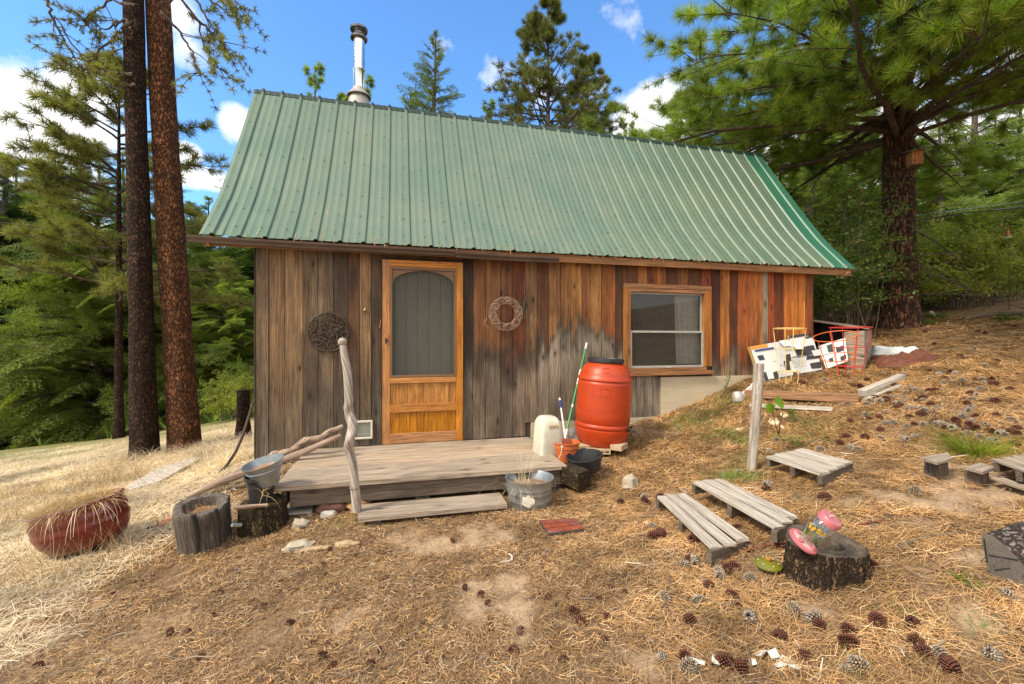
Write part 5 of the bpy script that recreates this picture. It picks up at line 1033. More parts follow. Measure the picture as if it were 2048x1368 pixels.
# lean-to box with dark open front at the cabin corner
bx_ = root('wooden_crate', W(1690, 740, 6.4), 'old dark open fronted wood box against the right cabin corner', 'crate')
a, b, c, d_ = W(1624, 742, 6.6), W(1726, 742, 6.35), W(1740, 735, 6.9), W(1640, 735, 7.3)
up = np.array([0, 0, 1.]); hL, hR_ = .74, .58
m = M(); m.plate([b, c, c + up * hR_, b + up * hR_], .03, (1, 0, 0)).build('side_panel', 'grey_wood', bx_)
m = M(); m.plate([W(1690, 738, 6.38), b, b + up * hR_, W(1688, 664, 6.38)], .02, (0, -1, 0)).build('side_panel', 'grey_wood', bx_)
M().plate([a + up * hL, b + up * (hR_ + .02) + np.array([.1, 0, 0]), c + up * (hR_ + .02), d_ + up * hL], .03, (0, 0, 1)).build('top_panel', 'grey_wood', bx_)
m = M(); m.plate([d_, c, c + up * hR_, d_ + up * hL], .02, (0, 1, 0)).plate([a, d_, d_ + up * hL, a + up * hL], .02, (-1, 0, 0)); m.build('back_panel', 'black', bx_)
# printed white boxes leaning there
def carton(name, P4, th, lab, seed):
    rg = np.random.default_rng(seed); P = [np.array(q) for q in P4]; t = root(name, (P[2] + P[3]) / 2, lab, 'cardboard box', 'white and black printed boxes'); ex, ey = P[1] - P[0], P[3] - P[0]; nrm = np.cross(ex, ey); nrm /= np.linalg.norm(nrm); 
    if nrm @ P[0] > 0: nrm = -nrm
    M().plate([q - nrm * th for q in P], th, nrm).build('box_body', 'card_brown', t)
    at_ = lambda s, r: P[0] * (1 - s) * (1 - r) + P[1] * s * (1 - r) + P[2] * s * r + P[3] * (1 - s) * r
    def patch(nm, rects, mt, e): 
        m = M()
        for (s0, r0, s1, r1) in rects: j_ = rg.uniform(-.022, .022, 8) if mt == 'card_black' else np.zeros(8); m.add([at_(s0 + j_[0], r0 + j_[1]) + nrm * e, at_(s1 + j_[2], r0 + j_[3]) + nrm * e, at_(s1 + j_[4], r1 + j_[5]) + nrm * e, at_(s0 + j_[6], r1 + j_[7]) + nrm * e], [(0, 1, 2, 3)])
        m.build(nm, mt, t)
    return t, patch, at_, nrm
t, patch, at_, nrm = carton('cardboard_box', [W(1500, 693, 5.78), W(1625, 672, 6.06), W(1645, 742, 5.98), W(1524, 765, 5.70)], .05, 'large white and black printed box leaning on the cabin corner', 1)
patch('white_print', [(0, 0, 1, 1)], 'card_white', .003); patch('orange_print', [(0, 0, .26, .10)], 'card_orange', .006)
patch('black_print', [(.05, .26, .16, .42), (.42, .56, .50, .80), (.66, .26, .98, .50), (.46, .38, .56, .56), (.0, .94, 1, 1), (.20, .78, .27, .96), (.84, .72, 1, .9), (.50, .86, .58, .96), (.80, .52, 1, .62), (.03, .76, .1, .98), (.86, .0, 1.0, .06)], 'card_black', .006)
patch('blue_print', [(.04, .12, .34, .17)], 'card_blue', .009)
patch('text_lines', [(.55, .56 + .035 * i, .76 - .05 * (i % 2), .568 + .035 * i) for i in range(7)] + [(.26, .5, .33, .51), (.34, .64, .5, .652), (.30, .78, .38, .79), (.56, .47, .78, .50)], 'clear_grey', .009)
m = M(); 
for (s, r, w_, h_, tl) in ((.44, -.02, .13, .18, .2), (.90, .40, .14, .16, -.3), (.62, .16, .12, .14, .4)):
    q = [at_(s, r) + nrm * .012, at_(s + w_, r) + nrm * .012, at_(s + w_ * 1.1, r + h_) + nrm * (.03 + .06 * tl), at_(s + .02, r + h_) + nrm * (.03 + .06 * tl)]; m.plate(q, .003, nrm)
m.build('torn_flap', 'card_white', t)
t, patch, at_, nrm = carton('cardboard_box', [W(1636, 692, 6.35), W(1690, 676, 6.35), W(1696, 722, 6.2), W(1652, 738, 6.15)], .10, 'smaller white printed box standing behind the red cages', 2)
patch('white_print', [(0, 0, 1, 1)], 'card_white', .003); patch('black_print', [(.3, .1, .5, .4), (.6, .3, .9, .5), (.2, .65, .4, .8), (.7, .7, .95, .9)], 'card_black', .006)
t, patch, at_, nrm = carton('cardboard_box', [W(1578, 672, 5.98), W(1614, 666, 6.05), W(1622, 700, 6.05), W(1586, 706, 5.98)], .04, 'small white box top showing above the large printed box', 3)
patch('white_print', [(0, 0, 1, 1)], 'card_white', .003); patch('black_print', [(.0, 0, 1, .16), (.2, .7, .9, 1.)], 'card_black', .006)
# plant cages
def cage(name, c, r, h, mt, lab, tilt=(0, 0), rings=(0, .5, 1.), nl=4, ph=.5, rb=.62):
    t = root(name, c, lab, 'plant cage', 'wire tomato cages'); Rm = rotm('X', tilt[0]) @ rotm('Y', tilt[1]); c = np.array(c)
    for k in rings: rr = r * (rb + (1 - rb) * k); a = np.linspace(0, 2 * PI, 40); M().tube(np.stack([rr * np.cos(a), rr * np.sin(a), np.full(40, h * (.18 + .82 * k))], 1) @ Rm.T + c, .0055, 6, cap=False).build('ring', mt, t, smooth=True)
    for j in range(nl): a = ph + 2 * PI * j / nl; M().tube([c + Rm @ np.array([r * rb * .85 * math.cos(a), r * rb * .85 * math.sin(a), 0]), c + Rm @ np.array([r * math.cos(a), r * math.sin(a), h])], .0048, 6).build('upright', mt, t, smooth=True)
def dep(q): return float(q[0] * ST + q[1] * CT)
q = gp(1577, 768); cage('plant_cage', q, .185, (V0 - 657) / F * dep(q) - q[2], 'cage_yellow', 'yellow wire plant cage in front of the large printed box', (0, .02), (0.05, .55, 1.))
q = gp(1682, 760); cage('plant_cage', q, .225, (V0 - 668) / F * dep(q) - q[2], 'cage_orange', 'orange wire plant cage tilting to the left', (.10, -.30), (.42, 1.), 3, .9)
q = gp(1700, 752); cage('plant_cage', q, .225, (V0 - 655) / F * dep(q) - q[2], 'cage_red', 'dark red wire plant cage right of the orange one', (.0, .01), (0.02, .5, 1.), 4, .3)
# tarp
def cloth(P, n, amp, name, mt, seed, lift=.03, **pr):
    P = [np.array(q) for q in P]; V = []
    for i in range(n + 1):
        for j in range(n + 1):
            s, t = i / n, j / n; q = quadpt(P, s, t); e = min(s, 1 - s, t, 1 - t); rgd = abs(mnoise.noise(Vector((s * 3.2 + seed, t * 4, seed)))) * 1.7 + .6 * abs(mnoise.noise(Vector((s * 9, t * 8, seed + 3))))
            q = q + np.array([.07 * mnoise.noise(Vector((s * 3, t * 3, 7 + seed))), .07 * mnoise.noise(Vector((s * 3, t * 3, 17 + seed))), 0]); q[2] = h1(q[0], q[1]) + .008 + lift * min(1, e * 6) + amp * rgd * min(1, e * 5 + .25); V.append(q)
    k = n + 1; m = M(); m.add(V, [(i * k + j, (i + 1) * k + j, (i + 1) * k + j + 1, i * k + j + 1) for i in range(n) for j in range(n)]); return m.build(name, mt, pr.pop('parent', None), smooth=True, **pr)
tp = root('tarp', gp(1800, 725), 'crumpled brown and silver tarp lying beside the wood box', 'tarp')
cloth([gp(1744, 716), gp(1862, 710), gp(1880, 724), gp(1758, 742)], 30, .085, 'brown_side', 'tarp', 1., parent=tp); cloth([gp(1738, 704), gp(1838, 705), gp(1846, 712), gp(1744, 713)], 24, .05, 'silver_side', 'tarp_white', 5., .06, parent=tp)
# log edging on the slope
M().tube([gp(1926, 641, .03), gp(1960, 636, .05), gp(2000, 633, .05), gp(2050, 632, .04)], [.03, .045, .05, .05], 10, jit=.05).build('edging_log', 'dark_wood', None, 'long grey log half buried on the upper slope', 'log', smooth=True, angle=60)
# brick patterned tile
q = [gp(1078, 1052, .022), gp(1150, 1046, .022), gp(1170, 1068, .022), gp(1097, 1079, .022)]
bt = root('brick_tile', sum(q) / 4, 'flat tile of red brick pattern lying in front of the tub', 'tile'); M().plate(q, .012, (0, 0, 1)).build('mortar_base', 'mortar', bt)
m = M()
for r_, (cuts) in enumerate([(0, .42, 1.), (0, .22, .70, 1.), (0, .46, 1.)]):
    for a, b in zip(cuts[:-1], cuts[1:]):
        e = .014; P = [quadpt(q, a + e, r_ / 3 + e * 2), quadpt(q, b - e, r_ / 3 + e * 2), quadpt(q, b - e, (r_ + 1) / 3 - e * 2), quadpt(q, a + e, (r_ + 1) / 3 - e * 2)]; m.plate([p + np.array([0, 0, .0125]) for p in P], .005, (0, 0, 1))
m.build('brick_face', 'brick', bt)
M().tube([gp(1130, 1055, .022), gp(1143, 1042, .03)], .004, 5).build('stick', 'bone', None, 'small pale stick resting on the brick tile', 'stick')
# bone and shards
M().tube([gp(1002, 1130, .012), gp(1014, 1130, .014), gp(1024, 1126, .014), gp(1024, 1119, .016), gp(1018, 1114, .02)], [.006, .005, .006, .006, .004], 8).build('bone', 'bone', None, 'small curved white bone on the bare dirt', 'bone', smooth=True)
def rock(u, v, sx, sy, sz, mt, lab, seed, ang=0., sink=.3, nm='rock', cat='rock', grp=None):
    p = gp(u, v); M().ball(p + np.array([0, 0, sz * (.5 - sink)]), (sx, sy, sz), RZ(ang), 20, .42, seed, freq=1.7).build(nm, mt, None, lab, cat, grp, smooth=True, angle=35)
rock(601, 1054, .12, .09, .09, 'rock', 'pointed grey rock in front of the deck corner', 1); rock(658, 1036, .12, .08, .08, 'rock_white', 'whitish rock beside the driftwood post foot', 2, .5)
rock(600, 1097, .20, .13, .07, 'rock', 'flat half buried grey rock left of the yellow one', 4, .2); rock(692, 1095, .15, .08, .055, 'rock_tan', 'yellowish flat rock in the needles', 5, -.1)
rock(1260, 978, .17, .12, .15, 'rock', 'rounded pinkish grey stone right of the tub', 6, .6, .2); rock(736, 1083, .05, .035, .03, 'redstone', 'small reddish pebble below the step', 7); rock(733, 1093, .055, .04, .03, 'redstone', 'small brown pebble beside the reddish one', 8)
rock(640, 1100, .22, .04, .03, 'rock_tan', 'thin tan stone ridge joining the flat rocks', 9, -.05); rock(1476, 662 + 200, .05, .05, .04, 'rock_white', 'tiny white stone by the grey post', 3); rock(1862, 630, .14, .1, .12, 'rock', 'grey rock beside the big pine on the slope', 11)
for i, (u, v, s, a) in enumerate([(1522, 1312, .055, .4), (1548, 1318, .05, 1.2), (1575, 1330, .045, 2.), (1560, 1345, .05, .2), (1505, 1330, .035, 1.), (1590, 1345, .04, 2.6), (1430, 1325, .05, .9), (1300, 1290, .03, 0), (1480, 1340, .03, 2.)]):
    p = gp(u, v, .012); M().box(p, (s, s * .55, .006), RZ(a) @ rotm('X', rng.uniform(-.3, .3)), jit=.006).build('wood_chip', 'bone' if i < 7 else 'rock', None, ['square bleached chip, the largest in the front litter', 'round white chip right of the square one in the front litter', 'long pale splinter below the square chip', 'white chip lowest in the front litter', 'small pale chip left of the square chip', 'pointed white chip rightmost in the front litter', 'brown edged chip left of the white chips', 'tiny pale flake in the litter left of the stump', 'pale flake near the bottom edge left of the white chips'][i], 'chip', 'bleached chips in the front litter')
# gourd shells and squash leaves by the post
for i, (u, v, s) in enumerate([(1548, 852, .10), (1566, 838, .08), (1562, 862, .06)]):
    p = gp(u, v, .02); M().lathe([(.001, 0), (s * .3, .004), (s * .5, s * .25), (s * .42, s * .5), (s * .38, s * .48), (s * .44, s * .25), (0, .012)], p, rotm('X', .7) @ rotm('Y', .5 * (i - 1)), n=22, capb=False, jit=wob(i + 2., 2., .25, .1)).build('gourd_shell', 'mushroom', None, ['large cream gourd shell open like a bowl beside the post', 'cream gourd shell above the open one under the squash leaf', 'small cream gourd shell right of the open one'][i], 'gourd shell', 'broken gourd shells', smooth=True)
def bigleaf(u, v, z, s, az, tilt, mt='bright_leaf'):
    out = []; rim = [(0, 0), (.28, .16), (.5, .42), (.42, .62), (.60, .86), (.30, .9), (0, 1.15), (-.30, .9), (-.60, .86), (-.42, .62), (-.5, .42), (-.28, .16)]
    P = W(u, v, z); Rm = RZ(az) @ rotm('X', tilt); m.add([P + Rm @ np.array([x * s, y * s, .06 * s * (1 - abs(x) * 2)]) for x, y in [(0, .5)] + rim], [(0, i + 1, (i + 1) % 12 + 1) for i in range(12)])
sq = root('squash_plant', gp(1560, 870), 'young squash plant with two large bright green leaves', 'plant')
m = M(); m.tube([gp(1557, 870), W(1560, 850, 3.95), W(1566, 826, 3.95)], .005, 6).tube([gp(1557, 870), W(1550, 845, 4.0), W(1544, 822, 4.02)], .004, 6).build('stem', 'twig_pale', sq)
m = M(); bigleaf(1565, 818, 3.95, .11, -TH + .5, 1.1); m.build('leaf', 'bright_leaf', sq); m = M(); bigleaf(1541, 826, 4.02, .085, -TH - .1, 1.45); m.build('leaf', 'bright_leaf', sq)
# bird house and feeder on the slope
bh0 = W(1829, 318, 8.15); bh = root('birdhouse', bh0, 'small wood birdhouse with slanted dark roof on the big pine', 'birdhouse'); r_ = RZ(-TH - .2)
M().box(bh0, (.18, .17, .24), r_).build('box', 'birdhouse', bh, bevel=.004); M().box(bh0 + np.array([.0, -.03, .150]), (.36, .27, .022), r_ @ rotm('Y', -.12) @ rotm('X', .22)).build('roof', 'dark_wood', bh); M().box(bh0 + np.array([0, 0, -.13]), (.20, .20, .018), r_).build('floor', 'dark_wood', bh)
M().lathe([(.0, -.02), (.022, -.02), (.022, .0), (0, .0)], bh0 + r_ @ np.array([-.03, -.087, -.055]), rotm('X', PI / 2), n=16).build('entrance', 'black', bh)
fp = W(2015, 470, 9.0); bf = root('hanging_feeder', fp, 'small white and brown bird feeder hanging on a thin pole', 'bird feeder'); 
M().lathe([(.0, -.06), (.06, -.06), (.06, -.045), (.012, -.04)], fp, n=20).build('tray', 'white', bf); M().lathe([(.035, -.04), (.035, .08), (.0, .11)], fp, n=16).build('seed_tube', 'birdhouse', bf); q = fp + np.array([.05, 0, 0])
M().tube([np.array([q[0], q[1], h1(q[0], q[1])]), q + np.array([0, 0, .25]), fp + np.array([0, 0, .2]), fp + np.array([0, 0, .1])], .008, 6).build('pole', 'twig', bf)
for dv, lab in ((0, 'upper thin pale wire strung across the trees on the right'), (9, 'lower thin pale wire strung across the trees on the right')):
    M().tube([W(1822, 432 + dv, 8.6), W(1900, 422 + dv, 9.2), W(2100, 396 + dv, 11)], .006, 5).build('wire', 'galv', None, lab, 'wire')
# ---------------------------------------------------------------- pine needles, litter and grasses on the ground
EXC = [(*gp(1124, 1058)[:2], .10), (*gp(1105, 1064)[:2], .08), (*gp(1150, 1056)[:2], .07), (*gp(1536, 1141)[:2], .075), (*gp(300, 965)[:2], .16), (*gp(350, 950)[:2], .14), (*gp(275, 980)[:2], .08), (*gp(1020, 1124)[:2], .03), (*gp(1545, 1320)[:2], .05), (*W(166, 1090, 3.14)[:2], .18), (*W(1651, 1140, 2.33)[:2], .17)]
def scatter(n, boxes, dens=None):
    """ground points over the photo's near ground, kept out of the cabin and deck"""
    P = []
    while sum(map(len, P)) < n:
        x = rng.uniform(boxes[0], boxes[1], n); y = rng.uniform(boxes[2], boxes[3], n); ok = ~((x > -1.40) & (x < 5.62) & (y > 4.90) & (y < 8.1)) & ~((x > -.93) & (x < 1.48) & (y > 3.72) & (y < 5)) & ~((x > -.36 - .6) & (x < 1.0) & (y > 3.46) & (y < 3.8) & (x > -.3))
        for (a_, b_, r_) in EXC: ok &= (x - a_) ** 2 + (y - b_) ** 2 > r_ * r_
        if dens is not None: ok &= rng.uniform(0, 1, n) < dens(x, y)
        P.append(np.stack([x[ok], y[ok]], 1))
    P = np.concatenate(P)[:n]; return np.concatenate([P, H(P[:, 0], P[:, 1])[:, None]], 1)
def needlemesh(n, boxes, dens, Lf, wf, mt, name, label, cat, zmax=.022, tilt=.28):
    P = scatter(n, boxes, dens); az = rng.uniform(0, 2 * PI, n); z = P[:, 1] * CT + P[:, 0] * ST
    L = Lf(P[:, 0], P[:, 1], n); w = wf(z); D_ = np.stack([np.cos(az), np.sin(az), np.tan(rng.normal(0, tilt, n) * .6)], 1); sd_ = np.stack([-np.sin(az), np.cos(az), np.zeros(n)], 1); bend = rng.normal(0, .16, n)
    e = .4; gx1 = (H(P[:, 0] + .05, P[:, 1]) - H(P[:, 0] - .05, P[:, 1])) / .1; gy1 = (H(P[:, 0], P[:, 1] + .05) - H(P[:, 0], P[:, 1] - .05)) / .1; D_[:, 2] += np.cos(az) * gx1 + np.sin(az) * gy1
    c = P + np.array([0, 0, 1.]) * (rng.uniform(.002, zmax, n))[:, None]; V = []
    for t in (-.5, 0, .5):
        q = c + D_ * (L * t)[:, None] + sd_ * (bend * L * (t * t * 4 - .5))[:, None]; ww = (w * (1 - .35 * abs(t) * 2))[:, None] * .5; sv = sd_ + np.array([0, 0, .35])
        V += [q - sv * ww, q + sv * ww]
    V = np.stack(V, 1).reshape(-1, 3); Fs = np.array([(0, 1, 3, 2), (2, 3, 5, 4)]); Fs = (Fs[None] + (np.arange(n) * 6)[:, None, None]).reshape(-1, 4)
    return npmesh(name, V, Fs, mt, None, None, label=label, cat=cat, kind='stuff')
def msk(x, y):
    z = y * CT + x * ST; s, st_, g = gmasks(x, y); return s, st_, g, z
def dens1(x, y):
    s, st_, g, z = msk(x, y); old = np.clip((1.25 - x) / .5, 0, 1); pt = np.sin(x * 5.3 + 2 * np.sin(y * 3.1)) * np.sin(y * 6.1 + 1.7 * np.sin(x * 4.3)) + .5 * np.sin(x * 13 + 3 * np.sin(y * 7)) * np.sin(y * 12)
    cl_ = np.clip(.62 + .55 * pt, .12, 1)
    return cl_ * np.clip(1.15 - 1.1 * s, .03, 1) * np.clip(1 - .75 * st_, .1, 1) * np.clip(2.6 / np.maximum(z, 1.2), 0, 1) ** 1.3 * (z > 1.2) * (np.abs(x * CT - y * ST) < z * 1.25 + .2) * (1 - .9 * g) * (1 - .55 * old)
LN = lambda x, y, n: np.interp(x, [-3, -.6, .6, 1.2], [.075, .040, .045, .105]) * rng.uniform(.5, 1.35, n); WN = lambda z: .0009 + .00056 * z
needlemesh(130000, (-4.5, 7.5, .6, 7.5), dens1, LN, WN, 'needles', 'pine_needles', 'fallen orange brown pine needles covering the ground', 'pine needles')
needlemesh(60000, (-3.5, 2.4, .6, 4.5), lambda x, y: dens1(x, y) * np.clip((1.8 - x) / .8, .15, 1), lambda x, y, n: .032 * rng.uniform(.5, 1.8, n), WN, 'needles_old', 'trampled_needles', 'short trampled brown needles on the bare yard', 'pine needles')
needlemesh(60000, (1.0, 11, 3.4, 11), lambda x, y: (lambda s, a, g, z: np.clip(1 - .6 * s, 0, 1) * (1 - .8 * g) * np.clip(4 / z, 0, 1) ** 1.5)(*msk(x, y)), lambda x, y, n: .13 * rng.uniform(.6, 1.3, n), lambda z: .0012 + .0009 * z, 'needles', 'pine_needles', 'orange pine needles on the slope right of the cabin', 'pine needles')
needlemesh(90000, (-4, 6, .6, 5), dens1, lambda x, y, n: .014 * rng.uniform(.5, 1.6, n), lambda z: .004 + .0008 * z, 'chips', 'forest_litter', 'crumbled bark and dark litter among the needles', 'litter', .012, .5)
needlemesh(900, (-4, 6, .6, 5), lambda x, y: dens1(x, y), lambda x, y, n: .09 * rng.uniform(.3, 2.2, n), lambda z: .004 + .001 * z, 'twigs_f', 'fallen_twigs', 'small broken twigs and bark strips in the litter', 'twigs', .03, .3)
needlemesh(60000, (-9, -.6, 2.0, 8), lambda x, y: (lambda s, a, g, z: np.clip(a * 1.2, 0, 1) * np.clip(3 / z, 0, 1) * (np.abs(x * CT - y * ST) < z * 1.25 + .2))(*msk(x, y)), lambda x, y, n: .10 * rng.uniform(.4, 1.4, n), lambda z: .0012 + .0006 * z, 'straw_pale', 'matted_straw', 'flattened pale straw matted over the left clearing', 'dry grass', .03, .35)
def roofneedles():
    n = 420; x = rng.uniform(-1.8, 6.1, n); k = rng.uniform(0, 1, n) ** 6; gut = rng.uniform(0, 1, n) < .6; y = np.where(gut, 4.765 + rng.uniform(-.02, .02, n), 4.80 + k * 1.6); z = np.where(gut, .972, np.interp(y, pr[::-1, 0], pr[::-1, 1]) + .008)
    n = len(x); ok = ~(gut & (x > 1.75)); x, y, z = x[ok], y[ok], z[ok]; n = len(x); az = rng.normal(PI / 2, .5, n) * np.where(gut[ok], 0, 1); sl = np.where(gut[ok], 0., 1.35)
    d = np.stack([np.cos(az), np.sin(az), np.sin(az) * sl], 1) * (rng.uniform(.04, .10, n))[:, None]; sd_ = np.stack([-np.sin(az), np.cos(az), np.zeros(n)], 1) * .002; c = np.stack([x, y, z], 1); V = np.stack([c - d / 2 - sd_, c - d / 2 + sd_, c + d / 2 + sd_, c + d / 2 - sd_], 1).reshape(-1, 3)
    npmesh('roof_needles', V, np.arange(4 * n).reshape(-1, 4), 'needles', label='brown pine needles caught on the roof and in the gutter', cat='pine needles', kind='stuff')
roofneedles()
def grass(n, box, dens, Lm, w, lean, curve, mt, name, label, cat='grass', clump=0, kind='stuff', segs=3):
    if clump:
        C_ = scatter(max(1, n // clump), box, dens); k = rng.integers(0, len(C_), n); r = rng.normal(0, .035, (n, 2)); xy = C_[k, :2] + r; P = np.concatenate([xy, H(xy[:, 0], xy[:, 1])[:, None]], 1); az = np.arctan2(r[:, 1], r[:, 0]) + rng.normal(0, .5, n)
    else: P = scatter(n, box, dens); az = None
    z = P[:, 1] * CT + P[:, 0] * ST
    V, Fs = blades(P, Lm * rng.uniform(.4, 1.25, n), w * (.6 + .14 * z), lean, curve, segs=segs, az=az); return npmesh(name, V, Fs, mt, None, None, label=label, cat=cat, kind=kind)
lf = lambda x, y: np.clip(-x - .9 - .35 * np.clip(4 - y, -1, 3), 0, 1)
grass(26000, (-9, -1.2, 2.6, 10), lambda x, y: lf(x, y) * np.clip((y + x * .2 - 2.2) / 2, 0, 1) * (.15 + .75 * (np.sin(x * 2.1 + y) * np.sin(y * 1.7) > .0)), .075, .004, .6, .6, 'straw_pale', 'dry_grass', 'short bleached dry grass on the left clearing', clump=9)
def near(pts, s): return lambda x, y: np.max([np.exp(-((x - a) ** 2 + (y - b) ** 2) / (2 * s * s)) for a, b in pts], axis=0)
t1, t2, t3 = W(290, 917, 6.3), W(370, 905, 6.5), W(470, 900, 6.0)
grass(9000, (-7, -1.42, 4, 8.5), near([(t1[0], t1[1]), (t2[0] + .25, t2[1] - .2), (t2[0] + .6, t2[1] - .4), (t3[0], t3[1]), (-1.75, 5.8)], .36), .30, .0035, .55, .8, 'straw_pale', 'tall_dry_grass', 'tall blond dry grass around the pine trunks and cabin corner', clump=14, segs=4)
grass(1500, (-7, -.9, 2.2, 6), near([(float(gp(u, v)[0]), float(gp(u, v)[1])) for u, v in ((120, 960), (180, 970), (60, 990), (250, 965), (130, 1130), (20, 1040))], .22), .24, .003, .25, .3, 'straw', 'dry_weeds', 'thin upright dry weed stalks around the red planter', 'weeds', clump=5)
gpt = lambda L_: [tuple(gp(u, v)[:2]) for u, v in L_]
grass(2600, (1.5, 6, 2.5, 5.2), near(gpt([(1395, 850), (1420, 835), (1440, 870), (1360, 850), (1450, 810), (1500, 930), (1480, 890), (1460, 960), (1620, 850), (1600, 880)]), .11), .11, .004, .5, .5, 'weed', 'green_weeds', 'thin green weeds growing near the concrete foundation', 'weeds', clump=12)
grass(900, (-2, 4.5, 1.0, 3.6), near(gpt([(1240, 1138), (1385, 1190), (1395, 1240), (700, 1050), (660, 1055), (1810, 1250), (1500, 960), (230, 1125), (180, 1120), (150, 1360), (1700, 1340), (1570, 990), (1960, 1260)]), .035), .06, .003, .6, .5, 'weed', 'green_weeds', 'small green sprouts in the needle litter', 'weeds', clump=8)
grass(12000, (-26, 1, 10, 30), lambda x, y: np.clip((y - 10) / 3, 0, 1), .32, .012, .4, .5, 'weed', 'meadow_grass', 'green undergrowth at the foot of the left woods', clump=12)
grass(16000, (5.5, 24, 7.5, 24), lambda x, y: np.clip((y * CT + x * ST - 10.6) / 1.0, 0, 1), .34, .012, .5, .5, 'leaf', 'undergrowth', 'yellow green undergrowth on the slope behind the big pine', 'undergrowth', clump=9)
p = gp(1950, 908); tuftmesh('grass_tuft', p, 800, .12, .36, .005, .95, .6, 'tuft_green', label='bright yellow-green grass tuft between the plank stubs', cat='grass tuft')
p = gp(1800, 705); 
for i, (u, v, lab) in enumerate([(1796, 652, 'low green fern at the foot of the big pine'), (1850, 648, 'green fern right of the big pine foot'), (1870, 636, 'green fern beside the half buried rock'), (2020, 640, 'green fern above the half buried log')]):
    n = 60; q = gp(u, v); V, Fs = blades(np.tile(q, (n, 1)) + rng.normal(0, .08, (n, 3)) * [1, 1, 0], rng.uniform(.1, .3, n), np.full(n, .03), .9, .6); npmesh('fern', V, Fs, 'leaf_dark', None, q, label=lab, cat='fern', group='ferns on the upper slope')
for i, (u, v, h, lab) in enumerate([(1462, 742, .40, 'thin leafy weed standing against the concrete foundation'), (1585, 820, .30, 'thin yellowish weed stalk behind the grey post'), (1000, 830, 0, '')][:2]):
    q = gp(u - 18 + 18 * i, v + (52 if i == 0 else 30)); t = root('weed_plant', q, lab, 'weed'); m = M(); top = W(u, v, dep(q)); m.tube([q, (q + top) / 2 + np.array([.02, 0, 0]), top], .004, 5).build('stem', 'twig_pale', t)
    n = 70; s = rng.uniform(.25, 1, n); V, Fs = blades(q + (top - q) * s[:, None] + rng.normal(0, .01, (n, 3)), rng.uniform(.03, .07, n), np.full(n, .010), .9, .3, segs=2); npmesh('leaves', V, Fs, 'weed', t)
q = gp(1935, 1165); n = 26; V, Fs = blades(np.tile(q, (n, 1)) + rng.normal(0, .02, (n, 3)) * [1, 1, 0], rng.uniform(.05, .10, n), np.full(n, .018), 1.0, .4); npmesh('leafy_weed', V, Fs, 'leaf', None, q, label='small broad leaved weed beside the right edge log', cat='weed')
# ---------------------------------------------------------------- pine cones
def conemesh(mt, name, k=95, open_=1.):
    V, Fs = [], []
    for i in range(k):
        t = (i + .5) / k; a = i * 2.39996; z = -.042 + .084 * t; r = .032 * math.sin(PI * (.12 + .80 * t)) ** .7; o = np.array([math.cos(a), math.sin(a), 0]); sd_ = np.array([-math.sin(a), math.cos(a), 0]); up_ = np.array([0, 0, 1.])
        d = o * math.cos(.15 + .9 * t) + up_ * math.sin(.15 + .9 * t) * (1) - up_ * .25; L = (.016 + .006 * math.sin(PI * t)) * open_; c = o * r * .55 + up_ * z; w = .0085
        b = len(V); tip = c + d * (r * .45 + L)
        V += [c - sd_ * w * .5, c + sd_ * w * .5, c + d * (r * .45 + L * .6) + sd_ * w, tip + up_ * .004, c + d * (r * .45 + L * .6) - sd_ * w, c + d * (r * .4 + L * .5) + up_ * .006]
        Fs += [(b, b + 1, b + 5), (b + 1, b + 2, b + 5), (b + 2, b + 3, b + 5), (b + 3, b + 4, b + 5), (b + 4, b, b + 5), (b, b + 4, b + 2), (b, b + 2, b + 1), (b + 4, b + 3, b + 2)]
    return np.array(V), np.array(Fs)
CV, CF = conemesh('', ''); CV2, CF2 = conemesh('', '', 60, .55)
proto = {}
LM = [('the hollow stump', 1651, 1140), ('the white chips', 1545, 1325), ('the low pallet', 1400, 1080), ('the lone four slat pallet', 1620, 935), ('the ceramic lid', 1530, 1135), ('the yellow-green grass tuft', 1930, 895), ('the grey post', 1505, 935), ('the tarp', 1800, 722), ('the brown beam', 1600, 795), ('the pale beam', 1765, 770), ('the edge log', 2000, 1120), ('the brick tile', 1122, 1060), ('the bone', 1014, 1125), ('the hollow log planter', 411, 1080), ('the red planter', 165, 1090), ('the step', 860, 1030), ('the half buried log', 1985, 635), ('the plank stubs', 1915, 930), ('the washtub', 1070, 1010), ('the flat rocks', 640, 1095), ('the pinkish stone', 1260, 975), ('the big pine', 1797, 650), ('the broad leaved weed', 1935, 1165), ('the barrel', 1202, 890)]
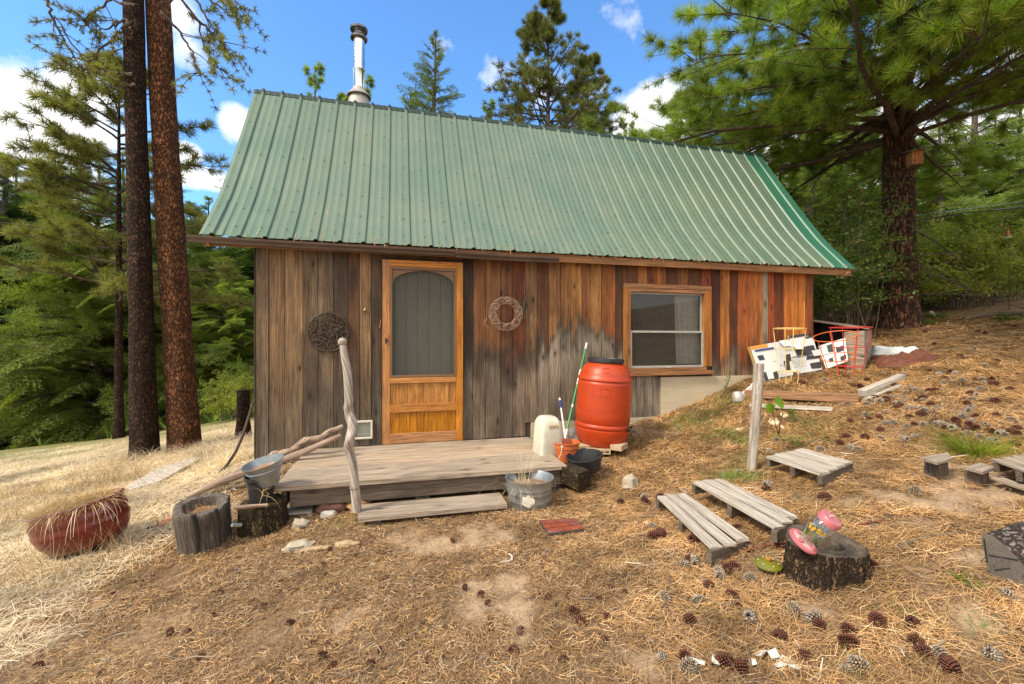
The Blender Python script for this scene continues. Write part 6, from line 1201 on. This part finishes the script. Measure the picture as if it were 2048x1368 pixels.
def cone(u, v, kind, s=1.):
    mt, TV, TF, lab, grp = {'b': ('cone_brown', CV, CF, 'open reddish brown pine cone lying on the needles', 'brown open pine cones'), 'g': ('cone_grey', CV, CF, 'weathered pine cone with whitish grey scale tips', 'grey tipped pine cones'), 's': ('cone_brown', CV2, CF2, 'small worn dark pine cone', 'small worn pine cones')}[kind]
    nm_, lu, lv = min(LM, key=lambda q: math.hypot(q[1] - u, (q[2] - v) * 1.6)); du, dv = u - lu, (v - lv) * 1.6; dd_ = math.hypot(du, dv)
    rel = ('right of' if du > 0 else 'left of') if abs(du) > abs(dv) else ('in front of' if dv > 0 else 'behind'); rel = ('just ' if dd_ < 60 else '' if dd_ < 130 else 'well ' if rel[0] in 'rl' else 'farther ') + rel; lab = lab.split(' lying')[0] + ' ' + rel + ' ' + nm_
    p = gp(u, v); s *= rng.uniform(.8, 1.15) * (.46 if kind == 's' else .80 if v < 1180 else .66); e = (rng.uniform(.7, 2.4), rng.uniform(-.4, .4), rng.uniform(0, 6.3))
    if kind not in proto: o = proto[kind] = npmesh('pine_cone', TV, TF, mt, label=lab, cat='pine cone', group=grp)
    else: o = proto[kind].copy(); COL.objects.link(o)
    o['label'] = lab
    o.location = tuple(p + np.array([0, 0, (.026 - .02 * rng.uniform(0, 1) ** 2) * s])); o.rotation_euler = e; o.scale = (s, s, s * rng.uniform(.9, 1.15))
for u, v in [(1380, 1130), (1440, 1118), (1463, 1195), (1380, 1256), (1415, 1183), (1455, 1068), (1475, 1062), (1390, 1087), (1455, 1150), (1470, 1140), (1305, 1082), (1320, 1078), (1700, 1267), (1826, 1255), (1700, 1300), (1755, 1258), (1480, 1350), (1450, 1330), (1590, 940), (1598, 938), (1533, 985), (1650, 1000), (1560, 1100), (1735, 1135), (1745, 1140), (1150, 1235), (1163, 1250), (1215, 1245), (1240, 1010), (1685, 735), (1690, 800), (1720, 778), (1600, 768), (1608, 772), (1750, 800), (1770, 770), (1790, 775), (1835, 805), (1845, 800), (1860, 812), (1870, 785), (1845, 835), (1680, 890), (1730, 880), (1760, 840), (1980, 770), (1990, 808), (1940, 855), (1950, 862), (1985, 868), (2020, 870), (2035, 860), (1870, 848), (1995, 725), (1920, 715), (1930, 720), (1850, 665), (1870, 690), (1780, 680), (1955, 665), (1970, 668), (2030, 655), (1990, 590 + 65), (1755, 672), (1915, 850), (2030, 895), (1880, 925), (1890, 760), (1900, 748), (1860, 745), (1320, 1000), (1290, 1010), (1560, 1280), (1640, 1260), (1850, 1320), (1900, 1345)]: cone(u, v, 'b')
for u, v in [(1365, 1137), (1388, 1132), (1430, 1128), (1438, 1150), (1500, 1163), (1588, 1228), (1400, 1205), (1440, 1162), (1305, 1058), (1735, 812), (1760, 808), (1780, 800), (1800, 812), (1820, 820), (1845, 820), (1740, 806), (1810, 790), (1830, 785), (1850, 828), (1885, 855), (1905, 862), (1926, 838), (1935, 872), (1960, 880), (1985, 888), (2000, 872), (1630, 1240), (1720, 1340), (1690, 1350), (1290, 1000), (1480, 948), (1535, 975), (1540, 905), (1553, 885), (1650, 765), (1880, 752), (1910, 752), (1925, 765), (1700, 900), (1640, 905), (1950, 700), (1970, 735), (1715, 905), (1325, 1320), (1375, 1345), (1500, 1245), (1830, 990)]: cone(u, v, 'g')
for u, v in [(98, 1243), (208, 1240), (275, 1257), (340, 1270), (372, 1272), (225, 1195), (40, 1285), (403, 1320), (75, 1338), (200, 1352), (643, 1320), (440, 1188), (432, 1232), (525, 1218), (580, 1253), (655, 1292), (578, 1252), (640, 1320), (710, 1116), (884, 1160), (905, 1085), (930, 1178), (963, 1195), (976, 1212), (760, 1306), (855, 1330), (740, 1335), (665, 1340), (1028, 1306), (985, 1318), (1125, 1328), (1180, 1142), (1190, 1166), (1095, 1200), (1115, 1215), (1135, 1196), (1200, 1205), (1250, 1190), (1040, 1270), (908, 1042), (1160, 1008), (770, 1160), (660, 1105), (650, 1135), (1222, 1180), (1258, 1142), (1300, 1180), (1335, 1220), (560, 1170), (1225, 935), (1205, 1288), (620, 1290)]: cone(u, v, 's')
for i in range(80): cone(float(rng.uniform(1690, 2047)), float(rng.uniform(745, 885)) - 0, 'bg'[i % 2], .85)
for i in range(8): cone(float(rng.uniform(1280, 2040)), float(rng.uniform(1180, 1365)), 'bg'[i % 2], .95)
# ---------------------------------------------------------------- trees
def tuft_tpl(n, w, spread=(.25, 1.9)):
    V, Fs = [], []
    for i in range(n):
        a = rng.uniform(0, 2 * PI); q = rng.uniform(*spread); L = rng.uniform(.75, 1.1) * (1 if q < 1.4 else .8); d = np.array([math.cos(q), math.sin(q) * math.cos(a), math.sin(q) * math.sin(a)]); s = np.cross(d, rng.normal(size=3)); s /= np.linalg.norm(s)
        o = np.array([-rng.uniform(0, .35), 0, 0]); b = len(V); droop = np.array([0, 0, 0]); V += [o - s * w / 2, o + s * w / 2, o + d * L * .6 + s * w * .45, o + d * L * .6 - s * w * .45, o + d * L]; Fs += [(b, b + 1, b + 2, b + 3), (b + 3, b + 2, b + 4, b + 4)]
    return np.array(V), np.array(Fs)
def fir_tpl(nt_=11, k=8, w=.045, L=.085):
    V, Fs = [], []
    def leaf(c, d, l):
        c = c + rng.normal(0, .012, 3)
        s = np.cross(d, [0, 0, 1.]); s /= np.linalg.norm(s) + 1e-6; s = s + np.array([0, 0, rng.uniform(-.9, .9)]); b = len(V); V.extend([c - s * w * .25, c + d * l * .55 - s * w * .5, c + d * l, c + d * l * .55 + s * w * .5]); Fs.append((b, b + 1, b + 2, b + 3))
    for i in range(nt_):
        t = (i + .7) / nt_
        for sd_ in (-1, 1):
            ln = (.42 * (1 - t) ** .8 + .10) * rng.uniform(.75, 1.1); a = sd_ * rng.uniform(.75, 1.0); d = np.array([math.cos(a), math.sin(a), -.18]); kk = max(3, int(k * ln / .35))
            for j in range(kk): 
                s = (j + .4) / kk; c = np.array([t, 0, -.10 * t * t]) + d * ln * s; e = a + rng.choice([-1, 0, 1]) * .75 + rng.normal(0, .15); leaf(c, np.array([math.cos(e), math.sin(e), rng.uniform(-.35, .25)]), L * rng.uniform(.8, 1.3))
    for j in range(6): leaf(np.array([.85 + j * .03, 0, -.08]), np.array([1, rng.uniform(-.6, .6), 0]), L)
    return np.array(V), np.array(Fs)
TUFTL = tuft_tpl(26, .075); FIR = [fir_tpl(16, 19, .016, .062) for _ in range(3)]; FIRL = [fir_tpl(11, 11, .032, .085) for _ in range(2)]
def limb(base_, az, L, up0, droop, n=7):
    P = [np.array(base_, float)]; a = az
    for i in range(n): t = (i + 1) / n; e = up0 - droop * t + rng.normal(0, .05); a += rng.normal(0, .07); P.append(P[-1] + np.array([math.cos(a) * math.cos(e), math.sin(a) * math.cos(e), math.sin(e)]) * L / n)
    return np.array(P)
def trunkmesh(m, P, r, n=14, jit=.06): return m.tube(P, r, n, jit=jit)
def make_fir(name, base_, h, rad, lab, mt='fir', grp=None, z0=.06, levels=34, lite=False, dens=1., barkr=.02, bark='bark_grey', droop=.5, per=5, fs=.46):
    t = root(name, base_, lab, "fir tree", grp); b = np.array(base_, float)
    M().tube([b + np.array([.02 * h * math.sin(i), .01 * h * math.cos(2 * i), h * i / 8.]) * ([1, 1, 1] if i else [0, 0, 1]) * (np.array([.25, .25, 1])) for i in range(9)], np.linspace(h * barkr, h * .002, 9), 8).build('trunk', bark, t, smooth=True)
    limbs = M(); A = []
    for l in range(levels):
        s = z0 + (1 - z0) * (l + rng.uniform(0, 1)) / levels; Lb = rad * ((1 - s) / (1 - z0)) ** .82 * (1. if s > z0 + .08 else .85) + .10
        for k in range(per if s < .8 else 4):
            if rng.uniform() > dens: continue
            L = Lb * rng.uniform(.65, 1.1); P = limb(b + np.array([0, 0, h * s]), rng.uniform(0, 2 * PI), L, .25 + .5 * s, droop * (1.1 - s * .6), 5); limbs.tube(P, np.linspace(.018 * L + .004, .003, 6), 4, cap=False)
            ln = max(.24, L * fs)
            for (ti, ya, sc_) in ((1., 0, 1.), (.8, .55, .8), (.8, -.55, .8), (.55, .7, .8), (.55, -.7, .8), (.3, .8, .7), (.3, -.8, .7)):
                i = ti * 5 - 1e-6; i0 = int(i); p = P[i0] * (1 - i + i0) + P[i0 + 1] * (i - i0); d = P[min(i0 + 1, 5)] - P[i0]; d /= np.linalg.norm(d); a = ya + rng.normal(0, .15); d = np.array([d[0] * math.cos(a) - d[1] * math.sin(a), d[0] * math.sin(a) + d[1] * math.cos(a), d[2] - .08]); A.append((p - d * ln * sc_ * .35, d, ln * sc_))
    limbs.build('branches', 'twig', t)
    P = np.array([a[0] for a in A]); Dr = np.array([a[1] for a in A]); sc_ = np.array([a[2] for a in A]); Rm = frames(Dr, False); Dr = Dr + rng.normal(0, .16, Dr.shape) * [0, 0, 1] - np.array([0, 0, .12]); Rm = frames(Dr, False); ro = rng.normal(0, .6, len(P)); c, s = np.cos(ro)[:, None], np.sin(ro)[:, None]; Y, Z = Rm[:, :, 1] * c + Rm[:, :, 2] * s, Rm[:, :, 2] * c - Rm[:, :, 1] * s; Rm = np.stack([Rm[:, :, 0], Y, Z], 2)
    tp_ = FIRL if lite else FIR; Vs, Fs, off = [], [], 0
    for k in range(len(tp_)):
        q = np.arange(len(P)) % len(tp_) == k; V, Fq_ = inst(*tp_[k], P[q], Rm[q], sc_[q]); Vs.append(V); Fs.append(Fq_ + off); off += len(V)
    npmesh('crown', np.concatenate(Vs), np.concatenate(Fs), mt, t); return t
def make_pine(name, base_, h, lab, mt, bark, r0, z0, rad, nb, tufts, ts, grp=None, tpl=None, lean=(0, 0), top=None, azf=None, path=None, dead=0, sub=5, rf=None, up=.25, droop=.55, zp=1.):
    t = root(name, base_, lab, 'pine tree', grp); b = np.array(base_, float)
    if path is None: path = [b + np.array([lean[0] * i / 10, lean[1] * i / 10, h * i / 10]) for i in range(11)]; rr = [r0 * (1.28 if i == 0 else 1) * (1 - .85 * (i / 10) ** 1.2) for i in range(11)]
    else: path, rr = path
    path = np.array(path); k = 60; tt = np.linspace(0, 1, len(path)); t2 = np.linspace(0, 1, k); PP = np.stack([np.interp(t2, tt, path[:, i]) for i in range(3)], 1); R2 = np.interp(t2, tt, rr)
    n = 40; m = M(); V = []; a = np.arange(n) * 2 * PI / n; G = []
    for i in range(k):
        q = R2[i] * (1 + .05 * np.array([mnoise.noise(Vector((math.cos(x) * 3, math.sin(x) * 3, PP[i, 2] * 1.2))) for x in a]) + .05 * np.array([mnoise.noise(Vector((math.cos(x) * 9, math.sin(x) * 9, PP[i, 2] * 4))) for x in a]) + (.18 * np.exp(-(PP[i, 2] - PP[0, 2]) / .25) * np.sin(a * 5 + 1) * .5))
        V.append(PP[i] + np.stack([np.cos(a) * q, np.sin(a) * q, 0 * a], 1)); G.append(np.stack([np.full(n, PP[i, 2]), np.cos(a) * R2[i], np.sin(a) * R2[i]], 1))
    m.add(np.concatenate(V), [(i * n + j, i * n + (j + 1) % n, (i + 1) * n + (j + 1) % n, (i + 1) * n + j) for i in range(k - 1) for j in range(n)], np.concatenate(G)).build('trunk', bark, t, smooth=True, angle=80)
    lm = M(); A = []
    for i in range(nb):
        s = z0 + (1 - z0) * ((i + rng.uniform(0, 1)) / nb) ** zp; zc = s * h + b[2]; c = np.array([np.interp(zc, PP[:, 2], PP[:, 0]), np.interp(zc, PP[:, 2], PP[:, 1]), zc]); az = rng.uniform(0, 2 * PI) if azf is None else azf(i)
        L = (rad * (1 - ((s - z0) / (1 - z0)) ** 2) ** .5 if rf is None else rf(s)) * rng.uniform(.65, 1.1) + .2; P = limb(c, az, L, up + .3 * s + rng.normal(0, .1), droop * rng.uniform(.5, 1.3), 8); lm.tube(P, np.linspace((.0095 if rf is not None and rad > 4 else .017) * L + .006, .006, 9), 6, cap=False)
        for j in range(sub):
            u_ = rng.uniform(.13 if rad > 5 else .30, 1.0) if j else 1.; x = u_ * 8 - 1e-6; i0 = int(x); p = P[i0] * (1 - x + i0) + P[i0 + 1] * (x - i0); d = P[i0 + 1] - P[i0]; az2 = math.atan2(d[1], d[0]) + (rng.choice([-1, 1]) * rng.uniform(.3, 1.1) if j else 0); Q = limb(p, az2, L * .30 * rng.uniform(.6, 1.2) * (1.1 - .4 * u_), rng.uniform(-.1, .45), rng.uniform(-.3, .4), 4); lm.tube(Q, np.linspace(.010, .004, 5), 4, cap=False)
            for q_ in range(tufts): x = rng.uniform(.25, 1) * 4 - 1e-6 if q_ else 3.999; i1 = int(x); p2_ = Q[i1] * (1 - x + i1) + Q[i1 + 1] * (x - i1); dd = Q[i1 + 1] - Q[i1]; dd = dd / np.linalg.norm(dd) + (rng.normal(0, .55, 3) if q_ else rng.normal(0, .1, 3)) + np.array([0, 0, .25]); lm.tube([p2_, p2_ + dd * .05], [.004, .003], 3, cap=False) if q_ else 0; A.append((p2_ + dd * .05, dd, ts * rng.uniform(.8, 1.15)))
    for i in range(dead):   # bare lower limbs
        s = rng.uniform(.06, z0 + .04); zc = s * h + b[2]; c = np.array([np.interp(zc, PP[:, 2], PP[:, 0]), np.interp(zc, PP[:, 2], PP[:, 1]), zc]); P = limb(c, rng.uniform(0, 2 * PI), rng.uniform(.6, 2.8), rng.uniform(-.5, .3), rng.uniform(.1, .8), 7); lm.tube(P, np.linspace(.016, .004, 8), 5, cap=False)
        for j in range(5): x = rng.uniform(2, 7); i0 = int(x); lm.tube(limb(P[i0], rng.uniform(0, 6.3), rng.uniform(.2, .7), rng.uniform(-.8, .4), .3, 4), np.linspace(.006, .002, 5), 3, cap=False)
    lm.build('branches', 'twig', t)
    P = np.array([a_[0] for a_ in A]); Dr = np.array([a_[1] for a_ in A]); sc_ = np.array([a_[2] for a_ in A]); V, Fq_ = inst(*tpl, P, frames(Dr), sc_); npmesh('crown', V, Fq_, mt, t); return t
def gz(u, z, dz=0.): q = W(u, V0, z); return np.array([q[0], q[1], h1(q[0], q[1]) + dz])
# left trunks
def px_path(pts, z): return [W(u, v, zz) for (u, v, r), zz in zip(pts, z)]
pts = [(289, 925, 30), (289, 900, 26), (287, 800, 24), (283, 650, 21.5), (278, 450, 20), (271, 200, 18.5), (267, 0, 18)]; P = px_path(pts, [6.3] * 7); rr = [p_[2] / F * 6.3 * .93 for p_ in pts]
P += [P[-1] + np.array([-.05, 0, 2.]), P[-1] + np.array([-.1, .0, 5.]), P[-1] + np.array([-.1, 0, 7.5])]; rr += [.115, .07, .02]
TR = TUFTL
def az_left(i): return rng.uniform(0, 2 * PI)
make_pine('pine_tree', np.array([P[0][0], P[0][1], P[0][2]]), 14., 'tall dark barked pine trunk, left one of the pair', 'pine_tan', 'bark_dark', .2, .52, 2.0, 20, 4, .17, path=(P, rr), sub=5, tpl=TUFTL)
pts = [(370, 918, 40), (369, 895, 31), (364, 800, 28), (354, 650, 26), (341, 450, 25), (326, 200, 23), (316, 0, 22)]; P = px_path(pts, [6.55] * 7); rr = [p_[2] / F * 6.55 * .93 for p_ in pts]
P += [P[-1] + np.array([-.15, 0, 2.]), P[-1] + np.array([-.35, .0, 5.]), P[-1] + np.array([-.4, 0, 8])]; rr += [.14, .09, .02]
big2 = make_pine('pine_tree', np.array([P[0][0], P[0][1], P[0][2]]), 15., 'tall orange barked pine trunk, right one of the pair', 'pine_tan', 'bark_red', .2, .60, 2.4, 20, 4, .17, path=(P, rr), sub=6, tpl=TUFTL)
# sparse hanging boughs at the top left of the photo belong to these two pines
def bough(parent, mt, paths, zf, ts=.11, side=7, w=.020):
    m = M(); A = []
    for pts_ in paths:
        P = np.array([W(u, v, zf) for u, v in pts_]); t_ = np.linspace(0, 1, len(P)); s = np.linspace(0, 1, 24); Q = np.stack([np.interp(s, t_, P[:, i]) for i in range(3)], 1); Q += rng.normal(0, .012, Q.shape); Q[:, 1] += np.sin(s * 3) * .2; m.tube(Q, np.linspace(w, .004, 24), 5, cap=False)
        for i in range(side):
            k = int(rng.uniform(5, 23)); d = Q[min(k + 1, 23)] - Q[k - 1]; az = math.atan2(d[1], d[0]) + rng.choice([-1, 1]) * rng.uniform(.3, 1.3); q = limb(Q[k], az, rng.uniform(.2, .6), rng.uniform(-1.0, .3), rng.uniform(.0, .7), 5); m.tube(q, np.linspace(.007, .003, 6), 4, cap=False)
            for j in (2, 3, 4, 5): 
                if rng.uniform() < .8: A.append((q[j], (q[j] - q[j - 1]) + rng.normal(0, .04, 3), ts * rng.uniform(.5, 1.1)))
        A.append((Q[-1], Q[-1] - Q[-2], ts))
    m.build('hanging_bough', 'twig', parent); V, Fq_ = inst(*TUFTL, np.array([a[0] for a in A]), frames(np.array([a[1] for a in A])), np.array([a[2] for a in A])); npmesh('needle_tufts', V, Fq_, mt, parent)
bough(big2, 'pine_tan', [[(316, 5), (350, -20), (385, 20), (395, 80), (430, 130), (465, 175)], [(318, -10), (400, -30), (450, 10), (500, 50)], [(318, -10), (380, -20), (410, 30), (440, 70), (460, 110)], [(320, 20), (360, 60), (380, 110), (400, 150)], [(316, -40), (420, -60), (470, -10), (510, 20)], [(385, 30), (430, 60), (455, 120)]], 6.0, .10, 9)
bough(bpy.data.objects['pine_tree'], 'pine_tan', [[(267, 40), (220, 60), (150, 110), (90, 10), (105, 70)], [(267, 150), (220, 130), (160, 120), (100, 118)], [(267, 60), (230, 20), (190, 40), (160, 20)], [(267, 170), (235, 150), (205, 170)], [(267, 10), (200, -20), (150, 20), (165, 40)], [(90, -10), (95, 40), (130, 100), (178, 155)], [(270, 40), (240, 60), (210, 110)]], 6.0, .10, 9)
# pine with long brownish tufts behind the left trunk
q = gz(238, 9.2); hp_ = (V0 - 150) / F * 9.2 - q[2]
make_pine('pine_tree', q, hp_, 'young pine with brownish green tufts behind the dark trunk', 'pine_tan', 'bark_dark', .08, .36, 1.7, 52, 4, .20, sub=8, droop=.2, up=.1, tpl=tuft_tpl(40, .04))
# bright fir left
q = gz(196, 12.0); make_fir('fir_tree', q, (V0 - 290) / F * 12. - q[2], 2.9, 'bright green bushy fir just left of the two trunks', 'fir', z0=.05, levels=52, per=6)
q = gz(330, 13.5); make_fir('fir_tree', q, (V0 - 330) / F * 13.5 - q[2], 2.4, 'green fir seen between the two trunks', 'fir', z0=.04, levels=46, per=6)
q = gz(30, 15.0); f_dark = make_fir('fir_tree', q, (V0 - 320) / F * 15. - q[2], 2.6, 'tall dark fir at the left edge of the photo', 'fir_dark', z0=.10, levels=54, per=7, fs=.60)
q = gz(452, 13.0); f_pale = make_fir('fir_tree', q, (V0 - 520) / F * 13.0 - q[2], 2.2, 'pale green fir behind the left cabin corner', 'fir_pale', z0=.03, levels=34, per=6)
# prototypes reused farther away
q = gz(415, 19.); f_tall = make_fir('fir_tree', q, (V0 - 395) / F * 19. - q[2], 2.2, 'slim pale fir rising left of the roof eave', 'fir_pale', z0=.06, levels=34, lite=True, grp='firs in the woods')
q = gz(1390, 17.); f_r1 = make_fir('fir_tree', q, 10., 2.6, 'green fir in the woods behind the right end of the roof', 'fir', z0=.05, levels=40, lite=True, grp='firs in the woods')
q = gz(1950, 16.); f_r2 = make_fir('fir_tree', q, 9.5, 2.3, 'light green airy fir on the right slope', 'fir_pale', z0=.10, levels=34, lite=True, dens=.75, grp='firs in the woods')
q = gz(-60, 22.); f_d2 = make_fir('fir_tree', q, 12., 2.8, 'dark fir deep in the left woods', 'fir_dark', z0=.12, levels=44, per=6, fs=.6, lite=True, grp='firs in the woods')
def cp(o, u, z, h=None, lab=None, topv=None, w=1., grp='firs in the woods'):
    q = gz(u, z, -.1); bb_ = max((np.array(c.bound_box)[:, 2].max() for c in o.children)); hh_ = ((V0 - topv) / F * z - q[2]) if topv is not None else h
    s = hh_ / bb_; c = copy_tree(o, loc=q, rz=rng.uniform(0, 6.3), sc=(s * w, s * w, s)); c['label'] = lab; c['group'] = grp; return c
LW = 'fir among the dense woods on the left'; 
for o, u, z, tv, lab in [(f_dark, -70, 13, 330, 'dark fir cut off by the left edge'), (f_dark, 110, 16, 330, 'dark fir directly left of the bright bushy one'), (f_r1, 250, 15, 300, 'green fir crown behind the dark trunk'), (f_d2, 60, 20, 360, 'dark fir top between the two dark left firs'), (f_dark, 95, 18, 395, 'dark slim fir second from the left edge'), (f_d2, 120, 22, 470, 'dark fir in the gap behind the bright fir'), (f_pale, 400, 17, 440, 'pale fir right of the orange trunk'), (f_tall, 470, 18, 405, 'slim pale fir just left of the cabin wall'), (f_r1, 495, 20, 440, 'fuller green fir partly hidden by the left cabin corner'), (f_r1, 440, 25, 400, 'pale fir top under the left eave'), (f_r1, 380, 22, 400, 'fir top peeking right of the orange trunk'), (f_r1, 270, 20, 400, 'fir seen in the gap between the trunks'),
                         (f_d2, 200, 28, 480, LW), (f_d2, 20, 26, 470, LW), (f_d2, 60, 34, 520, LW), (f_d2, 330, 27, 500, LW), (f_d2, 420, 32, 520, LW), (f_d2, 500, 30, 520, LW), (f_d2, 150, 40, 560, LW), (f_d2, 260, 38, 550, LW), (f_d2, 470, 42, 560, LW), (f_d2, 550, 34, 470, LW), (f_d2, -140, 24, 400, LW), (f_pale, 500, 16, 600, 'low pale fir against the left cabin wall')]: cp(o, u, z, lab=lab, topv=tv, w=1.15)
for u, z, tv, lab in ((8, 14, 305, 'broad dark fir at the far left edge'), (72, 16.5, 345, 'broad dark fir second from the far left edge'), (140, 19, 330, 'dark fir rising behind the tufted young pine'), (415, 16, 430, 'green fir filling the gap under the left eave')): cp(f_dark if u < 200 else f_r1, u, z, lab=lab, topv=tv, w=1.5)
# tops showing above the roof
q = gz(868, 19.); make_fir('fir_tree', q, (V0 - 68) / F * 19. - q[2], 2.7, 'thin yellowing conifer above the middle of the roof', 'larch', z0=.35, levels=46, lite=True, dens=.7, per=4, droop=.2)
q = gz(1096, 17.); hb = (V0 - 8) / F * 17. - q[2]; make_pine('pine_tree', q, hb, 'tall cone laden pine above the right half of the roof', 'cone_tree', 'bark_grey', .16, .45, 2.4, 115, 4, .20, sub=7, tpl=tuft_tpl(30, .05), rf=lambda s: 2.5 * min(1., (1 - s) * 2.1) ** .8, droop=.1, up=.15)
q = gz(1176, 18.); hb = (V0 - 118) / F * 18. - q[2]; p_r = make_pine('pine_tree', q, hb, 'slimmer olive pine right of the cone laden one', 'cone_tree', 'bark_grey', .12, .45, 1.4, 75, 4, .19, sub=6, tpl=tuft_tpl(30, .05), rf=lambda s: 1.7 * min(1., (1 - s) * 2.2) ** .8, droop=.1, up=.2)
q = gz(630, 17.); hb = (V0 - 138) / F * 17. - q[2]; p_s = make_pine('pine_tree', q, hb, 'small pine top left of the stove pipe', 'pine', 'bark_grey', .12, .6, .8, 26, 3, .22, sub=3, tpl=tuft_tpl(30, .06), rf=lambda s: 1.0 * min(1., (1 - s) * 2.5) ** .7, droop=-.3, up=.5)
for o, u, z, tv, lab in [(p_s, 735, 17, 150, 'small pine top right behind the stove pipe'), (p_s, 690, 17.5, 175, 'lowest pine top left behind the stove pipe'), (p_s, 980, 20, 198, 'small pine top left of the cone laden pine'), (p_s, 1258, 20, 240, 'tiny pine top at the right roof ridge'), (p_s, 1210, 21, 232, 'small pine top between the olive pine and the tiny one')]: cp(o, u, z, lab=lab, topv=tv, grp='pine tops above the roof')
cp(f_r2, 820, 21, lab='pale fir top left of the yellowing conifer', topv=180)
for i, u in enumerate((540, 600, 670, 760, 860, 960, 1060, 1160)): cp([f_d2, f_r1][i % 2], u, 17 + 3 * (i % 3), lab='fir in the woods hidden behind the cabin', topv=260 + .16 * (u - 540), w=1.2)
# right woods
RWL = 'fir among the shaded woods behind the big pine'
for o, u, z, tv, lab in [(f_r1, 1450, 13.5, 230, 'bushy fir just behind the right roof end'), (f_r1, 1560, 12.5, 300, 'fir whose boughs hang beside the roof slope'), (f_r1, 1500, 17, 200, RWL), (f_r2, 1620, 15, 180, RWL), (f_r1, 1690, 13, 260, RWL), (f_d2, 1350, 20, 262, RWL), (f_r1, 1660, 18, 120, RWL), (f_pale, 1740, 17, 180, RWL), (f_r1, 1600, 22, 200, RWL), (f_d2, 1450, 24, 250, RWL), (f_r2, 1880, 14, 210, 'airy light fir right of the birdhouse'), (f_r2, 2040, 15, 150, 'airy light fir at the right edge of the photo'), (f_r1, 1990, 19, 200, 'fuller green fir between the two airy firs'), (f_r1, 1900, 24, 260, 'dark fir far up the right slope'), (f_r2, 1830, 20, 240, 'light fir directly behind the big pine trunk'), (f_d2, 2060, 26, 280, 'dark fir far behind the right edge'), (f_r2, 2120, 12, 60, 'tall airy fir outside the right edge'), (f_d2, 1780, 30, 330, RWL), (f_d2, 1660, 34, 350, RWL), (f_r1, 2000, 32, 380, 'distant fir low between the right trees'), (f_r1, 1930, 30, 390, 'distant fir right of the big pine')]: cp(o, u, z, lab=lab, topv=tv, w=1.1)
for i in range(12):   # woods behind the photographer, seen only in reflections
    a = PI + (i - 5.5) * .33 + TH; r = 24 + 5 * (i % 3); x, y = math.sin(a) * r, math.cos(a) * r; o = copy_tree([f_d2, f_r1][i % 2], loc=(x, y, h1(x, y)), rz=i * 1.3, sc=1.1); o['label'] = 'fir behind the photographer'; o['group'] = 'firs behind the photographer'
# the big pine
zB = 8.5; pts = [(1797, 672, 52), (1797, 640, 38), (1797, 580, 34), (1797, 500, 31), (1796, 300, 27), (1797, 150, 25.5), (1797, 0, 24)]; P = px_path(pts, [zB] * 7); rr = [p_[2] / F * zB * .88 for p_ in pts]; P += [P[-1] + np.array([0, 0, 2.0]), P[-1] + np.array([0, 0, 4.0])]; rr += [.15, .03]
toward = math.atan2(-P[0][1], -P[0][0])
BT = tuft_tpl(74, .030, (.2, 1.75))
def azb(i): return toward + rng.normal(0, 1.1) if i % 2 else rng.uniform(0, 2 * PI)
BT = tuft_tpl(78, .026, (.2, 1.8))
bigp = make_pine('pine_tree', P[0].copy(), float(P[-1][2] - P[0][2]), 'huge long needled pine with plated bark on the right slope', 'pine', 'bark_big', 3 * .1, .36, 5.3, 140, 6, .215, path=(P, rr), sub=18, tpl=BT, azf=azb, dead=26, rf=lambda s: 5.5 * (1 - max(0, (s - .36) / .64) ** 1.0), up=.02, droop=.30, zp=1.35)
# ---------------------------------------------------------------- shrubs
def make_shrub(base_, h, w, n, nl, lab, mt='leaf', stem='twig_pale', ls=.05, grp='leafy shrubs on the right slope', spread=.35):
    t = root('shrub', base_, lab, 'shrub', grp); b = np.array(base_, float); m = M(); A = []
    for i in range(n):
        P = limb(b + np.array([rng.normal(0, w * .12), rng.normal(0, w * .12), 0]), rng.uniform(0, 6.3), h * rng.uniform(.6, 1.1), PI / 2 - abs(rng.normal(0, spread)), rng.normal(0, .3), 7); m.tube(P, np.linspace(.010, .003, 8), 4, cap=False)
        for j in range(5): k = int(rng.integers(2, 7)); Q = limb(P[k], rng.uniform(0, 6.3), h * rng.uniform(.15, .35), rng.uniform(.1, 1.1), .2, 4); m.tube(Q, np.linspace(.004, .002, 5), 3, cap=False); A += list(Q[1:])
        A += list(P[3:])
    m.build('stems', stem, t); A = np.array(A); c = A[rng.integers(0, len(A), nl)] + rng.normal(0, .05, (nl, 3)); TV = np.array([(0, 0, 0), (.45, .3, .08), (1, 0, 0), (.45, -.3, .08)]); d = rng.normal(0, 1, (nl, 3)) * [1, 1, .5]; V, Fq_ = inst(TV, np.array([(0, 1, 2, 3)]), c, frames(d), ls * rng.uniform(.6, 1.3, nl)); npmesh('foliage', V, Fq_, mt, t); return t
s1 = make_shrub(gz(1700, 8.0), 2.6, 1.2, 13, 3600, 'tall thin stemmed shrub between the cabin and the big pine', 'leaf_dark', 'twig_pale', .06, spread=.25)
s2 = make_shrub(gz(1900, 10.), 1.7, 1.6, 11, 3600, 'leafy shrub right of the big pine trunk', 'leaf', 'twig_pale', .065)
def cps(o, u, z, s, lab): q = gz(u, z); c = copy_tree(o, loc=q, rz=rng.uniform(0, 6.3), sc=s); c['label'] = lab; return c
for u, z, s in [(1660, 8.4, .85), (1730, 8.7, .8), (1640, 9.2, 1.1), (1690, 10, 1.2)]: cps(s1, u, z, s, 'thin stemmed shrub in the thicket beside the cabin end')
for i in range(60): z = float(9.8 + 11 * rng.uniform(0, 1) ** 1.4); cps(s2, float(rng.uniform(1580, 2250)), z, float(rng.uniform(.7, 1.2)), 'yellow green leafy shrub on the right hillside')
for i in range(6): cps(s2, float(rng.uniform(390, 500)), float(rng.uniform(9.6, 13)), float(rng.uniform(.3, .75)), 'low leafy shrub at the edge of the left woods')
